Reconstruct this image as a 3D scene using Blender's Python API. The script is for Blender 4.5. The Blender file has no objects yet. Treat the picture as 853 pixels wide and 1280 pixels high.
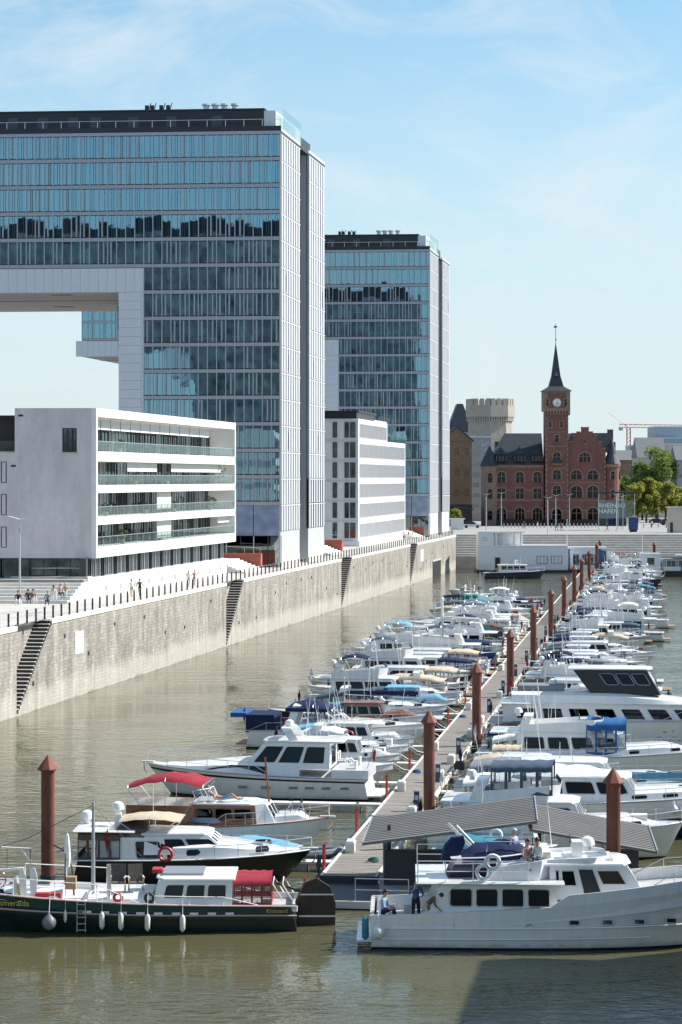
import bpy, math, random
from mathutils import Vector, Matrix
R = math.radians
SC = bpy.context.scene
COL = SC.collection
random.seed(7)
# ------------------------------------------------------------------ camera, world, sun, exposure
H = 18.5            # eye height above the harbour water (a bridge rail)
F = 2900.0          # focal length in photo pixels (853 x 1280)
YH = 598.0          # horizon row in the photo
cam = bpy.data.cameras.new('camera'); cam_o = bpy.data.objects.new('camera', cam); COL.objects.link(cam_o)
cam_o.location = (0, 0, H); cam_o.rotation_euler = (R(90), 0, 0)
cam.sensor_fit = 'VERTICAL'; cam.sensor_height = 36.0; cam.lens = 36.0*F/1280
cam.shift_y = -(640-YH)/1280; cam.clip_start = 1; cam.clip_end = 9000
SC.camera = cam_o
SUN_AZ, SUN_EL = R(14), R(41)      # azimuth from +X towards +Y
w = bpy.data.worlds.new('World'); SC.world = w; w.use_nodes = True
nt = w.node_tree; nt.nodes.clear()
out = nt.nodes.new('ShaderNodeOutputWorld'); bg = nt.nodes.new('ShaderNodeBackground')
sky = nt.nodes.new('ShaderNodeTexSky'); sky.sky_type = 'NISHITA'; sky.sun_disc = False
sky.sun_elevation = SUN_EL; sky.sun_rotation = R(90)-SUN_AZ
sky.altitude = 50; sky.air_density = 1.0; sky.dust_density = 0.6; sky.ozone_density = 2.5
bg.inputs[1].default_value = 0.106
# thin cirrus drawn on the sky dome by direction
tc = nt.nodes.new('ShaderNodeTexCoord'); mp = nt.nodes.new('ShaderNodeMapping')
mp.inputs['Scale'].default_value = (9, 4, 20); mp.inputs['Location'].default_value = (3.3, 1.2, 0.4); mp.inputs['Rotation'].default_value = (R(14), R(24), R(8))
nz = nt.nodes.new('ShaderNodeTexNoise'); nz.inputs['Scale'].default_value = 1.2; nz.inputs['Detail'].default_value = 9
nz.inputs['Roughness'].default_value = 0.62; nz.inputs['Distortion'].default_value = 0.9
rp = nt.nodes.new('ShaderNodeValToRGB'); rp.color_ramp.elements[0].position = 0.42; rp.color_ramp.elements[1].position = 0.72
rp.color_ramp.elements[1].color = (0.65, 0.65, 0.65, 1)
cm = nt.nodes.new('ShaderNodeMix'); cm.data_type = 'RGBA'
cm.inputs['B'].default_value = (4.9, 5.4, 5.65, 1)
gr = nt.nodes.new('ShaderNodeMix'); gr.data_type = 'RGBA'; gr.blend_type = 'MULTIPLY'; gr.inputs['Factor'].default_value = 1.0
gr.inputs['B'].default_value = (0.69, 0.97, 1.0, 1)
L = nt.links
L.new(tc.outputs['Generated'], mp.inputs['Vector']); L.new(mp.outputs[0], nz.inputs['Vector']); L.new(nz.outputs['Fac'], rp.inputs[0])
sx = nt.nodes.new('ShaderNodeSeparateXYZ'); hr = nt.nodes.new('ShaderNodeMapRange'); hr.interpolation_type = 'SMOOTHSTEP'
hr.inputs['From Min'].default_value = -0.02; hr.inputs['From Max'].default_value = 0.29; hr.inputs['To Min'].default_value = 0.92; hr.inputs['To Max'].default_value = 0.0
hz_ = nt.nodes.new('ShaderNodeMix'); hz_.data_type = 'RGBA'; hz_.inputs['B'].default_value = (4.55, 5.2, 5.5, 1)
L.new(tc.outputs['Generated'], sx.inputs[0]); L.new(sx.outputs['Z'], hr.inputs['Value']); L.new(hr.outputs[0], hz_.inputs['Factor'])
L.new(sky.outputs[0], gr.inputs['A']); L.new(gr.outputs['Result'], hz_.inputs['A']); L.new(hz_.outputs['Result'], cm.inputs['A']); L.new(rp.outputs[0], cm.inputs['Factor'])
L.new(cm.outputs['Result'], bg.inputs[0]); L.new(bg.outputs[0], out.inputs[0])
sun = bpy.data.lights.new('sun', 'SUN'); sun.energy = 4.7; sun.angle = R(0.53); sun.color = (1.0, 0.955, 0.88)
sun_o = bpy.data.objects.new('sun', sun); COL.objects.link(sun_o)
sd = Vector((math.cos(SUN_EL)*math.cos(SUN_AZ), math.cos(SUN_EL)*math.sin(SUN_AZ), math.sin(SUN_EL)))
sun_o.rotation_euler = sd.to_track_quat('Z', 'Y').to_euler(); sun_o.location = (60, 40, 90)
vs = SC.view_settings; vs.view_transform = 'Standard'; vs.look = 'None'; vs.exposure = 0.64; vs.gamma = 1.0; vs.use_curve_mapping = False
SC.cycles.max_bounces = 7; SC.cycles.transparent_max_bounces = 12; SC.cycles.caustics_reflective = False; SC.cycles.caustics_refractive = False
SC.cycles.use_denoising = True

# ------------------------------------------------------------------ materials
MATS = {}
def mat(name, rgb, rough=0.5, metal=0.0, var=0.12, scale=3.0, bump=0.0, bscale=30.0, rgb2=None, spec=0.5, coat=0.0, stretch=(1, 1, 1)):
    m = bpy.data.materials.new(name); m.use_nodes = True; MATS[name] = m
    t = m.node_tree; p = t.nodes['Principled BSDF']; k = t.links
    p.inputs['Roughness'].default_value = rough; p.inputs['Metallic'].default_value = metal
    p.inputs['Specular IOR Level'].default_value = spec; p.inputs['Coat Weight'].default_value = coat
    c1 = tuple(max(0, x*(1-var)) for x in rgb); c2 = rgb2 or tuple(min(1, x*(1+var)) for x in rgb)
    if var > 0 or rgb2:
        co = t.nodes.new('ShaderNodeTexCoord'); mpn = t.nodes.new('ShaderNodeMapping'); mpn.inputs['Scale'].default_value = stretch
        n = t.nodes.new('ShaderNodeTexNoise'); n.inputs['Scale'].default_value = scale; n.inputs['Detail'].default_value = 5; n.inputs['Roughness'].default_value = 0.6
        r = t.nodes.new('ShaderNodeValToRGB'); r.color_ramp.elements[0].position = 0.3; r.color_ramp.elements[1].position = 0.7
        r.color_ramp.elements[0].color = (*c1, 1); r.color_ramp.elements[1].color = (*c2, 1)
        k.new(co.outputs['Object'], mpn.inputs['Vector']); k.new(mpn.outputs[0], n.inputs['Vector']); k.new(n.outputs['Fac'], r.inputs[0]); k.new(r.outputs[0], p.inputs['Base Color'])
        if bump:
            n2 = t.nodes.new('ShaderNodeTexNoise'); n2.inputs['Scale'].default_value = bscale; n2.inputs['Detail'].default_value = 4
            b = t.nodes.new('ShaderNodeBump'); b.inputs['Strength'].default_value = bump; b.inputs['Distance'].default_value = 0.05
            k.new(mpn.outputs[0], n2.inputs['Vector']); k.new(n2.outputs['Fac'], b.inputs['Height']); k.new(b.outputs[0], p.inputs['Normal'])
    else:
        p.inputs['Base Color'].default_value = (*rgb, 1)
    return m
def glass(name, tint, refl, fac=0.3, edge=0.6, rough=0.02, tilt=0.0):
    m = bpy.data.materials.new(name); m.use_nodes = True; MATS[name] = m
    t = m.node_tree; t.nodes.remove(t.nodes['Principled BSDF']); o = t.nodes['Material Output']; k = t.links
    a = t.nodes.new('ShaderNodeBsdfTransparent'); a.inputs[0].default_value = (*tint, 1)
    g = t.nodes.new('ShaderNodeBsdfGlossy'); g.inputs['Color'].default_value = (*refl, 1); g.inputs['Roughness'].default_value = rough
    lw = t.nodes.new('ShaderNodeLayerWeight'); lw.inputs[0].default_value = 0.25
    ma = t.nodes.new('ShaderNodeMath'); ma.operation = 'MULTIPLY_ADD'; ma.inputs[1].default_value = edge; ma.inputs[2].default_value = fac; ma.use_clamp = True
    mx = t.nodes.new('ShaderNodeMixShader')
    co = t.nodes.new('ShaderNodeTexCoord'); n = t.nodes.new('ShaderNodeTexNoise'); n.inputs['Scale'].default_value = 0.7
    b = t.nodes.new('ShaderNodeBump'); b.inputs['Strength'].default_value = 0.05; b.inputs['Distance'].default_value = 0.05
    k.new(co.outputs['Object'], n.inputs['Vector']); k.new(n.outputs[0], b.inputs['Height']); k.new(b.outputs[0], g.inputs['Normal'])
    if tilt:      # every pane hangs a hair out of true
        oi = t.nodes.new('ShaderNodeObjectInfo'); ge = t.nodes.new('ShaderNodeNewGeometry'); cx = t.nodes.new('ShaderNodeCombineXYZ'); va = t.nodes.new('ShaderNodeVectorMath'); va.operation = 'ADD'
        wn = t.nodes.new('ShaderNodeTexWhiteNoise'); wn.noise_dimensions = '1D'; k.new(oi.outputs['Random'], wn.inputs['W']); sb = t.nodes.new('ShaderNodeVectorMath'); sb.operation = 'MULTIPLY_ADD'; sb.inputs[1].default_value = (tilt, 0, tilt*1.3); sb.inputs[2].default_value = (-tilt/2, 0, -tilt*0.65)
        k.new(wn.outputs['Color'], sb.inputs[0]); k.new(b.outputs[0], va.inputs[0]); k.new(sb.outputs[0], va.inputs[1]); k.new(va.outputs[0], g.inputs['Normal'])
    k.new(lw.outputs['Fresnel'], ma.inputs[0]); k.new(ma.outputs[0], mx.inputs[0]); k.new(a.outputs[0], mx.inputs[1]); k.new(g.outputs[0], mx.inputs[2]); k.new(mx.outputs[0], o.inputs[0])
    return m
def brickmat(name, c1, c2, mortar, scale, rough=0.85, bw=0.5, rh=0.25, bump=0.4, stain=None, msize=0.02, axes=('Y', 'Z'), warp=0.0):
    m = bpy.data.materials.new(name); m.use_nodes = True; MATS[name] = m
    t = m.node_tree; p = t.nodes['Principled BSDF']; k = t.links; p.inputs['Roughness'].default_value = rough
    co = t.nodes.new('ShaderNodeTexCoord'); sp = t.nodes.new('ShaderNodeSeparateXYZ'); cb = t.nodes.new('ShaderNodeCombineXYZ')
    k.new(co.outputs['Object'], sp.inputs[0]); k.new(sp.outputs[axes[0]], cb.inputs[0]); k.new(sp.outputs[axes[1]], cb.inputs[1])
    wn = t.nodes.new('ShaderNodeTexNoise'); wn.inputs['Scale'].default_value = 0.9; wn.inputs['Detail'].default_value = 3; wa = t.nodes.new('ShaderNodeVectorMath'); wa.operation = 'MULTIPLY_ADD'; wa.inputs[1].default_value = (warp, warp, 0); k.new(co.outputs['Object'], wn.inputs['Vector']); k.new(wn.outputs['Color'], wa.inputs[0]); k.new(cb.outputs[0], wa.inputs[2])
    b = t.nodes.new('ShaderNodeTexBrick'); b.inputs['Scale'].default_value = scale; b.inputs['Color1'].default_value = (*c1, 1); b.inputs['Color2'].default_value = (*c2, 1)
    b.inputs['Mortar'].default_value = (*mortar, 1); b.inputs['Mortar Size'].default_value = msize; b.inputs['Brick Width'].default_value = bw; b.inputs['Row Height'].default_value = rh
    k.new(wa.outputs[0], b.inputs['Vector'])
    n = t.nodes.new('ShaderNodeTexNoise'); n.inputs['Scale'].default_value = 0.35; n.inputs['Detail'].default_value = 8; n.inputs['Roughness'].default_value = 0.68
    mpn = t.nodes.new('ShaderNodeMapping'); mpn.inputs['Scale'].default_value = (1.6, 1.6, 0.45)
    k.new(co.outputs['Object'], mpn.inputs[0]); k.new(mpn.outputs[0], n.inputs['Vector'])
    r = t.nodes.new('ShaderNodeValToRGB'); r.color_ramp.elements[0].position = 0.32; r.color_ramp.elements[1].position = 0.68
    r.color_ramp.elements[0].color = (*(stain or (0.6, 0.6, 0.6)), 1); r.color_ramp.elements[1].color = (1.1, 1.1, 1.1, 1)
    mx = t.nodes.new('ShaderNodeMix'); mx.data_type = 'RGBA'; mx.blend_type = 'MULTIPLY'; mx.inputs['Factor'].default_value = 1
    k.new(n.outputs['Fac'], r.inputs[0]); k.new(b.outputs['Color'], mx.inputs['A']); k.new(r.outputs[0], mx.inputs['B']); k.new(mx.outputs['Result'], p.inputs['Base Color'])
    bp = t.nodes.new('ShaderNodeBump'); bp.inputs['Strength'].default_value = bump; bp.inputs['Distance'].default_value = 0.04; bp.invert = True
    k.new(b.outputs['Fac'], bp.inputs['Height']); k.new(bp.outputs[0], p.inputs['Normal'])
    return m
mat('white', (0.78, 0.78, 0.77), 0.28, var=0.05, scale=1.2, coat=0.3)
mat('gelcoat', (0.77, 0.77, 0.76), 0.2, var=0.05, scale=1.4, coat=0.3, rgb2=(0.82, 0.82, 0.82), stretch=(2.2, 2.2, 0.4))
def scum(name):          # brownish waterline scum with a ragged upper edge
    t = MATS[name].node_tree; k = t.links; p = t.nodes['Principled BSDF']; src = p.inputs['Base Color'].links[0].from_socket
    co = t.nodes.new('ShaderNodeTexCoord'); sp = t.nodes.new('ShaderNodeSeparateXYZ'); n = t.nodes.new('ShaderNodeTexNoise'); n.inputs['Scale'].default_value = 2.5; n.inputs['Detail'].default_value = 6
    ma = t.nodes.new('ShaderNodeMath'); ma.operation = 'MULTIPLY_ADD'; ma.inputs[1].default_value = 0.45; mr = t.nodes.new('ShaderNodeMapRange'); mr.inputs['From Min'].default_value = 0.36; mr.inputs['From Max'].default_value = 0.52; mr.inputs['To Min'].default_value = 0.45; mr.inputs['To Max'].default_value = 0.0
    mx = t.nodes.new('ShaderNodeMix'); mx.data_type = 'RGBA'; mx.inputs['B'].default_value = (0.30, 0.27, 0.17, 1)
    k.new(co.outputs['Object'], sp.inputs[0]); k.new(co.outputs['Object'], n.inputs['Vector']); k.new(n.outputs[0], ma.inputs[0]); k.new(sp.outputs['Z'], ma.inputs[2]); k.new(ma.outputs[0], mr.inputs['Value']); k.new(mr.outputs[0], mx.inputs['Factor']); k.new(src, mx.inputs['A']); k.new(mx.outputs['Result'], p.inputs['Base Color'])
scum('gelcoat')
mat('offwhite', (0.66, 0.64, 0.58), 0.4, var=0.08)
mat('deckgrey', (0.50, 0.50, 0.49), 0.6, var=0.12, scale=4)
mat('teak', (0.30, 0.20, 0.11), 0.6, var=0.25, scale=6, stretch=(1, 8, 1))
mat('varnish', (0.24, 0.075, 0.025), 0.22, var=0.3, scale=3, stretch=(1, 1, 6), coat=0.6)
mat('navy', (0.012, 0.02, 0.055), 0.3, var=0.2, coat=0.3)
mat('black', (0.012, 0.012, 0.014), 0.35, var=0.2)
mat('greenblack', (0.008, 0.022, 0.020), 0.32, var=0.3, scale=1.5)
mat('green', (0.012, 0.055, 0.05), 0.3, var=0.2)
mat('redhull', (0.33, 0.03, 0.03), 0.35, var=0.15)
mat('bluehull', (0.03, 0.09, 0.25), 0.3, var=0.15)
mat('greyhull', (0.33, 0.35, 0.37), 0.35, var=0.1)
mat('rudderwood', (0.045, 0.024, 0.016), 0.5, var=0.35, scale=3, stretch=(6, 1, 1)); mat('antifoul', (0.03, 0.025, 0.03), 0.7, var=0.3)
mat('rubber', (0.02, 0.02, 0.02), 0.7, var=0.2)
mat('fenderwhite', (0.68, 0.67, 0.63), 0.45, var=0.12, scale=6)
mat('fendergrey', (0.16, 0.17, 0.19), 0.5, var=0.15)
mat('steel', (0.62, 0.63, 0.64), 0.28, 0.85, var=0.06)
mat('alu', (0.55, 0.56, 0.57), 0.4, 0.6, var=0.06)
mat('dark', (0.02, 0.021, 0.024), 0.6, var=0.2)
mat('rust', (0.155, 0.045, 0.03), 0.75, var=0.3, scale=2.2, bump=0.3, bscale=14, rgb2=(0.23, 0.085, 0.06), stretch=(1, 1, 0.25))
mat('rustcap', (0.19, 0.055, 0.032), 0.7, var=0.25, scale=3)
mat('redpaint', (0.42, 0.03, 0.03), 0.45, var=0.15)
for n_, c_ in dict(c_navy=(0.015, 0.025, 0.07), c_blue=(0.03, 0.12, 0.30), c_red=(0.30, 0.03, 0.045), c_beige=(0.52, 0.43, 0.32), c_white=(0.7, 0.7, 0.68), c_grey=(0.20, 0.22, 0.25),
                  c_teal=(0.05, 0.22, 0.29), c_green=(0.03, 0.16, 0.13), c_black=(0.02, 0.02, 0.024), c_slate=(0.07, 0.10, 0.14), c_brown=(0.13, 0.09, 0.07), c_sky=(0.16, 0.38, 0.55)).items():
    mat(n_, c_, 0.85, var=0.16, scale=2.5, bump=0.25, bscale=5, spec=0.2)
glass('bglass', (0.025, 0.03, 0.035), (0.6, 0.68, 0.75), 0.03, 0.40)
glass('bclear', (0.80, 0.83, 0.84), (0.85, 0.88, 0.9), 0.06, 0.4)
glass('bbrown', (0.09, 0.04, 0.025), (0.6, 0.55, 0.5), 0.03, 0.35)
glass('kglass', (0.62, 0.70, 0.72), (0.36, 0.62, 0.76), 0.46, 0.45, tilt=0.008)
glass('wglass', (0.35, 0.40, 0.41), (0.6, 0.72, 0.75), 0.28, 0.6)
glass('railglass', (0.86, 0.91, 0.90), (0.8, 0.9, 0.9), 0.06, 0.35)

# ------------------------------------------------------------------ mesh builder
def V(*a): return Vector(a)
class MB:
    def __init__(s, T=None): s.v = []; s.f = []; s.m = []; s.mats = []; s.T = T
    def mi(s, m):
        m = MATS[m] if isinstance(m, str) else m
        if m not in s.mats: s.mats.append(m)
        return s.mats.index(m)
    def add(s, pts):
        i = len(s.v)
        s.v += [tuple(s.T(*p)) for p in pts] if s.T else [tuple(p) for p in pts]
        return i
    def poly(s, pts, m):
        i = s.add(pts); s.f.append(tuple(range(i, i+len(pts)))); s.m.append(s.mi(m)); return s
    def box(s, x0, x1, y0, y1, z0, z1, m):
        return s.hexa([(x0, y0, z0), (x1, y0, z0), (x1, y1, z0), (x0, y1, z0)], [(x0, y0, z1), (x1, y0, z1), (x1, y1, z1), (x0, y1, z1)], m)
    def hexa(s, b, t, m):
        return s.loft([b, t], m)
    def loft(s, rings, m, cap=True, closed=True, mrow=None):
        i0 = len(s.v); n = len(rings[0])
        for r in rings: s.add(r)
        for j in range(len(rings)-1):
            for k in range(n if closed else n-1):
                a = i0+j*n+k; b = i0+j*n+(k+1) % n
                s.f.append((a, b, b+n, a+n)); s.m.append(s.mi(mrow[k] if mrow else m))
        if cap:
            mm = m if m else mrow[0]
            s.f.append(tuple(i0+k for k in reversed(range(n)))); s.m.append(s.mi(mm))
            e = i0+(len(rings)-1)*n; s.f.append(tuple(e+k for k in range(n))); s.m.append(s.mi(mm))
        return s
    def prism(s, poly, z0, z1, m): return s.loft([[(x, y, z0) for x, y in poly], [(x, y, z1) for x, y in poly]], m)
    def xz(s, poly, y0, y1, m):       # side profile extruded across
        return s.loft([[(x, y0, z) for x, z in poly], [(x, y1, z) for x, z in poly]], m)
    def tube(s, pts, r, m, n=5, cap=True):
        P = [Vector(p) for p in pts]; rings = []
        for i, p in enumerate(P):
            d = (P[min(i+1, len(P)-1)]-P[max(i-1, 0)]).normalized()
            a = d.cross(V(0, 0, 1)) if abs(d.z) < 0.95 else d.cross(V(1, 0, 0))
            a.normalize(); b = d.cross(a)
            rr = r[i] if isinstance(r, (list, tuple)) else r
            rings.append([tuple(p+a*rr*math.cos(2*math.pi*k/n)+b*rr*math.sin(2*math.pi*k/n)) for k in range(n)])
        return s.loft(rings, m, cap)
    def lathe(s, prof, m, c=(0, 0, 0), n=10, ph=0.0):
        rings = [[(c[0]+r*math.cos(ph+2*math.pi*k/n), c[1]+r*math.sin(ph+2*math.pi*k/n), c[2]+z) for k in range(n)] for r, z in prof]
        return s.loft(rings, m)
    def torus(s, c, Rr, r, m, axis='y', n=14, k=6):
        rings = []
        for i in range(n+1):
            t = 2*math.pi*i/n; ring = []
            for j in range(k):
                q = 2*math.pi*j/k; rad = Rr+r*math.cos(q); h = r*math.sin(q)
                u, v2 = rad*math.cos(t), rad*math.sin(t)
                ring.append({'y': (c[0]+u, c[1]+h, c[2]+v2), 'x': (c[0]+h, c[1]+u, c[2]+v2), 'z': (c[0]+u, c[1]+v2, c[2]+h)}[axis])
            rings.append(ring)
        return s.loft(rings, m, cap=False)
    def mesh(s, name, smooth=0):
        me = bpy.data.meshes.new(name); me.from_pydata(s.v, [], s.f)
        for m in s.mats: me.materials.append(m)
        me.polygons.foreach_set('material_index', s.m); me.update()
        if smooth:
            me.polygons.foreach_set('use_smooth', [True]*len(me.polygons)); me.set_sharp_from_angle(angle=R(smooth))
        return me
    def build(s, name, parent=None, smooth=0, loc=None):
        return link(name, s.mesh(name, smooth), parent, loc)
def link(name, me, parent=None, loc=None, rotz=0):
    o = bpy.data.objects.new(name, me); COL.objects.link(o)
    if parent: o.parent = parent
    if loc is not None: o.location = loc
    if rotz: o.rotation_euler = (0, 0, rotz)
    return o
def tag(o, label, cat, group=None, kind=None):
    if label: o['label'] = label
    if cat: o['category'] = cat
    if group: o['group'] = group
    if kind: o['kind'] = kind
    return o
def thing(name, label, cat, loc=(0, 0, 0), rotz=0, group=None):
    return tag(link(name, None, None, loc, rotz), label, cat, group)
def struct(o): o['kind'] = 'structure'; return o
KIDS = {}
def copy_tree(o, parent=None):
    c = o.copy(); COL.objects.link(c); c.parent = parent
    for ch in o.children: copy_tree(ch, c)
    return c
def orient(me):   # make normals consistent
    import bmesh
    b = bmesh.new(); b.from_mesh(me); bmesh.ops.recalc_face_normals(b, faces=b.faces); b.to_mesh(me); b.free(); return me
def px(x, y, z=0.0):        # photo pixel -> point on the level z
    Y = (H-z)*F/(y-YH); return V((x-426.5)/F*Y, Y, z)
def pxY(x, y, Y): return V((x-426.5)/F*Y, Y, H-(y-YH)/F*Y)
def frame(u, v):
    return lambda a, b, z: (a*u[0]+b*v[0], a*u[1]+b*v[1], z)
# ------------------------------------------------------------------ water, ground, quay
QZ = 7.0
Q0 = V(-25.9, 175.9, 0); QA = math.atan2(0.9864, 0.1646)      # quay line, heading of its local x
QD = V(math.cos(QA), math.sin(QA), 0); QN = V(-QD.y, QD.x, 0)
QEND = 298.8; YEND = 471.0
def quay(s, off=0.0, z=QZ): p = Q0+QD*s+QN*off; return V(p.x, p.y, z)
def s_at_px(x):
    k = (x-426.5)/F; return (k*Q0.y-Q0.x)/(QD.x-k*QD.y)
# added pier and deck block out of view, casting a shadow on the water
mat('pierstone', (0.33, 0.31, 0.28), 0.85, var=0.15, scale=0.4, bump=0.3, bscale=2)
pier = thing('shadow_pier', 'added unseen stone pier block shading the harbour water beside the trawler yacht', 'shadow block', (24.5, 95.4, 0), R(-7.85))
MB().prism([(0, -22), (9, -22), (9, -3), (4.5, 0), (0, -3)], -3, 13.5, 'pierstone').build('shaft', pier); MB().box(-0.5, 9.5, -22.5, -2.6, 13.5, 14.6, 'pierstone').build('cap', pier); MB().box(-0.8, 30, -23, -2.0, 14.6, 16.2, 'pierstone').build('deck', pier)
# water
m = bpy.data.materials.new('harbour_water'); m.use_nodes = True; t = m.node_tree; p = t.nodes['Principled BSDF']
p.inputs['Roughness'].default_value = 0.04; p.inputs['IOR'].default_value = 1.33
co = t.nodes.new('ShaderNodeTexCoord'); mp1 = t.nodes.new('ShaderNodeMapping'); mp1.inputs['Scale'].default_value = (0.55, 1.0, 1)
n1 = t.nodes.new('ShaderNodeTexNoise'); n1.inputs['Scale'].default_value = 2.1; n1.inputs['Detail'].default_value = 3.0; n1.inputs['Distortion'].default_value = 0.5
n2 = t.nodes.new('ShaderNodeTexNoise'); n2.inputs['Scale'].default_value = 0.45; n2.inputs['Detail'].default_value = 3.0
ad = t.nodes.new('ShaderNodeMath'); ad.operation = 'MULTIPLY_ADD'; ad.inputs[1].default_value = 1.3
bp = t.nodes.new('ShaderNodeBump'); bp.inputs['Strength'].default_value = 0.8; bp.inputs['Distance'].default_value = 0.10
n3 = t.nodes.new('ShaderNodeTexNoise'); n3.inputs['Scale'].default_value = 0.02; n3.inputs['Detail'].default_value = 2
r3 = t.nodes.new('ShaderNodeValToRGB'); r3.color_ramp.elements[0].color = (0.082, 0.080, 0.038, 1); r3.color_ramp.elements[1].color = (0.105, 0.098, 0.050, 1)
k = t.links
k.new(co.outputs['Object'], mp1.inputs[0]); k.new(mp1.outputs[0], n1.inputs['Vector']); k.new(mp1.outputs[0], n2.inputs['Vector'])
k.new(n2.outputs[0], ad.inputs[0]); k.new(n1.outputs[0], ad.inputs[2]); k.new(ad.outputs[0], bp.inputs['Height'])
n5 = t.nodes.new('ShaderNodeTexNoise'); n5.inputs['Scale'].default_value = 0.06; n5.inputs['Detail'].default_value = 3; m5 = t.nodes.new('ShaderNodeMapping'); m5.inputs['Scale'].default_value = (0.5, 1.6, 1)
mr5 = t.nodes.new('ShaderNodeMapRange'); mr5.inputs['From Min'].default_value = 0.35; mr5.inputs['From Max'].default_value = 0.65; mr5.inputs['To Min'].default_value = 0.16; mr5.inputs['To Max'].default_value = 1.0
k.new(co.outputs['Object'], m5.inputs[0]); k.new(m5.outputs[0], n5.inputs['Vector']); k.new(n5.outputs[0], mr5.inputs['Value']); k.new(mr5.outputs[0], bp.inputs['Strength']); k.new(bp.outputs[0], p.inputs['Normal'])
k.new(co.outputs['Object'], n3.inputs['Vector']); k.new(n3.outputs[0], r3.inputs[0]); k.new(r3.outputs[0], p.inputs['Base Color'])
MATS['water'] = m
RB = 88.0    # width of the basin
a0, a1 = quay(-420, 0, 0), quay(QEND, 0, 0)
b0 = a0-QN*RB; b1 = V((a1-QN*RB).x, YEND, 0)
mb = MB(); mb.poly([a0+QN*3, b0-QN*3, b1+V(3, 8, 0), a1+V(-3, 8, 0)], 'water'); struct(mb.build('harbour_water'))
mat('soil', (0.30, 0.29, 0.27), 0.9, var=0.2, scale=0.05)
mat('paving', (0.52, 0.49, 0.45), 0.85, var=0.12, scale=0.3, bump=0.2, bscale=6)
mat('plaza', (0.33, 0.32, 0.30), 0.85, var=0.12, scale=0.15, bump=0.2, bscale=6)
mat('concrete', (0.50, 0.48, 0.44), 0.85, var=0.14, scale=0.8, bump=0.2)
mat('stepstone', (0.68, 0.66, 0.62), 0.85, var=0.12, scale=0.8)
mat('stepgrey', (0.34, 0.32, 0.30), 0.85, var=0.2, scale=0.5)
GZ = QZ-0.02
def up(p, z): return (p.x, p.y, z)
mb = MB()
e0 = quay(-420, 0.5, GZ); e1 = quay(QEND, 0.5, GZ)
mb.poly([e0, e1, (e1.x, YEND+7, GZ), (-5000, YEND+7, GZ), (-5000, e0.y, GZ)], 'soil')
mb.poly([(-5000, YEND+7, GZ), (e1.x, YEND+7, GZ), (b1.x+2, YEND+7, GZ), (5000, YEND+7, GZ), (5000, 8000, GZ), (-5000, 8000, GZ)], 'soil')
c0, c1 = b0-QN*0.5, V(b1.x+2, YEND+7, 0)
mb.poly([up(c0, GZ), (5000, c0.y, GZ), (5000, YEND+7, GZ), up(c1, GZ)], 'soil')
struct(mb.build('ground'))
mb = MB(); mb.poly([quay(-300, 0.5, QZ), quay(QEND+6, 0.5, QZ), quay(QEND+6, 14, QZ), quay(-300, 14, QZ)], 'paving'); struct(mb.build('promenade'))
mb = MB(); mb.poly([(-40, YEND+7.5, QZ), (170, YEND+7.5, QZ), (170, 640, QZ), (-40, 640, QZ)], 'plaza'); struct(mb.build('plaza'))
# opposite bank wall
mb = MB(); d = -QN
mb.loft([[up(b0, -2), up(b0, QZ), up(b0+d*1.0, QZ), up(b0+d*1.0, -2)], [up(b1, -2), up(b1, QZ), up(b1+d*1.0, QZ), up(b1+d*1.0, -2)]], 'concrete')
tag(mb.build('quay_wall'), 'long stone quay wall on the open-water side of the harbour', 'wall')
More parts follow.
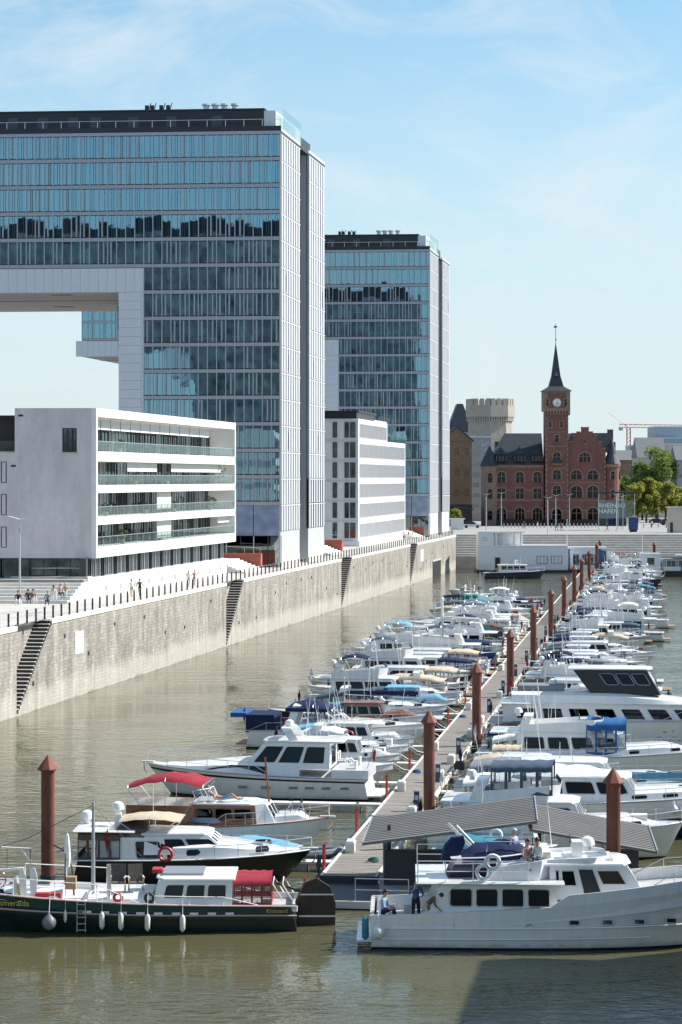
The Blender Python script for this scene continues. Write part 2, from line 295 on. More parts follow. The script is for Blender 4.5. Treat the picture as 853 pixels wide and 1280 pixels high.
# quay wall with stair recesses, local x along the quay, y into the land
def quaymat():
    m = brickmat('quaystone', (0.50, 0.465, 0.415), (0.36, 0.335, 0.30), (0.30, 0.28, 0.25), 1.0, bw=0.62, rh=0.3, bump=0.55, stain=(0.50, 0.48, 0.45), msize=0.02, axes=('X', 'Z'), warp=0.55)
    t = m.node_tree; k = t.links; p = t.nodes['Principled BSDF']; src = p.inputs['Base Color'].links[0].from_socket
    co = t.nodes.new('ShaderNodeTexCoord'); sp = t.nodes.new('ShaderNodeSeparateXYZ'); k.new(co.outputs['Object'], sp.inputs[0])
    n = t.nodes.new('ShaderNodeTexNoise'); n.inputs['Scale'].default_value = 0.25; n.inputs['Detail'].default_value = 6; k.new(co.outputs['Object'], n.inputs['Vector'])
    ma = t.nodes.new('ShaderNodeMath'); ma.operation = 'MULTIPLY_ADD'; ma.inputs[1].default_value = 1.6; k.new(n.outputs[0], ma.inputs[0]); k.new(sp.outputs['Z'], ma.inputs[2])
    r = t.nodes.new('ShaderNodeValToRGB'); e = r.color_ramp.elements     # bleached flood band, green-dark foot
    ds = t.nodes.new('ShaderNodeMath'); ds.operation = 'DIVIDE'; ds.inputs[1].default_value = 9.0; k.new(ma.outputs[0], ds.inputs[0]); k.new(ds.outputs[0], r.inputs[0])
    e[0].position = 0.075; e[0].color = (0.30, 0.27, 0.2, 1); e[1].position = 0.10; e[1].color = (1, 1, 1, 1)
    for po, c in ((0.24, 1.0), (0.34, 0.0), (0.78, 0.0), (0.86, 0.55)):
        q = e.new(po); q.color = (c, c, c, 1)
    e[0].color = (0.0, 0.0, 0.0, 1)
    mx = t.nodes.new('ShaderNodeMix'); mx.data_type = 'RGBA'; mx.inputs['B'].default_value = (0.60, 0.56, 0.49, 1)
    fm = t.nodes.new('ShaderNodeMath'); fm.operation = 'MULTIPLY'; fm.inputs[1].default_value = 0.5; k.new(r.outputs[0], fm.inputs[0])
    k.new(src, mx.inputs['A']); k.new(fm.outputs[0], mx.inputs['Factor'])
    # dark run-off streaks below the coping, vertical
    n4 = t.nodes.new('ShaderNodeTexNoise'); n4.inputs['Scale'].default_value = 1.0; n4.inputs['Detail'].default_value = 7; n4.inputs['Roughness'].default_value = 0.7
    m4 = t.nodes.new('ShaderNodeMapping'); m4.inputs['Scale'].default_value = (1.1, 1, 0.16); k.new(co.outputs['Object'], m4.inputs[0]); k.new(m4.outputs[0], n4.inputs['Vector'])
    r4 = t.nodes.new('ShaderNodeValToRGB'); r4.color_ramp.elements[0].position = 0.40; r4.color_ramp.elements[0].color = (0.50, 0.48, 0.46, 1); r4.color_ramp.elements[1].position = 0.58; r4.color_ramp.elements[1].color = (1, 1, 1, 1)
    k.new(n4.outputs[0], r4.inputs[0])
    mu = t.nodes.new('ShaderNodeMix'); mu.data_type = 'RGBA'; mu.blend_type = 'MULTIPLY'; mu.inputs['Factor'].default_value = 0.42
    k.new(mx.outputs['Result'], mu.inputs['A']); k.new(r4.outputs[0], mu.inputs['B']); k.new(mu.outputs['Result'], p.inputs['Base Color'])
quaymat()
wall = thing('quay_wall', 'tall weathered stone quay wall with recessed stairs below the promenade', 'wall', (Q0.x, Q0.y, 0), QA)
stairs = [(s_at_px(a), s_at_px(b)) for a, b in ((21, 64), (283, 304), (427, 437), (513, 521))]
mb = MB(); cur = -420.0
def wface(s0, s1, z0a, z0b, z1a, z1b, y=0.0): mb.poly([(s0, y, z0a), (s1, y, z0b), (s1, y, z1b), (s0, y, z1a)], 'quaystone')
DEP = 1.25
for s0, s1 in stairs:
    s1 = s0+max(9.0, s1-s0)
    wface(cur, s0, -2, -2, QZ-0.35, QZ-0.35); wface(s0, s1, -2, -2, 0.25, QZ-0.45)
    wface(s0, s1, -2, -2, QZ-0.35, QZ-0.35, DEP)
    mb.poly([(s0, 0, -2), (s0, DEP, -2), (s0, DEP, QZ-0.35), (s0, 0, QZ-0.35)], 'quaystone')
    mb.poly([(s1, 0, -2), (s1, DEP, -2), (s1, DEP, QZ-0.35), (s1, 0, QZ-0.35)], 'quaystone')
    cur = s1
wface(cur, QEND, -2, -2, QZ-0.35, QZ-0.35)
mb.poly([(QEND, 0, -2), (QEND, 9, -2), (QEND, 9, QZ-0.35), (QEND, 0, QZ-0.35)], 'quaystone')
mb.build('stone_face', wall)
step_me = {}
for s0, s1 in stairs:
    s1 = s0+max(9.0, s1-s0); n = 24; ds = (s1-s0)/n
    key = round(ds, 3)
    if key not in step_me: step_me[key] = MB().box(0, ds+0.02, -0.03, DEP, -0.30, 0.0, 'dark').box(0, ds+0.03, -0.035, DEP, 0.0, 0.05, 'stepstone').mesh('step')  # risers coloured near black to stand in for the shade on them
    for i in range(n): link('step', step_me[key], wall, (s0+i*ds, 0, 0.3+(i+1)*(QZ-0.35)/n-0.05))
# coping, split round the stair heads
mb = MB(); cur = -420.0
for s0, s1 in stairs:
    s1 = s0+max(9.0, s1-s0)
    mb.box(cur, s0, -0.08, 0.55, QZ-0.35, QZ+0.02, 'stepstone'); mb.box(s0, s1, DEP, DEP+0.5, QZ-0.35, QZ+0.02, 'stepstone'); cur = s1
mb.box(cur, QEND, -0.08, 0.55, QZ-0.35, QZ+0.02, 'stepstone'); mb.build('coping', wall)
sa, sb = s_at_px(541), s_at_px(551)
mb = MB(); mb.box(sa, sb, -0.06, 0.02, -1, 2.9, 'dark').box(sa-0.3, sb+0.3, -0.09, 0.02, 2.9, 3.2, 'concrete'); mb.build('gate_opening', wall)
for x, y, hh, ww in ((99, 803, 1.9, 2.6), (630-270+(628-630), 0, 0, 0)):
    if hh:
        s = s_at_px(x); Y = quay(s).y; z = H-(y-YH)/F*Y
        mb = MB().box(-ww/2, ww/2, -0.05, -0.004, -hh/2, hh/2, 'white'); mb.build('sign_panel', wall, loc=(s, 0, z))
s = s_at_px(527.5); mb = MB().box(-2.3, 2.3, -0.05, -0.004, -1.1, 1.1, 'white'); mb.build('sign_panel', wall, loc=(s, 0, 4.6))
rnd = random.Random(3)
drain = MB().box(-0.18, 0.18, -0.05, 0.05, -0.16, 0.16, 'dark').mesh('drain_hole')
for i in range(34): link('drain_hole', drain, wall, (-10+i*9.0+rnd.uniform(-2.5, 2.5), 0, rnd.choice((2.2, 3.4, 4.6, 5.4))))
# railing
rail = thing('quay_railing', 'row of slim dark posts with thin cables along the quay edge', 'railing', (Q0.x, Q0.y, QZ), QA)
post = MB().box(-0.045, 0.045, -0.07, 0.07, 0, 1.02, 'dark').box(-0.16, 0.16, -0.16, 0.16, 0, 0.03, 'alu').box(-0.06, 0.06, -0.11, 0.11, 1.02, 1.06, 'alu').mesh('post')
ns = 126
for i in range(ns): link('post', post, rail, (-4+i*2.4, 0.30, 0.02))
for z in (0.35, 0.68, 1.0): MB().tube([(-4, 0.30, z), (QEND, 0.30, z)], 0.012, 'alu', 4).build('cable', rail)
# steps up to the plaza at the harbour head
hs = thing('harbour_steps', 'broad grey stone steps climbing from harbour water to plaza', 'steps', (23, YEND, 0))
MB().box(-2, 90, 0, 2, -2, 2.3, 'stepgrey').build('foot_wall', hs)
nst = 10
for i in range(nst):
    z0 = 2.3+i*(QZ-2.3)/nst; z1 = z0+(QZ-2.3)/nst
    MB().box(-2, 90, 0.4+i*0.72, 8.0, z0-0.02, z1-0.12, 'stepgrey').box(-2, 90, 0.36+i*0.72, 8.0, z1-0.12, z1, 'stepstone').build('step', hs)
# seating steps beside the white apartment block
# ------------------------------------------------------------------ floating jetty
JD = V(math.sin(R(7.85)), math.cos(R(7.85)), 0); JP = V(JD.y, -JD.x, 0)    # along, across (towards open water)
J0 = V(-0.95, 104.4, 0); JW = 2.6; JL = 372.0; JZ = 0.6
JROT = -R(7.85)           # object rotation: local y along the jetty, local x across
def jet(s, c=0.0, z=0.0): q = J0+JD*s+JP*c; return V(q.x, q.y, z)
mat('plank', (0.25, 0.225, 0.20), 0.85, var=0.25, scale=1.2, stretch=(0.6, 6, 1), bump=0.15, bscale=12)
mat('pontoon', (0.40, 0.39, 0.37), 0.8, var=0.2)
mat('darkwall', (0.035, 0.042, 0.052), 0.55, var=0.12, scale=0.8)
jt = thing('floating_jetty', 'long timber floating jetty running between the two rows of boats', 'jetty', J0, JROT)
mb = MB(); rnd = random.Random(5); y = 0.0
while y < JL:
    wv = 0.17; dz = rnd.uniform(-0.006, 0.006)
    mb.box(0.12, JW-0.12, y, y+wv-0.018, JZ-0.05, JZ+dz, 'plank'); y += wv if y < 180 else wv*2.2
o = mb.build('plank_deck', jt); o['kind'] = 'stuff'
for c in (0, JW-0.12): MB().box(c, c+0.12, 0, JL, JZ-0.22, JZ+0.05, 'stepstone').build('edge_beam', jt)
for i in range(31): MB().box(0.2, JW-0.2, i*12+0.6, i*12+9.0, -0.5, JZ-0.06, 'pontoon').build('float', jt)
MB().box(0.0, JW, -0.06, -0.005, 0.05, JZ+0.04, 'darkwall').build('end_board', jt)
lp = thing('landing_stage', 'low dark landing stage at the end of the timber jetty', 'landing stage', jet(0), JROT)
MB().box(-0.15, 4.6, -4.6, -0.09, 0.22, 0.34, 'darkwall').build('deck', lp); MB().box(0.1, 4.4, -4.4, -0.3, -0.5, 0.22, 'pontoon').build('float', lp)
MB().box(-0.2, 4.65, -4.68, -4.6, 0.05, 0.36, 'stepstone').build('edge_beam', lp)
mb = MB()
for c in (0.05, 2.2, 4.5): mb.tube([(c, -4.55, 0.3), (c, -4.55, 1.35)], 0.025, 'steel')
mb.tube([(2.2, -4.55, 1.33), (4.5, -4.55, 1.33)], 0.022, 'steel').tube([(2.2, -4.55, 0.85), (4.5, -4.55, 0.85)], 0.016, 'steel'); mb.build('railing', lp)
mb = MB(); mb.tube([(0.02, -4.75, -0.2), (0.02, -4.75, 1.35)], 0.04, 'redpaint').tube([(0.45, -4.75, -0.2), (0.45, -4.75, 1.35)], 0.04, 'redpaint')
for z in (0.1, 0.4, 0.7, 1.0): mb.tube([(0.02, -4.75, z), (0.45, -4.75, z)], 0.025, 'redpaint')
mb.build('ladder', lp)
# mooring piles
def pile_tree():
    o = thing('mooring_pile', 'x', 'pile', group='rust red mooring piles')
    MB().lathe([(0.30, -3), (0.30, 5.45), (0.305, 5.46)], 'rust', n=20).build('shaft', o, 40)
    MB().lathe([(0.31, 5.42), (0.47, 5.50), (0.47, 5.54), (0.02, 6.15)], 'rustcap', n=8, ph=0.3).build('cap', o)
    MB().lathe([(0.306, -1), (0.308, 0.35), (0.303, 0.55)], 'weed', n=20).build('weed_band', o, 40)
    MB().lathe([(0.34, 0.62), (0.34, 0.78), (0.31, 0.79)], 'dark', n=12).build('collar', o)
    return o
mat('weed', (0.035, 0.04, 0.022), 0.8, var=0.4, scale=4)
pile0 = pile_tree(); first = True
plist = [(px(60, 945, 6.1), 'rusty red steel mooring pile standing alone behind the green-hulled barge', 0),
         (px(767, 961, 6.1), 'rusty red steel mooring pile rising through the shelter roof beside the trawler yacht', 0)]
ys = [123.9, 155.7, 190.5, 225, 261, 296, 331, 362, 400, 447, 470]
for i, yv in enumerate(ys):
    s = (yv-J0.y)/JD.y; nm = ['first', 'second', 'third', 'fourth', 'fifth', 'sixth', 'seventh', 'eighth', 'ninth', 'tenth', 'eleventh'][i]
    plist.append((jet(s, JW+0.38, 0), 'rusty red mooring pile, %s along the jetty counted from its landing stage' % nm, 0))
for i, (q, lab, _) in enumerate(plist):
    o = pile0 if i == 0 else copy_tree(pile0)
    o.location = (q.x, q.y, 0); o['label'] = lab; o.rotation_euler = (0, 0, i*0.9)
for o_, lab, xx, yy in ((0, 'rusty red mooring pile standing in front of the far houseboat', 818, 706),):
    o = copy_tree(pile0); q = pxY(xx, yy, 452); o.location = (q.x, 452, 0); o['label'] = lab
# service pillars and red ladder posts on the jetty
sp0 = None
for i, s in enumerate((8.0, 21, 33, 47, 60, 74, 90, 107, 124, 142, 162, 184)):
    if sp0 is None:
        sp0 = thing('service_pillar', 'x', 'pillar', group='grey power pillars on the jetty')
        MB().box(-0.14, 0.14, -0.12, 0.12, 0, 1.05, 'c_slate').build('body', sp0); MB().box(-0.16, 0.16, -0.14, 0.14, 1.05, 1.12, 'alu').build('cap', sp0)
        MB().box(-0.09, 0.09, -0.128, -0.12, 0.6, 0.85, 'alu').build('socket_panel', sp0); o = sp0
    else: o = copy_tree(sp0)
    o.location = jet(s, JW-0.42, JZ); o.rotation_euler = (0, 0, JROT); o['label'] = 'small grey power pillar standing on the timber jetty'
rp0 = None
for i, s in enumerate((1.5, 13, 26, 38, 52, 64, 79, 95, 112, 130)):
    if rp0 is None:
        rp0 = thing('ladder_post', 'x', 'ladder', group='red rescue ladders on the jetty edge')
        mb = MB(); mb.tube([(0, 0, -0.9), (0, 0, 1.15), (0.10, 0, 1.22)], 0.05, 'redpaint', 6).tube([(0, 0.42, -0.9), (0, 0.42, 1.15), (0.10, 0.42, 1.22)], 0.05, 'redpaint', 6); mb.build('rail', rp0)
        mb = MB(); [mb.tube([(0, 0, z), (0, 0.42, z)], 0.028, 'redpaint') for z in (-0.6, -0.25, 0.1, 0.45)]; mb.build('rung', rp0); o = rp0
    else: o = copy_tree(rp0)
    o.location = jet(s, -0.06, JZ); o.rotation_euler = (0, 0, JROT); o['label'] = 'red tubular rescue ladder fixed to the jetty edge'
# finger pontoons
fp0 = None
FINGERS = []
def finger(s, side, ln):
    o = thing('finger_pontoon', 'narrow grey finger pontoon between two moored boats', 'pontoon', jet(s, -0.05 if side < 0 else JW+0.05), JROT, 'finger pontoons along the jetty')
    x0, x1 = (-ln, 0) if side < 0 else (0, ln)
    MB().box(x0, x1, -0.38, 0.38, 0.34, 0.46, 'stepstone').build('deck', o)
    for q in (0.12, 0.6): MB().box(x0+(x1-x0)*q, x0+(x1-x0)*(q+0.22), -0.33, 0.33, -0.4, 0.34, 'pontoon').build('float', o)
    if s < 60:
        for q in (0.35, 0.8): MB().box(x0+(x1-x0)*q-0.09, x0+(x1-x0)*q+0.09, -0.3, -0.24, 0.46, 0.56, 'steel').build('cleat', o)
# ------------------------------------------------------------------ shelter on the jetty head
mat('roofmetal', (0.19, 0.182, 0.172), 0.55, 0.1, var=0.1, scale=0.8)
sh = thing('jetty_shelter', 'dark grey jetty shelter with two tilted ribbed metal roofs', 'shelter', (1.9, 101.2, JZ))
MB().box(0.0, 0.25, 0.9, 4.2, 0, 1.55, 'darkwall').box(0.25, 11.2, 0.9, 1.15, 0, 1.55, 'darkwall').build('wall', sh)
for i in range(4): MB().box(0.35+i*0.75, 0.35+i*0.75+0.7, 0.98, 1.02, 1.57, 2.02+0.05*i, 'railglass').build('pane', sh)
for x in (0.15, 6.8, 11.0): MB().box(x, x+0.14, 1.2, 1.34, 0, 2.6 if x < 7 else 1.6, 'darkwall').build('post', sh)
MB().box(-0.2, 12.2, -0.6, 5.0, -0.32, 0.0, 'pontoon').build('floor', sh)
def tiltroof(xa, za, xb, zb, nm, y0=-0.6, y1=4.6, ins=0.5):
    o = MB().loft([[(xa, y0, za), (xa+ins, y1, za+0.35), (xa+ins, y1, za+0.24), (xa, y0, za-0.12)], [(xb, y0, zb), (xb+0.3, y1, zb+0.35), (xb+0.3, y1, zb+0.24), (xb, y0, zb-0.12)]], 'roofmetal').build(nm, sh)
    n = 15
    for i in range(1, n):      # ribs run the length of the slope
        q = i/n; a = V(xa+ins*q, y0+(y1-y0)*q, za+0.35*q+0.012); b = V(xb+0.3*q, y0+(y1-y0)*q, zb+0.35*q+0.012)
        MB().loft([[a+V(0, -0.03, 0), a+V(0, 0.03, 0), a+V(0, 0.03, 0.014), a+V(0, -0.03, 0.014)], [b+V(0, -0.03, 0), b+V(0, 0.03, 0), b+V(0, 0.03, 0.014), b+V(0, -0.03, 0.014)]], 'roofmetal').build('rib', o)
    for xx, zz, sgn in ((xa, za, -1), (xb, zb, 1)):
        e = 0.05*sgn; i2 = ins if xx == xa else 0.3
        MB().loft([[(xx, y0-0.03, zz-0.14), (xx+e, y0-0.03, zz-0.14), (xx+e, y0-0.03, zz+0.05), (xx, y0-0.03, zz+0.05)], [(xx+i2, y1, zz+0.2), (xx+i2+e, y1, zz+0.2), (xx+i2+e, y1, zz+0.40), (xx+i2, y1, zz+0.40)]], 'alu').build('edge_trim', o)
tiltroof(-0.95, 2.1, 6.6, 3.05, 'roof'); tiltroof(6.25, 2.72, 11.8, 1.72, 'roof')
# ------------------------------------------------------------------ crane-shaped glass towers
mat('kspandrel', (0.36, 0.38, 0.43), 0.4, 0.3, var=0.05); mat('kmull', (0.50, 0.51, 0.55), 0.4, 0.4, var=0.04)
mat('kpanel', (0.56, 0.57, 0.59), 0.5, 0.0, var=0.06, scale=0.5); mat('kslat', (0.49, 0.50, 0.52), 0.5, 0.0, var=0.06, scale=0.5)
mat('kpanelwhite', (0.62, 0.65, 0.70), 0.35, 0.1, var=0.03, scale=0.4); mat('kdark', (0.018, 0.02, 0.026), 0.35, 0.2, var=0.15)
mat('kpent', (0.022, 0.026, 0.034), 0.3, 0.3, var=0.2, scale=0.3); mat('kslab', (0.42, 0.42, 0.42), 0.8, var=0.05); mat('kcore', (0.36, 0.35, 0.34), 0.8, var=0.75, scale=0.5, stretch=(1, 1, 0.6)); mat('krear', (0.06, 0.07, 0.08), 0.5, var=0.7, scale=0.5, rgb2=(0.30, 0.33, 0.34)); mat('kbar', (0.055, 0.06, 0.07), 0.4, var=0.1)
mat('kblind', (0.34, 0.40, 0.43), 0.7, var=0.05); mat('ksoffit', (0.40, 0.38, 0.365), 0.7, var=0.08, scale=0.4); mat('klobby', (0.22, 0.28, 0.40), 0.35, var=0.35, scale=0.5)
mat('greybld0', (0.05, 0.065, 0.09), 0.4, var=0.1); mat('kfloor', (0.10, 0.10, 0.10), 0.8, var=0.2)
KU = (-math.cos(R(5)), math.sin(R(5))); KV = (math.sin(R(9.3)), math.cos(R(9.3))); KT = frame(KU, KV)
KB, KP, KZ, KROWS = 1.193, 3.43, 8.1, 14
def kwin(variant, b0=0.0):
    mb = MB(KT); rnd = random.Random(variant*3+1)
    g0, g1 = 0.44, 3.36
    mb.box(0.04, KB-0.04, 0.13, 0.15, g0, g1, 'kglass')
    mb.box(0.04, KB-0.04, 0.05, 0.16, g0, g0+0.09, 'kdark'); mb.box(0.04, KB-0.04, 0.08, 0.16, g1-0.06, g1, 'kdark')
    f = 0.52 if variant % 2 else 0.34
    mb.box(KB*f-0.022, KB*f+0.022, 0.08, 0.16, g0+0.09, g1-0.06, 'kbar')
    if variant in (0, 2, 3): mb.box(KB*(f+0.24)-0.02, KB*(f+0.24)+0.02, 0.08, 0.16, g0+0.09, g1-0.06, 'kbar')
    if variant in (1, 2): mb.box(KB*(f+0.04), KB*(f+0.21), 0.10, 0.125, g0+0.09, g1-0.06, 'kblind')
    if variant == 3: mb.box(0.06, KB*f-0.04, 0.4, 0.42, g0+1.4, g1, 'kblind')
    if variant == 4: mb.box(KB*f+0.1, KB*0.97, 0.35, 0.37, g0, g1, 'kblind')
    return mb.mesh('window')
KW = [kwin(i) for i in range(5)]
def kpanelmesh(b0, b1, dark=False):
    mb = MB(KT); n = max(4, int((b1-b0)/1.7)); A = -0.0
    mb.box(A, A+0.2, b0, b1, 0.0, KP-0.03, 'kslat' if not dark else 'kdark')
    mb.box(A-0.10, A, b0, b1, KP-0.20, KP-0.06, 'kpanel')
    w = (b1-b0)/n
    for i in range(n):
        mb.box(A-0.14, A, b0+i*w+0.04, b0+i*w+w*0.45, 0.05, KP-0.22, 'kpanel')
        mb.box(A-0.07, A, b0+i*w+w*0.55, b0+i*w+w*0.72, 0.05, KP-0.31, 'kpanel')
    return mb.mesh('facade_panel')
KPAN = {}
def kran(label, loc, nvis, detail=True):
    o = thing('glass_office_tower', label, 'building', loc, 0, 'crane-shaped glass towers')
    def P(f, name, sm=0): mb = MB(KT); f(mb); return mb.build(name, o, sm)
    LEG = 15*KB; COLW = 3.3; ARM = 58*KB; D1, D2, DE = 13.8, 20.4, 33.6; TOP = KZ+KROWS*KP; SOF = 35.7
    rnd = random.Random(int(loc[1])); rest = MB(KT)
    for r in range(KROWS):
        n = 58 if r >= 9 else 15
        for c in range(n):
            v = rnd.choice((0, 0, 0, 1, 1, 2, 3, 4))
            a, z = c*KB, KZ+r*KP
            if detail and (c < nvis): link('window', KW[v], o, KT(a, 0, z))
            elif c % 2 == 0 and not (detail and c+1 < nvis):
                rest.box(a+0.04, a+2*KB-0.04, 0.13, 0.15, z+0.44, z+3.36, 'kglass'); rest.box(a+0.3, a+0.4, 0.05, 0.16, z+0.44, z+3.36, 'kdark')
    if rest.v: rest.build('window_strip', o)['kind'] = 'stuff'
    for r in range(KROWS+1):
        ln = ARM if r >= 9 else LEG
        P(lambda mb: mb.box(-0.02, ln, -0.05, 0.2, KZ+r*KP-0.06 if r else KZ-0.12, KZ+r*KP+0.40, 'kspandrel'), 'spandrel')
    mb = MB(KT)
    for c in range(59):
        z0 = KZ if c <= 15 else KZ+9*KP
        mb.box(c*KB-0.035, c*KB+0.035, -0.14, 0.12, z0, TOP, 'kmull')
    mb.build('mullion', o)
    # interior floors, core and columns behind the glass
    mb = MB(KT)
    for r in range(KROWS+1):
        ln = ARM-0.3 if r >= 9 else LEG; z = KZ+r*KP
        mb.box(0.3, ln, 0.3, D1-0.2, z-0.02, z+0.30, 'kslab' if r else 'kfloor')
    mb.box(1.5, LEG, 6.8, 7.1, KZ, TOP, 'kcore').box(LEG, ARM-0.3, 7.4, 7.7, SOF, TOP, 'kcore')
    mb.build('floor_slab', o)
    mb = MB(KT)
    for c in range(2, 56, 4):
        mb.lathe([(0.22, 0), (0.22, TOP-(KZ if c < 15 else KZ+9*KP))], 'kblind', (c*KB+0.5, 1.1, KZ if c < 15 else KZ+9*KP), 8)
    if detail: mb.build('column', o)
    # right hand end: two slatted towers and a dark glazed slot
    for (b0, b1) in ((0.0, D1), (D2, DE)):
        for r in range(KROWS+1):
            z = KZ+(r-1)*KP if r else 3.0
            dark = r <= 1 and b0 > 0
            key = (b0, dark, r == 0)
            if key not in KPAN: KPAN[key] = kpanelmesh(b0+0.02, b1, dark)
            if r == 0 or r == 1: pass
            link('facade_panel', KPAN[key], o, KT(0, 0, KZ+(r-1)*KP))
        P(lambda mb: mb.box(0.0, 0.3, b0+0.02, b1, 0, 1.4, 'concrete').box(0.03, 0.28, b0+0.02, b1, 1.4, KZ-KP, 'kslat'), 'plinth')
    for r in range(2, KROWS, 3):
        for q in range(2 if detail else 0):
            b = rnd.uniform(1, D1-3)+(D2 if q else 0)
            P(lambda mb: mb.box(-0.03, -0.005, b, b+1.5, KZ+r*KP+0.3, KZ+r*KP+2.6, 'kdark') , 'slat_window')
    P(lambda mb: mb.box(0.3, LEG+COLW, D1-0.2, D1, 0, TOP, 'kdark').box(0.3, LEG+COLW, D2, D2+0.2, 0, TOP+0.02, 'kslat').box(5.5, 5.8, D1, D2, 0, TOP-0.2, 'kpent'), 'slot_wall')
    for r in range(KROWS):
        z = KZ+r*KP
        P(lambda mb: mb.box(1.2, 3.2, D2-0.06, D2-0.02, z+0.5, z+3.2, 'wglass').box(0.9, 1.15, D2-0.10, D2-0.02, z+0.5, z+3.2, 'kmull'), 'slot_window')
    P(lambda mb: mb.box(ARM-0.2, ARM, 0.2, DE-0.2, SOF, TOP, 'kpanel').box(LEG+COLW-0.2, LEG+COLW, 0.2, D1-0.2, 0, SOF, 'kpanelwhite').box(LEG+COLW-0.2, LEG+COLW, D2, DE-0.2, 0, SOF, 'kpanelwhite').box(LEG-0.15, LEG, 0.25, D1-0.2, KZ, SOF, 'kpanelwhite'), 'rear_wall')
    mat_r = 'krear'
    P(lambda mb: mb.box(0, LEG+COLW, DE-0.2, DE+0.1, 0, SOF, mat_r).box(0, ARM, DE-0.2, DE+0.1, SOF, TOP, mat_r), 'rear_glazing')
    P(lambda mb: mb.box(-0.05, ARM, -0.02, DE, TOP+0.02, TOP+0.35, 'kdark').box(-0.05, ARM, -0.08, 0.10, TOP+0.35, TOP+1.0, 'kpent').box(-0.05, 0.12, 0.12, D1, TOP+0.35, TOP+0.7, 'kpanel').box(-0.05, 0.12, D2, DE, TOP+0.35, TOP+0.7, 'kpanel'), 'roof_slab')
    # white cladding of the arm underside frame and of the leg
    n = int((ARM-LEG)/KB)
    pan = MB(KT).box(0.012, KB-0.012, -0.08, 0.1, SOF+0.02, KZ+9*KP-0.14, 'kpanelwhite').mesh('cladding_panel')
    for c in range(n+1): link('cladding_panel', pan, o, KT(LEG+c*KB, 0, 0))
    ph = 1.15; nr = int(SOF/ph)
    pan = MB(KT).box(LEG+0.30, LEG+COLW, -0.08, 0.1, 0.012, ph-0.012, 'kpanelwhite').mesh('cladding_panel')
    for r in range(nr+1): link('cladding_panel', pan, o, KT(0, 0, SOF-(r+1)*ph))
    P(lambda mb: mb.box(LEG+0.02, LEG+0.28, -0.08, 0.1, 0, SOF, 'kpanelwhite'), 'corner_trim')
    P(lambda mb: mb.box(LEG+COLW, ARM, 0.1, DE-0.2, SOF, SOF+0.3, 'ksoffit'), 'soffit')
    P(lambda mb: mb.box(LEG+COLW, ARM, 13.5, 15.5, SOF-0.06, SOF-0.004, 'kdark'), 'soffit_slot')
    for i in range(7):
        P(lambda mb: mb.box(LEG+COLW+2+i*5.5, LEG+COLW+4.5+i*5.5, 3.5 if i % 2 else 24, 5.5 if i % 2 else 26, SOF-0.06, SOF-0.004, 'kdark'), 'soffit_vent')
    # bay hanging behind the leg
    P(lambda mb: mb.box(LEG+COLW, 26.6, D2, DE-0.3, 29.4, SOF-0.08, 'kpanelwhite'), 'hanging_bay')
    for c in range(4):
        for z in (32.3, 33.95): P(lambda mb: mb.box(LEG+COLW+0.2+c*1.35, LEG+COLW+1.4+c*1.35, D2-0.05, D2-0.01, z, z+1.5, 'kglass').box(LEG+COLW+0.2+c*1.35, LEG+COLW+1.4+c*1.35, D2-0.008, D2-0.002, z, z+1.5, 'klobby'), 'bay_window')
    # lobby
    for c in range(5):
        P(lambda mb: mb.box(c*3*KB+0.05, (c+1)*3*KB-0.05, 0.05, 0.25, 4.1, KZ-0.16, 'klobby'), 'lobby_panel')
        P(lambda mb: mb.box(c*3*KB+0.1, (c+1)*3*KB-0.1, 0.5, 0.54, 0.1, 4.0, 'wglass').box(c*3*KB-0.06, c*3*KB+0.06, 0.3, 0.6, 0.0, 4.08, 'kmull').box(c*3*KB+1.7, c*3*KB+1.8, 0.42, 0.6, 0.1, 4.0, 'kdark'), 'lobby_window')
    P(lambda mb: mb.box(0.3, LEG, 4.0, 4.3, 0, 4.0, 'kdark').box(0.3, LEG, 0.3, 4, 4.0, 4.09, 'kdark'), 'lobby_wall')
    # penthouse with door leaves, rail and roof plant
    pz = TOP+0.36
    P(lambda mb: mb.box(2.6, ARM-2, 1.8, D1+14, pz, pz+3.0, 'kpent').box(1.0, 2.55, 1.9, D1+6, pz, pz+2.9, 'kpanelwhite'), 'penthouse')
    P(lambda mb: mb.box(2.4, ARM-2, 1.6, D1+14.2, pz+3.0, pz+3.2, 'kdark'), 'penthouse_roof')
    for c in (8, 14, 19, 24, 27, 31, 35, 44): P(lambda mb: mb.box(c, c+1.4, 1.72, 1.79, pz+0.3, pz+2.3, 'greybld0'), 'roof_door')
    mb = MB(KT)
    for c in range(0, 30): mb.tube([(c*2.4, 0.0, pz+0.6), (c*2.4, 0.0, pz+1.55)], 0.03, 'kmull', 4)
    mb.tube([(0, 0, pz+1.5), (ARM, 0, pz+1.5)], 0.03, 'kmull', 4); mb.build('roof_rail', o)
    P(lambda mb: mb.box(0.2, 0.26, 3, 16, pz+0.3, pz+3.3, 'railglass').box(1.6, 1.9, 20, 31, pz+0.3, pz+2.6, 'kdark'), 'roof_screen')
    for a in (6.8, 8.2, 9.4, 10.6): P(lambda mb: mb.lathe([(0.38, 0), (0.38, 0.7), (0.55, 0.75), (0.55, 1.0)], 'alu', (a, 4, pz+3.2), 10), 'vent_stack')
    for i, a in enumerate((15.2, 16.1, 17.3, 18.0)): P(lambda mb: mb.box(a, a+0.5, 3, 3.3, pz+3.2, pz+4.0, 'kdark').tube([(a, 3, pz+3.2), (a-0.3, 3, pz+4.3)], 0.06, 'kdark'), 'roof_unit')
    return o
K0 = V(-7.8, 300, QZ); KSH = V(25.2, 155.4, 0)
kran('crane-shaped glass office tower with long overhanging arm above the white apartment block', K0, 31)
kran('crane-shaped glass office tower behind the pale office block, beside the red brick clock building', K0+KSH, 18)
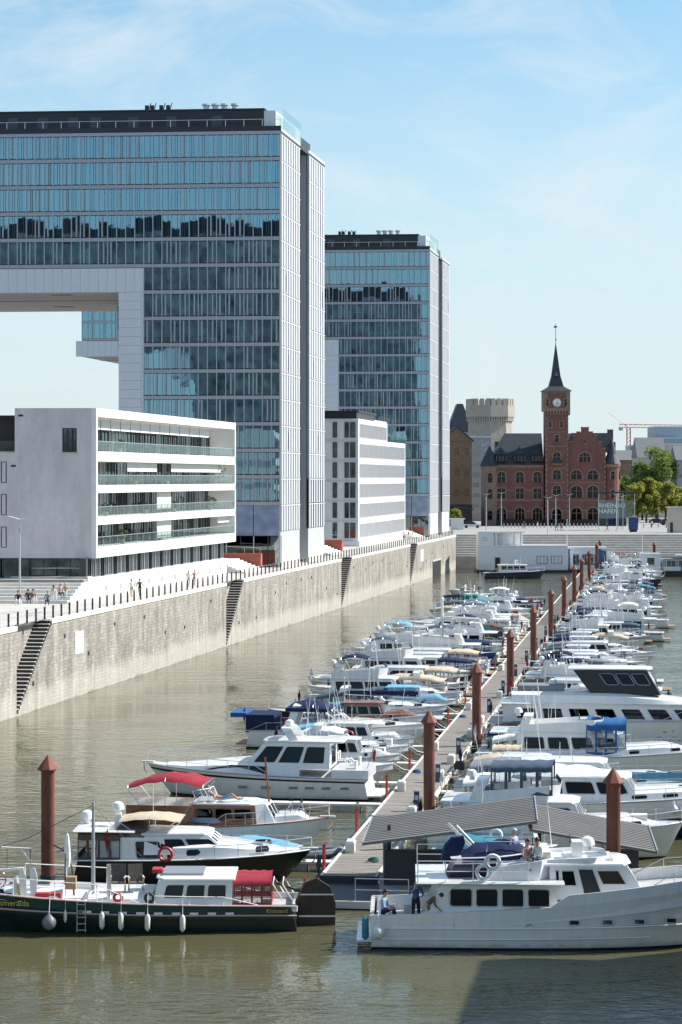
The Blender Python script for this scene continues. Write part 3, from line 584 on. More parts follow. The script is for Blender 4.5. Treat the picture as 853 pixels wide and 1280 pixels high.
kran('crane-shaped glass office tower standing nearest to the bridge, mirrored in the next tower', K0-KSH*1.02, 0, False)
# ------------------------------------------------------------------ generic windows
WC = {}
def win(parent, T, a, b, z, w, h, glassm='wglass', framem='kdark', mull=1, name='window', back='kcore', dep=0.12, fw=0.06, tr=0):
    key = (id(T), round(w, 2), round(h, 2), glassm, framem, mull, back, round(dep, 2), fw, tr, name)
    if key not in WC:
        mb = MB(T)
        mb.box(0, w, dep-0.02, dep, 0, h, glassm)
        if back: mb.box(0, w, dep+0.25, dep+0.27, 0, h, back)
        mb.box(-0.02, fw, 0, dep+0.02, 0, h, framem).box(w-fw, w+0.02, 0, dep+0.02, 0, h, framem).box(fw, w-fw, 0, dep+0.02, 0, fw, framem).box(fw, w-fw, 0, dep+0.02, h-fw, h, framem)
        for i in range(1, mull+1): mb.box(w*i/(mull+1)-fw*0.4, w*i/(mull+1)+fw*0.4, 0.02, dep+0.015, fw, h-fw, framem)
        if tr: mb.box(fw, w-fw, 0.03, dep+0.012, h*tr-fw*0.4, h*tr+fw*0.4, framem)
        WC[key] = mb.mesh(name)
    return link(name, WC[key], parent, T(a, b, z))
# ------------------------------------------------------------------ white apartment block beside the quay
brickmat('greybrick', (0.68, 0.66, 0.68), (0.64, 0.62, 0.64), (0.62, 0.605, 0.62), 1.0, bw=0.45, rh=0.15, bump=0.3, stain=(0.80, 0.79, 0.80), msize=0.012, axes=('X', 'Z'))
mat('render', (0.78, 0.77, 0.75), 0.75, var=0.05, scale=0.5); mat('blindwhite', (0.74, 0.73, 0.71), 0.7, var=0.04)
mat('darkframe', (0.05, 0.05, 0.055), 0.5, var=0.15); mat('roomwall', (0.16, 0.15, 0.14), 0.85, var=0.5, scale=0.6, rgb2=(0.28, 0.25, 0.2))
W0 = V(-23.9, 219.4, QZ); WU = (-math.cos(R(2)), math.sin(R(2))); WVv = (math.sin(R(10.2)), math.cos(R(10.2))); WT = frame(WU, WVv)
wb = thing('apartment_block', 'white apartment block with long glazed balconies and grey brick end wall', 'building', W0)
def WP(f, name, par=None):
    mb = MB(WT); f(mb); return mb.build(name, par or wb)
BL, B0, B1 = -0.3, 1.6, 61.6
WD = 22.0
mat('cloth_b', (0.42, 0.34, 0.22), 0.9, var=0.1); mat('cloth_g', (0.22, 0.23, 0.24), 0.9, var=0.1)
# end wall with its window hole
def endwall(mb):
    wa, wc, z0, z1 = 1.55, 2.95, 14.0, 16.3
    mb.box(0.15, wa, B0, B0+0.5, 3.9, 18.2, 'greybrick').box(wc, 7.5, B0, B0+0.5, 3.9, 18.2, 'greybrick').box(wa, wc, B0, B0+0.5, 3.9, z0, 'greybrick').box(wa, wc, B0, B0+0.5, z1, 18.2, 'greybrick')
    mb.box(7.5, WD, B0+0.003, B0+0.5, 3.9, 14.0, 'greybrick')
WP(endwall, 'end_wall')
win(wb, WT, 1.55, B0+0.05, 14.0, 1.4, 2.3, mull=2, back='roomwall', dep=0.3); WP(lambda mb: mb.box(1.4, 3.1, B0-0.06, B0-0.004, 13.85, 14.0, 'alu'), 'window_sill')
for z in (4.9, 8.0, 11.1): win(wb, WT, 8.3, B0-0.02, z, 0.5, 2.0, mull=0, dep=0.06, back='roomwall'); win(wb, WT, 14.0, B0-0.02, z, 0.5, 2.0, mull=0, dep=0.06, back='roomwall')
for a, z in ((6.7, 17.4), (7.4, 12.6)): WP(lambda mb: mb.box(a, a+0.45, B0-0.03, B0-0.003, z, z+0.18, 'dark'), 'vent')
# terrace storey behind the end wall
WP(lambda mb: mb.box(7.5, WD, B0+4, B0+4.4, 14.0, 17.3, 'darkframe').box(7.3, WD, B0+3.2, B0+20, 17.3, 17.6, 'dark').box(7.5, WD, B0, B1, 13.9, 14.05, 'concrete'), 'terrace_storey')
WP(lambda mb: mb.box(7.5, WD, B0+0.1, B0+0.14, 14.05, 15.1, 'railglass'), 'terrace_rail')
# slabs, roof, cheeks of the harbour front
for z0, z1 in ((3.9, 4.9), (7.05, 7.8), (10.1, 10.85), (13.15, 14.1), (17.4, 18.2)):
    WP(lambda mb: mb.box(BL, 9.0 if z0 < 17 else 7.5, B0+0.5, B1, z0, z1, 'render'), 'balcony_slab' if z0 < 17 else 'roof')
WP(lambda mb: mb.box(BL, 0.15, B0, B0+0.5, 3.9, 18.2, 'render'), 'corner_pier'); WP(lambda mb: mb.box(BL, 7, B1-0.5, B1, 4.9, 17.4, 'render'), 'corner_pier')
rnd = random.Random(11); GB = 2.6      # glazing line depth
lev = ((4.9, 7.05), (7.8, 10.1), (10.85, 13.15), (14.1, 17.4))
# windows of the harbour front look to +x: frame with a' along b and depth along a
W2T = lambda a, b, z: (WVv[0]*a+WU[0]*b, WVv[1]*a+WU[1]*b, z)
for li, (z0, z1) in enumerate(lev):
    b = B0+0.8; i = 0
    while b < B1-2:
        wdt = rnd.choice((1.5, 2.0, 2.0, 2.6)); hh = z1-z0-(0.02 if li < 3 else 0.9)
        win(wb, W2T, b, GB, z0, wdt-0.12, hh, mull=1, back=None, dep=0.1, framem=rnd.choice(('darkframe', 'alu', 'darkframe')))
        if rnd.random() < 0.5: cw = wdt*rnd.uniform(0.25, 0.6); WP(lambda mb: mb.box(GB+0.3, GB+0.36, b, b+cw, z0, z0+hh, rnd.choice(('blindwhite', 'cloth_b', 'cloth_g', 'blindwhite'))), 'curtain')
        b += wdt
    if li == 3: WP(lambda mb: mb.box(GB, GB+0.3, B0+0.5, B1-0.5, z1-0.9, z1, 'blindwhite'), 'clerestory')
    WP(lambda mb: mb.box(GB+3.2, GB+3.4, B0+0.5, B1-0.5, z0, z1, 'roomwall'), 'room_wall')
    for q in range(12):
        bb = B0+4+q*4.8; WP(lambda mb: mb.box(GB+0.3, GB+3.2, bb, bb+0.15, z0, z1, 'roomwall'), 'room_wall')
    # glass balustrade
    n = 24; seg = (B1-B0-1.2)/n
    pan = MB(W2T).box(0.02, seg-0.02, 0, 0.02, 0.08, 0.95, 'railglass').box(-0.02, 0.02, -0.01, 0.03, 0, 1.0, 'alu').box(0, seg, -0.01, 0.04, 0.95, 1.0, 'alu').mesh('balustrade_pane')
    for q in range(n): link('balustrade_pane', pan, wb, W2T(B0+0.6+q*seg, BL+0.12, z0))
# roller blinds let down in front of some bays
blind = {}
for z1, runs in ((13.15, ((0.26, 0.47), (0.57, 0.92))), (10.1, ((0.47, 0.57),)), (7.05, ((0.47, 0.57), (0.9, 0.99))), (17.3, ((0.03, 0.86),))):
    for r0, r1 in runs:
        n = max(1, round((r1-r0)*14))
        # px fraction -> b along the front (perspective)
        def bb(q):
            x = 122+q*(297-122); k = (x-426.5)/F; X0 = W0.x-WU[0]*-BL; c = W0+V(WU[0]*BL, WU[1]*BL, 0)
            return (k*c.y-c.x)/(WVv[0]-k*WVv[1])
        for i in range(n):
            ba, bc = bb(r0+(r1-r0)*i/n)+0.06, bb(r0+(r1-r0)*(i+1)/n)-0.06
            hgt = 0.95 if z1 in (13.15, 17.3) else (1.9 if z1 < 13 and r1 < 0.6 else 0.8)
            if z1 == 17.3: WP(lambda mb: mb.box(0.75, 0.8, ba, bc, z1-1.05, z1-0.25, 'blindwhite').box(0.7, 0.72, ba-0.1, ba-0.03, z1-1.2, z1, 'darkframe'), 'roller_blind')
            else: WP(lambda mb: mb.box(0.35, 0.40, ba, bc, z1-hgt, z1-0.02, 'blindwhite'), 'roller_blind')
# ground floor glazing above the plinth
def plinth(mb): mb.box(0.0, 9, 0.0, 58, 0, 2.0, 'render')
WP(plinth, 'plinth')
for q in range(38):
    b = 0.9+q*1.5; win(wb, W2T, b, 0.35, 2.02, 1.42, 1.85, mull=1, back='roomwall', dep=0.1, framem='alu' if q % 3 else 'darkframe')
for q in range(10): WP(lambda mb: mb.box(-0.03, -0.003, 5.5+q*5.4, 6.6+q*5.4, 0.55, 1.1, 'alu'), 'grille')
WP(lambda mb: mb.box(0.3, 0.9, 0.3, 0.9, 2.0, 3.9, 'darkframe'), 'corner_post')
# recessed ground floor under the end wall
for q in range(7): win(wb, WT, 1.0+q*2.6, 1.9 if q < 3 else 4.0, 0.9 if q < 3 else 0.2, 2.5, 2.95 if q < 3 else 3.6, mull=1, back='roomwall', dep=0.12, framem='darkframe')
WP(lambda mb: mb.box(9.0, WD, 4.6, 5.0, 0, 3.9, 'darkframe').box(0.95, 8.8, 2.4, 2.7, 0, 3.9, 'darkframe').box(9.0, WD, 1.62, B1, 3.75, 3.89, 'darkframe'), 'recess_wall')
for a in (8.95, 14.0, 19.5): WP(lambda mb: mb.box(a, a+0.35, 2.0, 2.35, 0, 3.9, 'dark'), 'pillar')
WP(lambda mb: mb.box(7.5, WD, B1-0.5, B1, 0, 14, 'render').box(9, WD, 6, B1, 0, 0.1, 'concrete').box(WD, WD+0.3, B0, B1, 0, 14, 'greybrick'), 'rear_wall')
WP(lambda mb: mb.box(0.06, 7.4, 0.0, 1.58, 2.0, 2.2, 'concrete').tube([(0.5, 0.4, 2.2), (0.5, 0.4, 3.0), (5.5, 0.4, 3.0)], 0.03, 'alu'), 'ramp_ledge')
# plants and furniture on the balconies
mat('leafbalcony', (0.07, 0.13, 0.035), 0.6, var=0.4, scale=3); mat('flower', (0.35, 0.12, 0.05), 0.6, var=0.4)
def bush(mb, c, rx, ry, rz, n, ls, m, rnd, m2=None):
    for i in range(n):
        d = V(rnd.gauss(0, 1), rnd.gauss(0, 1), rnd.gauss(0, 1)); d.normalize(); d *= rnd.uniform(0.55, 1.0)
        p = V(c[0]+d.x*rx, c[1]+d.y*ry, c[2]+d.z*rz); a = V(rnd.gauss(0, 1), rnd.gauss(0, 1), rnd.gauss(0, 1)).normalized()*ls; q = a.cross(V(rnd.gauss(0, 1), rnd.gauss(0, 1), rnd.gauss(0, 1))).normalized()*ls*0.6
        mb.poly([p-a, p+q, p+a, p-q], m2 if (m2 and rnd.random() < 0.35) else m)
rnd = random.Random(21)
for i, (lv, b, r) in enumerate(((2, 55.5, 1.5), (1, 53.0, 0.8), (0, 15.0, 0.7), (1, 9.0, 0.55), (2, 20.0, 0.5), (0, 30.0, 0.5), (2, 33.0, 0.5), (1, 36.0, 0.45), (3, 14, 0.6), (1, 24, 0.5))):
    z = lev[lv][0]; q = W0+V(*WT(0.8, b, 0))
    tp = thing('potted_plant', 'leafy potted plant on a balcony of the white apartment block', 'plant', (q.x, q.y, QZ+z), 0, 'balcony plants')
    MB().lathe([(0.18, 0), (0.28, 0.4), (0.25, 0.4)], 'concrete', n=8).build('pot', tp)
    mb = MB(); bush(mb, (0, 0, 0.45+r*0.75), r, r, r*0.8, 160, 0.13, 'leafbalcony', rnd); mb.build('foliage', tp)
# seating steps and the strip in front
st = thing('seating_steps', 'wide pale stone seating steps beside the white apartment block', 'steps', W0)
for i in range(7): MB(WT).box(0.05, 30, -1.4-i*0.85, 1.9, 2.0-(i+1)*0.28+(-0.02), 2.0-i*0.28-0.02, 'stepstone').build('step', st)
MB(WT).box(0.05, 30, -1.4, 4.0, 1.7, 1.99, 'concrete').build('landing', st)
# ------------------------------------------------------------------ pale office block between the towers
mat('slitgrey', (0.30, 0.31, 0.33), 0.5, var=0.15); mat('pale', (0.68, 0.68, 0.69), 0.7, var=0.05, scale=0.4); mat('palegrey', (0.50, 0.50, 0.52), 0.6, var=0.06)
P0 = V(2.9, 392, QZ); PU = (-math.cos(R(4)), math.sin(R(4))); PV = (math.sin(R(9.47)), math.cos(R(9.47))); PT = frame(PU, PV)
P2T = lambda a, b, z: (PV[0]*a+PU[0]*b, PV[1]*a+PU[1]*b, z)
pb = thing('office_block', 'pale office block with narrow upright windows and dark roof between the towers', 'building', P0)
def PP(f, name): mb = MB(PT); f(mb); return mb.build(name, pb)
PH = 21.6
PP(lambda mb: mb.box(0, 16, 0.12, 34, 0, PH, 'pale').box(0, 16, 34, 58, 0, PH-3.4, 'pale').box(3, 16, 24, 40, PH, PH+0.05, 'pale'), 'wall')
PP(lambda mb: mb.box(0.3, 16, 0.3, 20, PH+0.01, PH+1.1, 'kpent').box(-0.1, 16.2, -0.05, 20.2, PH+1.1, PH+1.35, 'kdark'), 'roof')
PP(lambda mb: mb.box(2.5, 15, 22, 48, PH-3.3, PH+0.3, 'pale').box(2.2, 15.2, 21.5, 48.4, PH+0.3, PH+0.6, 'kpanel'), 'setback_storey')
for r in range(6):
    z = 1.4+r*3.4
    for c, a in enumerate((0.5, 1.6, 3.6, 5.9, 7.0, 9.2, 11.0, 12.1, 14.2)): win(pb, PT, a, -0.02, z, 0.7 if c % 3 else 0.85, 2.6, mull=0, back='roomwall', framem='darkframe')
    PP(lambda mb: mb.box(-0.06, 16, -0.06, 0.1, z+2.75, z+3.0, 'kpanel'), 'cornice_band')
    for c in range(14 if r < 5 else 8):
        b = 1.5+c*4.0
        [win(pb, P2T, b+q, -0.16, z, ww_, 2.4, 'slitgrey', mull=0, back=None, framem='pale', dep=0.10) for q, ww_ in ((0, 0.75), (2.0, 0.75))]
for c in range(6): PP(lambda mb: mb.box(-0.05, 0.02, 24+c*4, 24.06+c*4, PH-0.0, PH+1, 'alu'), 'rail_post')
PP(lambda mb: mb.box(-0.03, 0.0, 34, 58, PH-3.3, PH-2.4, 'railglass'), 'terrace_rail')
PP(lambda mb: mb.box(-0.3, 16.3, -0.3, 58.3, 0, 0.9, 'pale'), 'plinth')
# ------------------------------------------------------------------ entrance stairs with red cheek walls, between the buildings
mat('redbrickwall', (0.34, 0.095, 0.06), 0.8, var=0.2, scale=1.5)
for lab, s, off in (('flight of pale steps with red brick cheek wall beside the glass tower', 106.0, 3.4), ('flight of pale steps with red brick cheek wall before the pale office block', 172, 4.0), ('flight of pale steps with red brick cheek wall beside the clock building side tower', 271, 4.2)):
    e = thing('entrance_stairs', lab, 'stairs', quay(s, off, QZ), QA)
    for i in range(7): MB().box(0.3, 12, 0.9*i*0.55, 6, i*0.2, i*0.2+0.2, 'stepstone').build('step', e)
    MB().xz([(12.0, 0), (13.0, 0), (13.0, 2.0), (12.0, 2.0)], 0.3, 5.5, 'redbrickwall').build('cheek_wall', e)
    mb = MB(); mb.tube([(12.5, 0.4, 2.7), (12.5, 5, 2.9)], 0.04, 'alu'); [mb.tube([(12.5, y, 2.0), (12.5, y, 2.8)], 0.03, 'alu') for y in (0.5, 2.5, 4.8)]; mb.build('handrail', e)
# ------------------------------------------------------------------ red brick clock building at the harbour head
brickmat('redbrick', (0.225, 0.085, 0.07), (0.165, 0.062, 0.054), (0.22, 0.135, 0.115), 1.0, bw=0.5, rh=0.16, stain=(0.75, 0.72, 0.7), msize=0.015, axes=('X', 'Z'))
mat('sandstone', (0.25, 0.165, 0.125), 0.8, var=0.18, scale=1.0); mat('slate', (0.035, 0.042, 0.055), 0.55, var=0.3, scale=1.5, bump=0.3, bscale=9)
mat('darkbrick', (0.05, 0.03, 0.03), 0.85, var=0.2); mat('clockface', (0.70, 0.74, 0.78), 0.5, var=0.03)
XT = lambda a, b, z: (a, b, z)
HY = 565.0; HS = F/HY          # px per metre there
def hx(x): return (x-426.5)/HS
def hz(y): return H-(y-YH)/HS-QZ
hb = thing('clock_building', 'red brick harbour office with stepped gable, slate roofs and clock tower', 'building', (hx(697), HY, QZ))
OX = hx(697)
def hA(x): return hx(x)-OX
def HP(f, name, par=None): mb = MB(); f(mb); return mb.build(name, par or hb)
xl, xr = hA(606), hA(680); ez = hz(581)
HP(lambda mb: mb.box(hA(617), xr, 0, 14, 1.6, ez, 'redbrick'), 'wall'); HP(lambda mb: mb.box(hA(606), xr+0.0, -0.15, 0.0, 0, 1.6, 'darkbrick'), 'plinth')
# left wing roof, hipped at its outer end
HP(lambda mb: mb.loft([[(hA(612), -0.4, ez), (xr, -0.4, ez), (xr, 14.4, ez), (hA(612), 14.4, ez)], [(hA(633), 6.6, hz(541)), (xr, 6.6, hz(541)), (xr, 7.4, hz(541)), (hA(633), 7.4, hz(541))]], 'slate'), 'roof')
HP(lambda mb: mb.box(hA(614), xr, -0.2, 0.0, ez-0.5, ez-0.05, 'sandstone'), 'cornice')
for i in range(22): HP(lambda mb: mb.box(hA(618)+i*0.55, hA(618)+i*0.55+0.28, -0.2, -0.01, ez-1.0, ez-0.5, 'sandstone'), 'corbel')
for y in (613, 625.5, 639): HP(lambda mb: mb.box(hA(617), xr, -0.06, -0.002, hz(y)-0.12, hz(y)+0.12, 'sandstone'), 'string_course')
def arch_pts(w, h, n=8):
    r = w/2; return [(-r, 0), (r, 0)]+[(r*math.cos(math.pi*k/n), h-r+r*math.sin(math.pi*k/n)) for k in range(n+1)]
AW = {}
def archwin(par, x, z, w, h, arch=True, lights=2, y=0.0, surround='sandstone', rotz=0):
    key = (round(w, 2), round(h, 2), arch, lights, surround)
    if key not in AW:
        poly = arch_pts(w, h) if arch else [(-w/2, 0), (w/2, 0), (w/2, h), (-w/2, h)]
        big = arch_pts(w+0.7, h+0.35) if arch else [(-w/2-0.25, -0.25), (w/2+0.25, -0.25), (w/2+0.25, h+0.3), (-w/2-0.25, h+0.3)]
        mb = MB(); mb.loft([[(a, -0.10, b) for a, b in big], [(a, -0.003, b) for a, b in big]], surround); s_ = mb.mesh('surround')
        mb = MB(); mb.loft([[(a, -0.13, b) for a, b in poly], [(a, -0.105, b) for a, b in poly]], 'dark'); mb.loft([[(a*0.9, -0.15, 0.06+b*0.96) for a, b in poly], [(a*0.9, -0.135, 0.06+b*0.96) for a, b in poly]], 'bglass')
        g = mb.mesh('window')
        mb = MB()
        for i in range(1, lights): mb.box(-w/2+w*i/lights-0.07, -w/2+w*i/lights+0.07, -0.20, -0.12, 0.0, h*0.93, surround)
        mb.box(-w/2, w/2, -0.19, -0.121, h*0.55, h*0.55+0.1, surround); AW[key] = (s_, g, mb.mesh('mullion'))
    s_, g, mm = AW[key]
    o = link('window', g, par, (x, y, z), rotz); link('surround', s_, o); link('mullion', mm, o); return o
for x in (627, 650, 672):
    archwin(hb, hA(x), hz(603), 1.9, 2.6, True, 2); archwin(hb, hA(x), hz(623.5), 1.9, 2.5, False, 2); archwin(hb, hA(x), hz(650), 2.3, 3.0, True, 3)
    HP(lambda mb: mb.loft([[(hA(x)-1.4, -0.3, hz(577)), (hA(x)+1.4, -0.3, hz(577)), (hA(x)+1.4, 2.5, hz(577)), (hA(x)-1.4, 2.5, hz(577))], [(hA(x)-1.4, 0.5, hz(568)), (hA(x)+1.4, 0.5, hz(568)), (hA(x)+1.4, 2.5, hz(568)), (hA(x)-1.4, 2.5, hz(568))]], 'slate').loft([[(hA(x)-1.5, 0.2, hz(568)), (hA(x)+1.5, 0.2, hz(568)), (hA(x)+1.5, 4.5, hz(568)), (hA(x)-1.5, 4.5, hz(568))], [(hA(x)-0.05, 1.9, hz(559)), (hA(x)+0.05, 1.9, hz(559)), (hA(x)+0.05, 4.6, hz(559)), (hA(x)-0.05, 4.6, hz(559))]], 'slate').box(hA(x)-1.2, hA(x)+1.2, -0.34, -0.31, hz(576.5), hz(570), 'bglass').box(hA(x)-0.42, hA(x)-0.3, -0.37, -0.35, hz(576.5), hz(570), 'sandstone').box(hA(x)+0.3, hA(x)+0.42, -0.37, -0.35, hz(576.5), hz(570), 'sandstone').box(hA(x)-1.3, hA(x)-1.2, -0.37, -0.31, hz(576.5), hz(570), 'sandstone').box(hA(x)+1.2, hA(x)+1.3, -0.37, -0.31, hz(576.5), hz(570), 'sandstone').tube([(hA(x), 1.9, hz(559)), (hA(x), 1.9, hz(556))], 0.06, 'slate'), 'dormer')
# corner oriel at the left end
HP(lambda mb: mb.lathe([(2.2, 0), (2.2, ez-0.3)], 'sandstone', (hA(609.5)+0.6, 1.2, 0), 8, R(22.5)), 'corner_bay'); HP(lambda mb: mb.lathe([(2.6, ez-0.3), (0.1, hz(557))], 'slate', (hA(609.5)+0.6, 1.2, 0), 8, R(22.5)), 'bay_roof')
for z in (hz(603), hz(623), hz(650)): archwin(hb, hA(609.5)+0.6, z, 1.1, 2.3, True, 1, y=-0.85)
# clock tower
tl, tr = hA(681.5), hA(710); tw = tr-tl; tz = hz(496)
HP(lambda mb: mb.box(tl, tr, -1.0, -1.0+tw, 1.6, hz(513), 'redbrick').box(tl-0.1, tr+0.1, -1.1, -0.9+tw, 0, 1.6, 'darkbrick'), 'tower_wall')
HP(lambda mb: mb.box(tl-0.45, tr+0.45, -1.45, -0.55+tw, hz(514), hz(489), 'sandstone').box(tl+0.6, tr-0.6, -1.5, -1.45, hz(510), hz(491), 'redbrick').box(tr+0.45, tr+0.5, -0.4, -1.6+tw, hz(510), hz(491), 'redbrick'), 'clock_stage')
for i in range(9): HP(lambda mb: mb.box(tl-0.4+i*0.72, tl-0.4+i*0.72+0.4, -1.45, -1.0, hz(519), hz(514), 'sandstone'), 'corbel'); HP(lambda mb: mb.box(tr, tr+0.45, -1.3+i*0.72, -0.9+i*0.72, hz(519), hz(514), 'sandstone'), 'corbel')
cz = hz(503.5); cx = (tl+tr)/2
HP(lambda mb: mb.loft([[(cx+1.05*math.cos(2*math.pi*k/20), -1.62, cz+1.05*math.sin(2*math.pi*k/20)) for k in range(20)], [(cx+1.05*math.cos(2*math.pi*k/20), -1.5, cz+1.05*math.sin(2*math.pi*k/20)) for k in range(20)]], 'clockface'), 'clock_face')
HP(lambda mb: mb.torus((cx, -1.6, cz), 1.12, 0.13, 'sandstone', 'y', 20, 6), 'clock_rim')
HP(lambda mb: mb.tube([(cx, -1.65, cz), (cx+0.45, -1.65, cz-0.35)], 0.06, 'dark').tube([(cx, -1.66, cz), (cx-0.1, -1.66, cz-0.85)], 0.05, 'dark'), 'clock_hand')
HP(lambda mb: [mb.box(cx+0.9*math.cos(k*math.pi/6)-0.05, cx+0.9*math.cos(k*math.pi/6)+0.05, -1.64, -1.625, cz+0.9*math.sin(k*math.pi/6)-0.05, cz+0.9*math.sin(k*math.pi/6)+0.05, 'dark') for k in range(12)], 'hour_mark')
for x in (684, 706.5): archwin(hb, hA(x), hz(507), 0.55, 1.5, True, 1, y=-1.5, surround='sandstone')
for x in (687.5, 701.5): archwin(hb, hA(x), hz(534), 0.6, 1.3, False, 1, y=-1.0)
archwin(hb, cx, hz(552), 1.0, 1.6, True, 1, y=-1.0); archwin(hb, cx, hz(579), 1.7, 2.7, True, 2, y=-1.0); archwin(hb, cx, hz(599), 1.9, 2.3, True, 2, y=-1.0); archwin(hb, cx, hz(619), 1.9, 2.4, True, 2, y=-1.0); archwin(hb, cx, hz(653), 2.3, 3.4, True, 2, y=-1.0)
for y in (540, 558, 585, 603, 625, 638): HP(lambda mb: mb.box(tl-0.05, tr+0.05, -1.08, -1.002, hz(y)-0.12, hz(y)+0.12, 'sandstone'), 'string_course')
for xx in (tl, tr):
    for i in range(20): HP(lambda mb: mb.box(xx-0.35 if xx == tr else xx-0.04, xx+0.04 if xx == tr else xx+0.35+(0.2 if i % 2 else 0), -1.06, -1.002, 2+i*1.25, 2.6+i*1.25, 'sandstone'), 'quoin')
HP(lambda mb: mb.box(cx-1.2, cx+1.2, -1.9, -1.0, hz(581), hz(579.5), 'sandstone').box(cx-1.2, cx+1.2, -1.9, -1.8, hz(579.5), hz(575), 'dark'), 'tower_balcony')
e = 0.9
spire = HP(lambda mb: mb.loft([[(tl-e, -1-e, hz(489)), (tr+e, -1-e, hz(489)), (tr+e, -1+tw+e, hz(489)), (tl-e, -1+tw+e, hz(489))], [(tl+1.0, 0, hz(483)), (tr-1.0, 0, hz(483)), (tr-1.0, tw-2, hz(483)), (tl+1.0, tw-2, hz(483))], [(tl+1.7, 0.7, hz(470)), (tr-1.7, 0.7, hz(470)), (tr-1.7, tw-2.7, hz(470)), (tl+1.7, tw-2.7, hz(470))], [(cx-0.06, -1+tw/2-0.06, hz(429)), (cx+0.06, -1+tw/2-0.06, hz(429)), (cx+0.06, -1+tw/2+0.06, hz(429)), (cx-0.06, -1+tw/2+0.06, hz(429))]], 'slate'), 'spire')
HP(lambda mb: mb.tube([(cx, -1+tw/2, hz(430)), (cx, -1+tw/2, hz(404))], 0.07, 'dark').lathe([(0.05, -0.25), (0.25, 0), (0.05, 0.25)], 'rustcap', (cx, -1+tw/2, hz(424)), 8).box(cx-0.5, cx+0.3, -1+tw/2-0.03, -1+tw/2+0.03, hz(409), hz(407), 'dark'), 'finial', spire)
HP(lambda mb: mb.loft([[(cx-0.6, 0.1, hz(470)), (cx+0.6, 0.1, hz(470)), (cx+0.6, 1.6, hz(470)), (cx-0.6, 1.6, hz(470))], [(cx-0.03, 1.0, hz(462)), (cx+0.03, 1.0, hz(462)), (cx+0.03, 1.6, hz(462)), (cx-0.03, 1.6, hz(462))]], 'slate'), 'spire_dormer', spire)
# stepped gable wing
gl, gr_ = hA(706), hA(757)
HP(lambda mb: mb.box(gl, gr_, -0.5, 14, 1.6, hz(569), 'redbrick').box(gl-0.1, gr_+0.1, -0.62, -0.5, 0, 1.6, 'darkbrick'), 'gable_wall')
gx = [(706.5, 757, 569, 561), (711, 752, 561, 553), (716, 746.5, 553, 545), (721, 741, 545, 540.5), (726.5, 736, 540.5, 535)]
for a, b, y0, y1 in gx:
    HP(lambda mb: mb.box(hA(a), hA(b), -0.5, 0.1, hz(y0), hz(y1), 'redbrick'), 'gable_step')
    if b-a > 12: HP(lambda mb: mb.box(hA(a)-0.1, hA(a)+0.9, -0.58, 0.15, hz(y1), hz(y1)+0.25, 'sandstone').box(hA(b)-0.9, hA(b)+0.1, -0.58, 0.15, hz(y1), hz(y1)+0.25, 'sandstone'), 'gable_coping')
    else: HP(lambda mb: mb.box(hA(a)-0.1, hA(b)+0.1, -0.58, 0.15, hz(y1), hz(y1)+0.25, 'sandstone'), 'gable_coping')
HP(lambda mb: mb.torus((hA(731), -0.55, hz(552)), 0.55, 0.12, 'sandstone', 'y', 12, 6).lathe([(0.5, 0), (0.5, 0.02)], 'dark', (hA(731), -0.56, hz(552)), 8), 'round_window')
archwin(hb, hA(731), hz(577.5), 2.8, 2.3, True, 3, y=-0.5)
for x in (720.5, 741): archwin(hb, hA(x), hz(599), 2.6, 2.2, True, 2, y=-0.5); archwin(hb, hA(x), hz(622), 2.7, 2.9, True, 2, y=-0.5); archwin(hb, hA(x), hz(650), 2.6, 3.0, True, 2, y=-0.5)
for y in (603, 625, 638): HP(lambda mb: mb.box(gl, gr_, -0.58, -0.502, hz(y)-0.12, hz(y)+0.12, 'sandstone'), 'string_course')
for xx in (gl, gr_):
    for i in range(13): HP(lambda mb: mb.box(xx-(0.35 if xx > 3 else 0.04), xx+(0.04 if xx > 3 else 0.35+(0.2 if i % 2 else 0)), -0.56, -0.502, 2+i*1.2, 2.6+i*1.2, 'sandstone'), 'quoin')
HP(lambda mb: mb.loft([[(gl, 0.1, hz(565)), (gr_+2.5, 0.1, hz(565)), (gr_+2.5, 14.4, hz(565)), (gl, 14.4, hz(565))], [(hA(716), 2, hz(541)), (hA(766), 2, hz(541)), (hA(766), 12, hz(541)), (hA(716), 12, hz(541))]], 'slate'), 'roof')
HP(lambda mb: mb.box(hA(764), hA(771), 7, 8.2, hz(580), hz(536), 'redbrick').box(hA(766), hA(774), 7, 8.2, hz(580), hz(552), 'redbrick'), 'side_gable')
HP(lambda mb: mb.box(gr_, hA(772), 1.5, 14, 0, hz(575), 'redbrick'), 'rear_wall')
tx = hA(765.5)
HP(lambda mb: mb.lathe([(1.85, 0), (1.85, hz(583)), (2.1, hz(582)), (2.1, hz(580))], 'redbrick', (tx, 0.8, 0), 14), 'turret'); HP(lambda mb: mb.lathe([(2.25, hz(580)), (1.2, hz(568)), (0.6, hz(556)), (0.04, hz(547))], 'slate', (tx, 0.8, 0), 14), 'turret_roof')
HP(lambda mb: mb.lathe([(1.95, hz(584)), (2.2, hz(581.5)), (2.2, hz(580.5))], 'sandstone', (tx, 0.8, 0), 14), 'turret_cornice')
for z in (hz(599), hz(622)): archwin(hb, tx, z, 0.8, 1.9, True, 1, y=-1.05); archwin(hb, tx+1.86, z, 0.8, 1.9, True, 1, y=0.8, rotz=R(90))
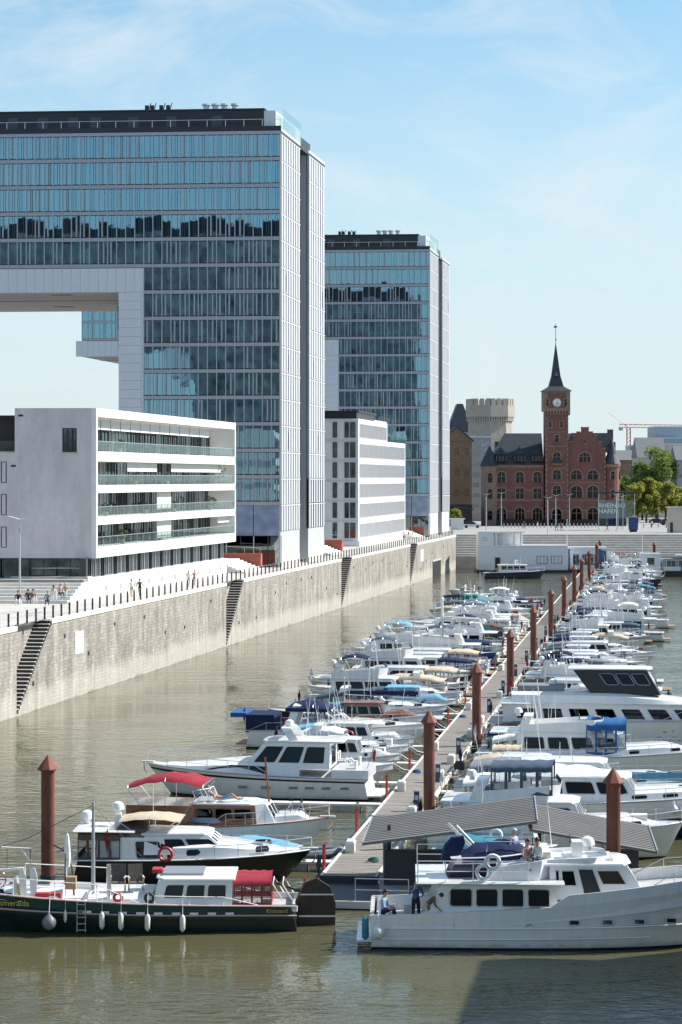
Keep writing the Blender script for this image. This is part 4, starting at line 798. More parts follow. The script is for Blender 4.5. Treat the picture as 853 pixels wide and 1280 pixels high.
# ------------------------------------------------------------------ medieval tower behind
mat('tuff', (0.36, 0.33, 0.285), 0.9, var=0.15, scale=0.6, bump=0.3, bscale=3)
bt = thing('medieval_tower', 'pale stone battlemented tower rising behind the red brick clock building', 'tower', (pxY(613, 545, 655).x, 655, QZ))
s_ = F/655; hh = (598-506)/s_+H-QZ
oct_ = lambda r: [(r*math.cos(R(22.5+45*k)+0.35), r*math.sin(R(22.5+45*k)+0.35)) for k in range(8)]
MB().prism(oct_(6.2), 0, hh-3.5, 'tuff').build('wall', bt); MB().prism(oct_(6.9), hh-3.5, hh-0.2, 'tuff').build('parapet', bt)
pr = oct_(6.75)
mer = MB().box(-0.62, 0.62, -0.35, 0.35, 0, 1.8, 'tuff').mesh('merlon'); cor = MB().box(-0.22, 0.22, -0.3, 0.5, 0, 1.4, 'tuff').mesh('corbel')
for k in range(8):
    a, b = V(*pr[k], 0), V(*pr[(k+1) % 8], 0); ang = math.atan2((b-a).y, (b-a).x)
    for q in (0.14, 0.5, 0.86): link('merlon', mer, bt, a.lerp(b, q)*0.97+V(0, 0, hh-0.2), ang)
    for q in range(7): link('corbel', cor, bt, a.lerp(b, (q+0.5)/7)*0.955+V(0, 0, hh-4.7), ang)
for a_ in (-1.3, 1.5): MB().box(a_-0.5, a_+0.5, -6.3, -5.9, hh-13, hh-10.5, 'dark').build('window', bt)
# ------------------------------------------------------------------ brown gabled house and neighbours left of the clock building
mat('roofgrey', (0.17, 0.175, 0.185), 0.7, var=0.15); mat('brownbrick', (0.27, 0.175, 0.115), 0.85, var=0.15, scale=1.2); mat('cream', (0.50, 0.46, 0.38), 0.8, var=0.08); mat('greybld', (0.28, 0.30, 0.32), 0.7, var=0.1); mat('bluegrey', (0.25, 0.33, 0.40), 0.5, var=0.1)
def house(name, label, x0, x1, ytop, ybase, Y, dep, m, rows, cols, roof=None, rooft=0, ww=1.0, wh=1.4, gm='wglass', fm='cream', side=True):
    s = F/Y; xc = (x0+x1)/2; o = thing(name, label, 'building', ((xc-426.5)/s, Y, QZ)); w2 = (x1-x0)/2/s; h = H-(ytop-YH)/s-QZ
    MB().box(-w2, w2, 0, dep, 0, h, m).build('wall', o)
    if roof == 'gable': MB().loft([[(-w2-0.3, -0.3, h), (w2+0.3, -0.3, h), (w2+0.3, dep, h), (-w2-0.3, dep, h)], [(-w2-0.3, dep/2-0.1, h+rooft), (w2+0.3, dep/2-0.1, h+rooft), (w2+0.3, dep/2+0.1, h+rooft), (-w2-0.3, dep/2+0.1, h+rooft)]], 'roofgrey').build('roof', o)
    elif roof == 'gablefront': MB().loft([[(-w2-0.3, -0.3, h), (w2+0.3, -0.3, h), (0, -0.3, h+rooft)], [(-w2-0.3, dep, h), (w2+0.3, dep, h), (0, dep, h+rooft)]], m).loft([[(-w2-0.5, -0.6, h-0.2), (0, -0.6, h+rooft), (0, -0.6, h+rooft+0.3), (-w2-0.5, -0.6, h+0.1)], [(-w2-0.5, dep, h-0.2), (0, dep, h+rooft), (0, dep, h+rooft+0.3), (-w2-0.5, dep, h+0.1)]], 'slate').loft([[(w2+0.5, -0.6, h-0.2), (0, -0.6, h+rooft), (0, -0.6, h+rooft+0.3), (w2+0.5, -0.6, h+0.1)], [(w2+0.5, dep, h-0.2), (0, dep, h+rooft), (0, dep, h+rooft+0.3), (w2+0.5, dep, h+0.1)]], 'slate').build('roof', o)
    elif roof == 'mansard': MB().loft([[(-w2-0.2, -0.2, h), (w2+0.2, -0.2, h), (w2+0.2, dep, h), (-w2-0.2, dep, h)], [(-w2+rooft*0.35, rooft*0.35, h+rooft), (w2-rooft*0.35, rooft*0.35, h+rooft), (w2-rooft*0.35, dep, h+rooft), (-w2+rooft*0.35, dep, h+rooft)]], 'slate').build('roof', o)
    else: MB().box(-w2-0.2, w2+0.2, -0.2, dep, h, h+0.4, 'kpanel').build('roof', o)
    for r in range(rows):
        for c in range(cols):
            win(o, XT, -w2+(c+0.5)*2*w2/cols-ww/2, -0.05, h*(r+0.35)/rows, ww, wh, gm, fm, 1, back='dark', dep=0.1)
    return o
h1 = house('brick_house', 'brown brick gabled house with outside stair and stacked balconies', 552, 590, 551, 655, 585, 12, 'brownbrick', 4, 3, 'gablefront', 3.4, 0.9, 1.6, fm='darkframe')
for i in range(7):
    MB().box(3.9, 5.6, -1.6, 0, 1.5+i*2.6, 1.7+i*2.6, 'cream').box(3.9, 5.6, -1.65, -1.55, 1.7+i*2.6, 2.6+i*2.6, 'cream').build('balcony', h1)
mb = MB(); [mb.box(6.2+q*1.3, 6.3+q*1.3, -2, -1.9, 0, 21-q*3, 'alu') for q in range(4)]
for i in range(16): mb.box(6.2, 8.4, -2.0, -1.2, 1+i*1.25, 1.08+i*1.25, 'alu').tube([(6.2, -2, 1+i*1.25), (8.4, -2, 1.9+i*1.25)], 0.05, 'alu', 4)
mb.build('stair_tower', h1)
house('grey_office_building', 'grey glazed office building below the medieval tower', 573, 614, 547, 640, 625, 14, 'greybld', 5, 5, None, 0, 1.2, 2.0)
house('slate_roof_house', 'steep dark mansard roofed house beside the medieval tower', 560, 592, 540, 640, 690, 14, 'greybld', 3, 3, 'mansard', 8.5)
mb = MB(); bs = thing('shed', 'low black timber shed beside the promenade head', 'building', (pxY(575, 640, 560).x, 560, QZ)); mb.box(-4.5, 3, 0, 8, 0, 5.2, 'darkbrick').build('wall', bs)
MB().loft([[(-5, -0.5, 5.2), (3.4, -0.5, 3.9), (3.4, 8.5, 3.9), (-5, 8.5, 5.2)], [(-5, -0.5, 5.5), (3.4, -0.5, 4.2), (3.4, 8.5, 4.2), (-5, 8.5, 5.5)]], 'slate').build('roof', bs)
kk = thing('white_kiosk', 'small white glazed kiosk at the end of the promenade', 'kiosk', (pxY(572, 660, 520).x, 520, QZ)); MB().box(-1.4, 1.4, 0, 2.4, 0, 2.3, 'white').build('wall', kk); MB().box(-1.7, 1.7, -0.3, 2.7, 2.3, 2.55, 'white').build('roof', kk)
for a in (-1.0, 0.1): win(kk, XT, a, -0.05, 0.9, 0.9, 1.1, 'wglass', 'white', 0, back='dark', dep=0.08)
# ------------------------------------------------------------------ buildings beyond the trees
house('glass_office_block', 'pale blue stepped glass office block on the skyline beyond the trees', 812, 862, 548, 620, 900, 25, 'bluegrey', 4, 10, None, 0, 1.4, 2.2, 'kglass', 'kpanel')
house('glass_office_block', 'small glazed penthouse storey on top of the pale blue skyline block', 818, 856, 534, 620, 905, 20, 'bluegrey', 1, 1, None, 0, 1.4, 2.2, 'kglass', 'kpanel')
house('town_house', 'grey town house with steep slate roof behind the leafy trees', 798, 832, 572, 640, 680, 14, 'cream', 4, 6, 'gable', 6)
house('town_house', 'cream town house with flat roof beside the steep slate roof', 836, 868, 556, 640, 700, 14, 'cream', 5, 5, None)
house('town_house', 'pale blue narrow town house behind the leafy trees', 788, 806, 558, 640, 720, 12, 'bluegrey', 4, 3, None)
house('town_house', 'brown town house partly hidden between clock building and trees', 772, 792, 575, 640, 700, 12, 'brownbrick', 4, 3, 'gable', 3)
house('town_house', 'tall grey facade rising at the plaza corner beside the trees', 846, 880, 575, 640, 640, 12, 'greybld', 5, 4, 'gable', 4)
tc_ = thing('tower_crane', 'thin red and white tower crane on the far skyline', 'crane', (pxY(786, 560, 950).x, 950, QZ)); s = F/950
mb = MB(); ht = (598-533)/s+11
for dx, dy in ((-0.7, -0.7), (0.7, -0.7), (0.7, 0.7), (-0.7, 0.7)): mb.tube([(dx, dy, 0), (dx, dy, ht)], 0.14, 'redpaint', 4)
for i in range(20): mb.tube([(-0.7, -0.7, ht*i/20), (0.7, -0.7, ht*(i+1)/20)], 0.09, 'redpaint', 4)
mb.build('mast', tc_)
mb = MB()
for z in (0, 1.4): mb.tube([(-4, 0, ht+z), (24, 0, ht+z*0.7)], 0.13, 'redpaint', 4)
for i in range(14): mb.tube([(-4+i*2, 0, ht), (-3+i*2, 0, ht+1.2), (-2+i*2, 0, ht)], 0.07, 'redpaint', 4)
mb.build('jib', tc_); MB().tube([(0, 0, ht), (-8, 0, ht+6)], 0.12, 'redpaint', 4).build('luffing_boom', tc_); MB().box(-4, -2.4, -0.7, 0.7, ht-1.2, ht+0.2, 'concrete').build('counterweight', tc_)
# ------------------------------------------------------------------ trees
mat('bark', (0.07, 0.05, 0.035), 0.9, var=0.3); mat('leafa', (0.28, 0.31, 0.06), 0.55, var=0.3, scale=0.4, rgb2=(0.36, 0.38, 0.08)); mat('leafb', (0.17, 0.24, 0.055), 0.55, var=0.35, scale=0.4); mat('leafc', (0.34, 0.35, 0.08), 0.55, var=0.3, scale=0.4)
for n_ in ('leafa', 'leafb', 'leafc'):      # thin leaves let light through
    t = MATS[n_].node_tree; p = t.nodes['Principled BSDF']; tr_ = t.nodes.new('ShaderNodeBsdfTranslucent'); mx = t.nodes.new('ShaderNodeMixShader'); mx.inputs[0].default_value = 0.6
    t.links.new(p.inputs['Base Color'].links[0].from_socket, tr_.inputs[0]); t.links.new(p.outputs[0], mx.inputs[1]); t.links.new(tr_.outputs[0], mx.inputs[2]); t.links.new(mx.outputs[0], t.nodes['Material Output'].inputs[0])
def tree(label, x, ybase, Y, h, rx, lm, seed, n=7800, group='trees at the plaza edge', trunk=0.3, hz0=0.25):
    rnd = random.Random(seed); s = F/Y
    o = thing('leafy_tree', label, 'tree', ((x-426.5)/s, Y, QZ), 0, group)
    mb = MB(); mb.tube([(0, 0, 0), (0.1, 0, h*0.3), (-0.1, 0.1, h*0.65)], [0.3, 0.2, 0.08], 'bark', 7)
    cl = []
    for i in range(26):
        a = rnd.uniform(0, 6.28); zz = rnd.uniform(hz0, 0.97); rr = rx*math.sin(math.pi*min(1, max(0.12, (zz-hz0+0.1)/(1.12-hz0))))**0.7*rnd.uniform(0.35, 0.95)
        c = V(rr*math.cos(a), rr*math.sin(a), h*zz); cl.append((c, rnd.uniform(0.26, 0.42)*rx*1.25))
        if i < 12: mb.tube([(0, 0, h*max(0.2, zz-0.25)), c*0.55+V(0, 0, h*zz*0.4), c], [0.12, 0.07, 0.02], 'bark', 5)
    mb.build('trunk', o, 40)
    mb = MB()
    for c, r in cl:
        for i in range(n//26):
            d = V(rnd.gauss(0, 1), rnd.gauss(0, 1), rnd.gauss(0, 0.8)); d = d.normalized()*r*rnd.random()**0.45
            q = c+d; a = V(rnd.gauss(0, 1), rnd.gauss(0, 1), rnd.gauss(0, 0.6)).normalized(); b = a.cross(V(rnd.gauss(0, 1), rnd.gauss(0, 1), rnd.gauss(0, 1))).normalized(); l = rnd.uniform(0.22, 0.42)
            mb.poly([q-a*l, q+b*l*0.6, q+a*l, q-b*l*0.6], lm)
    mb.build('crown', o)
tree('tall mid-green leafy tree rising above the yellow-green hedge trees', 822, 650, 640, 20.0, 5.2, 'leafb', 1)
tree('slim mid-green leafy tree beside the tall one at plaza edge', 803, 650, 645, 15.5, 4.0, 'leafb', 2)
for i, x in enumerate((797, 808, 820, 832, 843)): tree('broad yellow-green young tree in the row at the plaza edge', x, 650, 600+i*2, 10.2+(i % 2)*0.8, 3.0, 'leafa' if i % 2 else 'leafc', 10+i, 7000, hz0=0.3)
tree('dark green tree squeezed between the clock building and the trees', 781, 650, 660, 12, 2.6, 'leafb', 31, 3000, hz0=0.15)
tree('dark green tree rising at the corner of the plaza', 852, 650, 660, 10, 3.5, 'leafb', 32, 3000)
tree('small yellow-green tree beside the white kiosk', 569, 650, 545, 4.2, 1.5, 'leafc', 33, 1500)
# ------------------------------------------------------------------ plaza furniture: lamps, sign, boxes, flag
def lamp(label, x, ytop, ybase, z0, group=None, two=True, Y=None):
    if Y is None: Y = (H-z0)*F/(ybase-YH)
    s = F/Y; h = (ybase-ytop)/s; o = thing('street_lamp', label, 'street lamp', ((x-426.5)/s, Y, z0), 0, group)
    MB().tube([(0, 0, 0), (0, 0, h*0.5), (0, 0, h)], [0.11, 0.09, 0.06], 'alu', 8).build('pole', o); MB().lathe([(0.22, 0), (0.22, 0.05), (0.12, 0.3)], 'alu', n=8).build('foot', o)
    if two: MB().loft([[(-1.0, -0.5, h+0.55), (0, -0.5, h+0.2), (1.0, -0.5, h+0.55), (0, -0.5, h+0.28)], [(-1.0, 0.5, h+0.55), (0, 0.5, h+0.2), (1.0, 0.5, h+0.55), (0, 0.5, h+0.28)]], 'white').build('reflector', o)
    MB().box(-0.12, 0.12, -0.12, 0.12, h-0.9, h-0.55, 'alu').build('lamp_head', o); return o
lamp('tall lamp post with white wing reflector beside the seating steps', 25, 641, 743, QZ+0.1, Y=211)
for i, (x, yt, yb) in enumerate(((608, 620, 664), (627, 618, 660), (685, 624, 668), (695, 621, 662), (712, 620, 658), (771, 620, 664), (777, 622, 661))):
    lamp('grey lamp post with white wing reflectors on the plaza before the brick building', x, yt, yb, QZ, 'plaza lamp posts')
sg = thing('harbour_sign', 'grey glass information pavilion carrying the harbour name in white letters', 'sign', (pxY(767, 655, 515).x, 515, QZ)); s = F/515
mat('signgrey', (0.16, 0.20, 0.22), 0.4, var=0.15, scale=0.3); mat('signwhite', (0.8, 0.82, 0.83), 0.5, var=0.02); mat('sbluebox', (0.015, 0.05, 0.16), 0.45, var=0.1)
MB().box(-3.4, 2.9, 0, 0.1, 1.0, 6.6, 'signgrey').build('panel', sg)
for i in range(6): MB().box(-3.4+i*1.05, -3.4+i*1.05+1.0, -0.06, -0.01, 0.9, 2.6, 'wglass').build('pane', sg)
MB().box(-3.6, 5.0, -1.2, 4.0, 8.2, 8.5, 'kdark').build('roof', sg)
mb = MB(); [mb.box(x, x+0.14, -0.5, -0.36, 0, 8.2, 'alu') for x in (-3.4, 0.9, 2.0, 4.6)]; mb.build('post', sg)
MB().box(3.0, 4.8, 0.3, 0.36, 1, 6.6, 'railglass').build('side_glass', sg)
def text(s, size, loc, par, m, name='lettering', rot=(R(90), 0, 0), ext=0.02, align='LEFT', shear=0.0):
    cu = bpy.data.curves.new(name, 'FONT'); cu.body = s; cu.size = size; cu.extrude = ext; cu.align_x = align; cu.shear = shear; cu.resolution_u = 3
    o = bpy.data.objects.new(name, cu); COL.objects.link(o)
    dg = bpy.context.evaluated_depsgraph_get(); me = bpy.data.meshes.new_from_object(o.evaluated_get(dg)); bpy.data.objects.remove(o)
    me.materials.clear(); me.materials.append(MATS[m]); q = link(name, me, par, loc); q.rotation_euler = rot; return q
text('RHEINAU', 1.42, (-3.35, -0.04, 5.0), sg, 'signwhite'); text('HAFEN', 1.42, (-3.35, -0.04, 3.75), sg, 'signwhite')
bx = thing('advertising_box', 'dark blue advertising box standing on the plaza', 'box', (pxY(792, 665, 497).x, 497, QZ)); MB().box(-1.0, 1.0, 0, 0.5, 0.5, 3.2, 'sbluebox').build('body', bx); MB().box(-0.8, 0.8, 0.1, 0.4, 0, 0.5, 'dark').build('foot', bx); MB().box(-1.05, 1.05, -0.03, 0.53, 3.2, 3.3, 'alu').build('frame', bx)
pv = thing('kiosk', 'tall pale stone kiosk pillar at the head of the steps', 'kiosk', (pxY(845, 665, 490).x, 490, QZ)); MB().box(-1.5, 2.0, 0, 2.5, 0, 5.2, 'cream').build('body', pv); MB().box(-1.8, 2.4, -0.3, 2.8, 5.2, 5.5, 'concrete').build('roof', pv); MB().box(-1.2, -0.6, -0.04, -0.004, 0.1, 2.2, 'dark').build('door', pv)
for i in range(44):
    x = 630+i*4.6
    if 745 < x < 790: continue
    q = px(x, 659.5, QZ)
    if i == 0: bo = MB().lathe([(0.12, 0), (0.12, 0.9), (0.04, 1.0)], 'stepgrey', n=6).mesh('bollard')
    if i % 2 == 0 or x < 750: tag(link('bollard', bo, None, (q.x, q.y, QZ)), 'short pale bollard in the row before the clock building', 'bollard', 'bollards before the clock building')
def car(label, x, y, m, rot=0):
    q = px(x, y, QZ); o = thing('parked_car', label, 'car', (q.x, q.y, QZ), rot, 'cars parked by the plaza')
    MB().xz([(-2.1, 0.35), (2.1, 0.35), (2.15, 0.75), (1.2, 0.9), (-2.0, 0.95), (-2.15, 0.7)], -0.85, 0.85, m).build('body', o)
    MB().loft([[(-1.7, -0.82, 0.93), (1.1, -0.82, 0.93), (1.1, 0.82, 0.93), (-1.7, 0.82, 0.93)], [(-1.2, -0.65, 1.48), (0.4, -0.65, 1.48), (0.4, 0.65, 1.48), (-1.2, 0.65, 1.48)]], 'dark').build('cabin', o)
    for a in (-1.3, 1.3):
        for b in (-0.86, 0.70): MB().loft([[(a+0.33*math.cos(k*0.6283), b, 0.33+0.33*math.sin(k*0.6283)) for k in range(10)], [(a+0.33*math.cos(k*0.6283), b+0.16, 0.33+0.33*math.sin(k*0.6283)) for k in range(10)]], 'rubber').build('wheel', o)
car('dark blue car parked under the yellow-green trees', 822, 655.5, 'navy'); car('black car parked beside the trees at the plaza edge', 836, 656.5, 'black'); car('silver car parked beside the promenade head', 590, 660, 'alu')
# ------------------------------------------------------------------ floating white harbour pavilion and houseboats
mat('pavilion', (0.70, 0.74, 0.80), 0.6, var=0.04, scale=0.4)
fy = 455; s = F/fy
fp = thing('floating_pavilion', 'white floating clubhouse with small upper storey before the steps', 'building', (pxY(598, 700, fy).x, fy, 0))
wd = (710-598)/s
MB().box(-0.3, wd+0.3, -1, 8, -0.5, 0.55, 'dark').build('pontoon', fp); MB().box(0, wd, 0, 7, 0.55, 5.15, 'pavilion').build('wall', fp); MB().box(-0.1, wd+0.1, -0.1, 7.1, 5.15, 5.35, 'white').build('roof', fp)
MB().box(0, 3.0, 0.02, 6, 5.35, 7.9, 'pavilion').box(3.0, 9.0, 3.5, 6, 5.35, 7.7, 'pavilion').box(0, 9.2, 0.0, 6.2, 7.9, 8.1, 'white').build('upper_storey', fp)
for a in (3.4, 4.9, 6.9, 8.2): MB().box(a, a+0.3, 0.1, 0.35, 5.35, 7.9, 'white').build('column', fp)
MB().box(3.3, 4.3, -0.05, -0.005, 0.6, 3.0, 'dark').build('door', fp)
for a in (11.5, 14.3): win(fp, XT, a, -0.06, 1.8, 2.1, 1.5, 'wglass', 'dark', 2, back='roomwall', dep=0.1)
mb = MB(); mb.tube([(0, -0.9, 1.55), (wd, -0.9, 1.55)], 0.03, 'alu', 4); [mb.tube([(i*1.5, -0.9, 0.55), (i*1.5, -0.9, 1.55)], 0.025, 'alu', 4) for i in range(12)]; mb.build('railing', fp)
MB().torus((1.3, -0.03, 6.6), 0.4, 0.05, 'alu', 'y').build('round_window', fp)
f2 = thing('floating_cabin', 'white and blue floating cabin with curved white side wall', 'building', (pxY(712, 700, fy+2).x, fy+2, 0))
MB().box(-0.2, 11, 0, 6, -0.4, 0.6, 'dark').build('pontoon', f2); MB().box(0.2, 5.5, 0.5, 5, 0.6, 4.6, 'pavilion').box(5.5, 7.3, 0.5, 5, 0.6, 4.2, 'bluehull').build('wall', f2); MB().box(-0.2, 7.4, 0.2, 5.2, 4.6, 5.0, 'white').build('roof', f2)
MB().xz([(7.4, 0.6), (10.6, 0.6), (10.4, 2.0), (9.6, 3.3), (8.6, 4.0), (7.4, 4.4)], 0.6, 0.8, 'white').build('curved_wall', f2)
for a in (0.7, 2.4, 4.1): win(f2, XT, a, 0.42, 1.4, 1.3, 2.2, 'wglass', 'white', 1, back='roomwall', dep=0.08)
h2 = thing('houseboat', 'white houseboat with black hull moored before the plaza steps', 'houseboat', (pxY(801, 724, 436).x, 436, 0))
MB().xz([(-0.2, 1.1), (18, 1.1), (18, -0.4), (0.2, -0.4)], 0, 4.5, 'black').build('hull', h2); MB().box(0.3, 3.8, 0.3, 4.2, 1.1, 4.2, 'pavilion').box(4.2, 17, 1.0, 4.2, 1.1, 3.4, 'greybld').build('cabin', h2)
MB().box(0.1, 4.0, 0.1, 4.4, 4.2, 4.4, 'white').box(7.0, 17.5, 0.5, 4.4, 3.9, 4.1, 'white').build('roof', h2)
win(h2, XT, 1.2, 0.22, 2.2, 1.5, 1.4, 'wglass', 'white', 0, back='dark', dep=0.08)
for a in (5.0, 7.2, 9.4, 12): win(h2, XT, a, 0.92, 1.6, 1.8, 1.5, 'wglass', 'white', 1, back='dark', dep=0.08)
MB().box(4.4, 7.6, 0.4, 0.5, 1.1, 1.9, 'white').build('fence', h2)
gw = thing('gangway', 'white floating gangway with rail before the plaza steps', 'gangway', (pxY(778, 712, 450).x, 450, 0)); MB().box(0, 4.5, 0, 2, 0.3, 0.7, 'white').build('deck', gw); mb = MB(); [mb.box(i*1.1, i*1.1+0.12, 0, 0.12, 0.7, 3.0, 'white') for i in range(5)]; mb.box(0, 4.5, 0, 0.1, 2.9, 3.05, 'white').build('rail', gw); MB().box(1.4, 4.4, 0.4, 1.4, 0.7, 2.6, 'navy').build('box', gw)
for x, yt, yb, lab in ((709, 650, 700, 'white flagpole with limp flag beside the floating clubhouse'), (803, 660, 705, 'white flagpole without flag beside the houseboat')):
    Y = 458; q = pxY(x, yb, Y); h = (yb-yt)/(F/Y)+1; o = thing('flagpole', lab, 'flagpole', (q.x, Y, q.z-1)); MB().tube([(0, 0, 0), (0, 0, h)], [0.09, 0.05], 'white', 6).build('pole', o); MB().lathe([(0.1, 0), (0.1, 0.15)], 'white', (0, 0, h), 6).build('truck', o)
    if x < 750: MB().loft([[(0.05, 0, h-0.3), (0.08, 0.02, h-0.3)], [(0.5, 0.1, h-1.2), (0.52, 0.12, h-1.2)], [(0.35, 0.0, h-3.0), (0.37, 0.02, h-3.0)], [(0.05, 0, h-2.6), (0.08, 0.02, h-2.6)]], 'c_white').build('flag', o)
# ------------------------------------------------------------------ boats
def sm(a, b, x): x = max(0.0, min(1.0, (x-a)/(b-a))); return x*x*(3-2*x)
class Boat:
    """local x forward, y to port, z up from the waterline"""
    def __init__(s, name, label, loc, rot, L, B, fs, fb, hull='gelcoat', stripe=None, boot='black', rake=0.9, lod=0, stern=0.88, group='boats moored at the jetty', bulwark=0.0, fine=2.3, cat='boat', deckm='deckgrey', rub='steel', upper=None, cockpit=None):
        s.o = thing(name, label, cat, loc, rot, group); s.L, s.B, s.fs, s.fb, s.rake, s.st, s.fine = L, B, fs, fb, rake, stern, fine
        s.lod = lod; s.bul = bulwark; s.seg = 6 if lod == 0 else 4; s.cock = cockpit
        s.hull(hull, stripe, boot, upper); s.deck(deckm); s.rubrail(rub)
    def X(s, t): return (t-0.5)*s.L
    def half(s, t):
        if t < 0.45: k = s.st+(1-s.st)*sm(0, 0.45, t)
        else: k = max(0.0, 1-((t-0.45)/0.55)**s.fine)**0.8
        return max(0.02, s.B/2*k)
    def sheer(s, t): return s.fs+(s.fb-s.fs)*(0.25*t+0.75*t*t)
    def part(s, mb, name, par=None, sm_=35): return mb.build(name, par or s.o, sm_)
    def ring(s, t):
        w, z = s.half(t), s.sheer(t); fl = 0.50*t**3
        pts = [(0.0, -0.7+0.35*t**4), (w*(0.80-fl), -0.30), (w*(0.90-fl*0.8), 0.0), (w*(0.915-fl*0.75), 0.10), (w*(0.955-fl*0.45), z*0.5), (w*(0.985-fl*0.16), z*0.78), (w*(0.99-fl*0.12), z*0.86), (w, z)]
        return [(s.X(t)-s.rake*(1-max(0, q)/z)*t**5-(0.10*s.rake if t == 1 and i == 0 else 0)+(0.25*(1-t)**8*(q/z)), p, q) for i, (p, q) in enumerate(pts)]
    def hull(s, m, stripe, boot, upper):
        N = 18 if s.lod == 0 else (12 if s.lod == 1 else 9); ts = [1-(1-i/N)**1.35 for i in range(N+1)]
        rings = []
        for t in ts:
            h = s.ring(t); rings.append([(x, -y, z) for x, y, z in reversed(h)]+[(x, y, z) for x, y, z in h[1:]])
        mr = [upper or m, stripe or upper or m, upper or m, m, boot, 'antifoul', 'antifoul']
        mb = MB(); mb.loft(rings, None, cap=False, closed=False, mrow=mr+mr[::-1])
        r0 = rings[0]; n = len(r0)//2
        for i in range(n): mb.poly([r0[i], r0[i+1], r0[-2-i], r0[-1-i]], mr[i])
        s.part(mb, 'hull', None, 50)
    def deckz(s, t): return s.sheer(t)-0.04-s.bul
    def deck(s, m):
        N = 14 if s.lod == 0 else 8; ts = [i/N*0.985 for i in range(N+1)]
        c = s.cock
        if c: ts = sorted(set(ts+[c[0], c[0]+1e-4, c[1], c[1]+1e-4]))
        rows = []
        for t in ts:
            w = max(0.01, s.half(t)*0.975-0.02); z = s.deckz(t)
            if c and c[0]+5e-5 < t <= c[1]+5e-5: z -= c[2]
            rows.append([(s.X(t)-0.02, -w, z), (s.X(t)-0.02, -w*0.5, z+0.03), (s.X(t)-0.02, w*0.5, z+0.03), (s.X(t)-0.02, w, z)])
        mb = MB(); mb.loft(rows, m, cap=False, closed=False)
        # inner face of the bulwark
        if s.bul > 0 or c:
            for sg in (-1, 1):
                st = [[(s.X(t), sg*s.half(t), s.sheer(t)), (s.X(t), sg*(s.half(t)*0.975-0.02), s.sheer(t)), (s.X(t), sg*(s.half(t)*0.975-0.02), s.deckz(t)-(c[2] if c else 0))] for t in ts]
                mb.loft(st, 'gelcoat', cap=False, closed=False)
        s.part(mb, 'deck')
    def rubrail(s, m):
        if not m: return
        N = 16 if s.lod == 0 else 8
        pts = [(s.X(i/N*0.995), s.half(i/N*0.995)+0.015, s.sheer(i/N*0.995)-0.03) for i in range(N+1)]
        pts = pts+[(x, -y, z) for x, y, z in reversed(pts)]
        s.part(MB().tube(pts, 0.035, m, 4), 'rub_rail')
    # ---- superstructure
    def trunk(s, t0, t1, h, wf=0.72, m='gelcoat', ports=3, z=None, nose=0.3, portm='bglass'):
        N = 7; rows = []
        for i in range(N+1):
            t = t0+(t1-t0)*i/N; w = min(s.half(t)*wf, s.half(t)-0.15 if s.half(t) > 0.3 else s.half(t)*0.5); zz = (z if z is not None else s.deckz(t)-0.02); q = i/N
            hh = h*(1-sm(1-nose, 1, q)*0.85); w = max(0.05, w)
            rows.append([(s.X(t), -w, zz), (s.X(t), -w*0.92, zz+hh*0.7), (s.X(t), -w*0.7, zz+hh), (s.X(t), w*0.7, zz+hh), (s.X(t), w*0.92, zz+hh*0.7), (s.X(t), w, zz)])
        o = s.part(MB().loft(rows, m), 'coachroof')
        for i in range(ports):
            t = t0+(t1-t0)*(0.12+0.55*i/max(1, ports-1)); dt = min(0.05, (t1-t0)*0.12)
            for sg in (-1, 1):
                pts = []
                for tt, q in ((t, 0.22), (t+dt, 0.22), (t+dt*1.08, 0.42), (t+dt*0.9, 0.6), (t, 0.6), (t-dt*0.1, 0.4)):
                    w = min(s.half(tt)*wf, s.half(tt)-0.15); zz = (z if z is not None else s.deckz(tt)-0.02)
                    pts.append((s.X(tt), sg*(w*(1-0.08*q/0.7)+0.014), zz+h*q))
                s.part(MB().poly(pts, portm), 'porthole', o)
        return o
    def house(s, t0, t1, h, rf=0.5, rb=0.05, wf=0.82, wt=0.88, z=None, m='gelcoat', n=3, wz=(0.38, 0.86), gl='bglass', front=3, roof=True, oh=0.18, roofm=None, aft=0.0, back=True, fr='alu', wspan=(0.05, 0.95), taper=0.9, fwz=None):
        x0, x1 = s.X(t0), s.X(t1); w0, w1 = s.half(t0)*wf, s.half(min(t1, 0.9))*wf*taper
        w0 = max(w0, w1) if t1 < 0.75 else w0
        z0 = z if z is not None else s.deckz((t0+t1)/2)-0.04
        b = {(-1, 0): V(x0, -w0, z0), (-1, 1): V(x1, -w1, z0), (1, 0): V(x0, w0, z0), (1, 1): V(x1, w1, z0)}
        tp = {(-1, 0): V(x0+rb, -w0*wt, z0+h), (-1, 1): V(x1-rf, -w1*wt, z0+h), (1, 0): V(x0+rb, w0*wt, z0+h), (1, 1): V(x1-rf, w1*wt, z0+h)}
        order = [(-1, 0), (-1, 1), (1, 1), (1, 0)]
        o = s.part(MB().hexa([b[k] for k in order], [tp[k] for k in order], m), 'cabin')
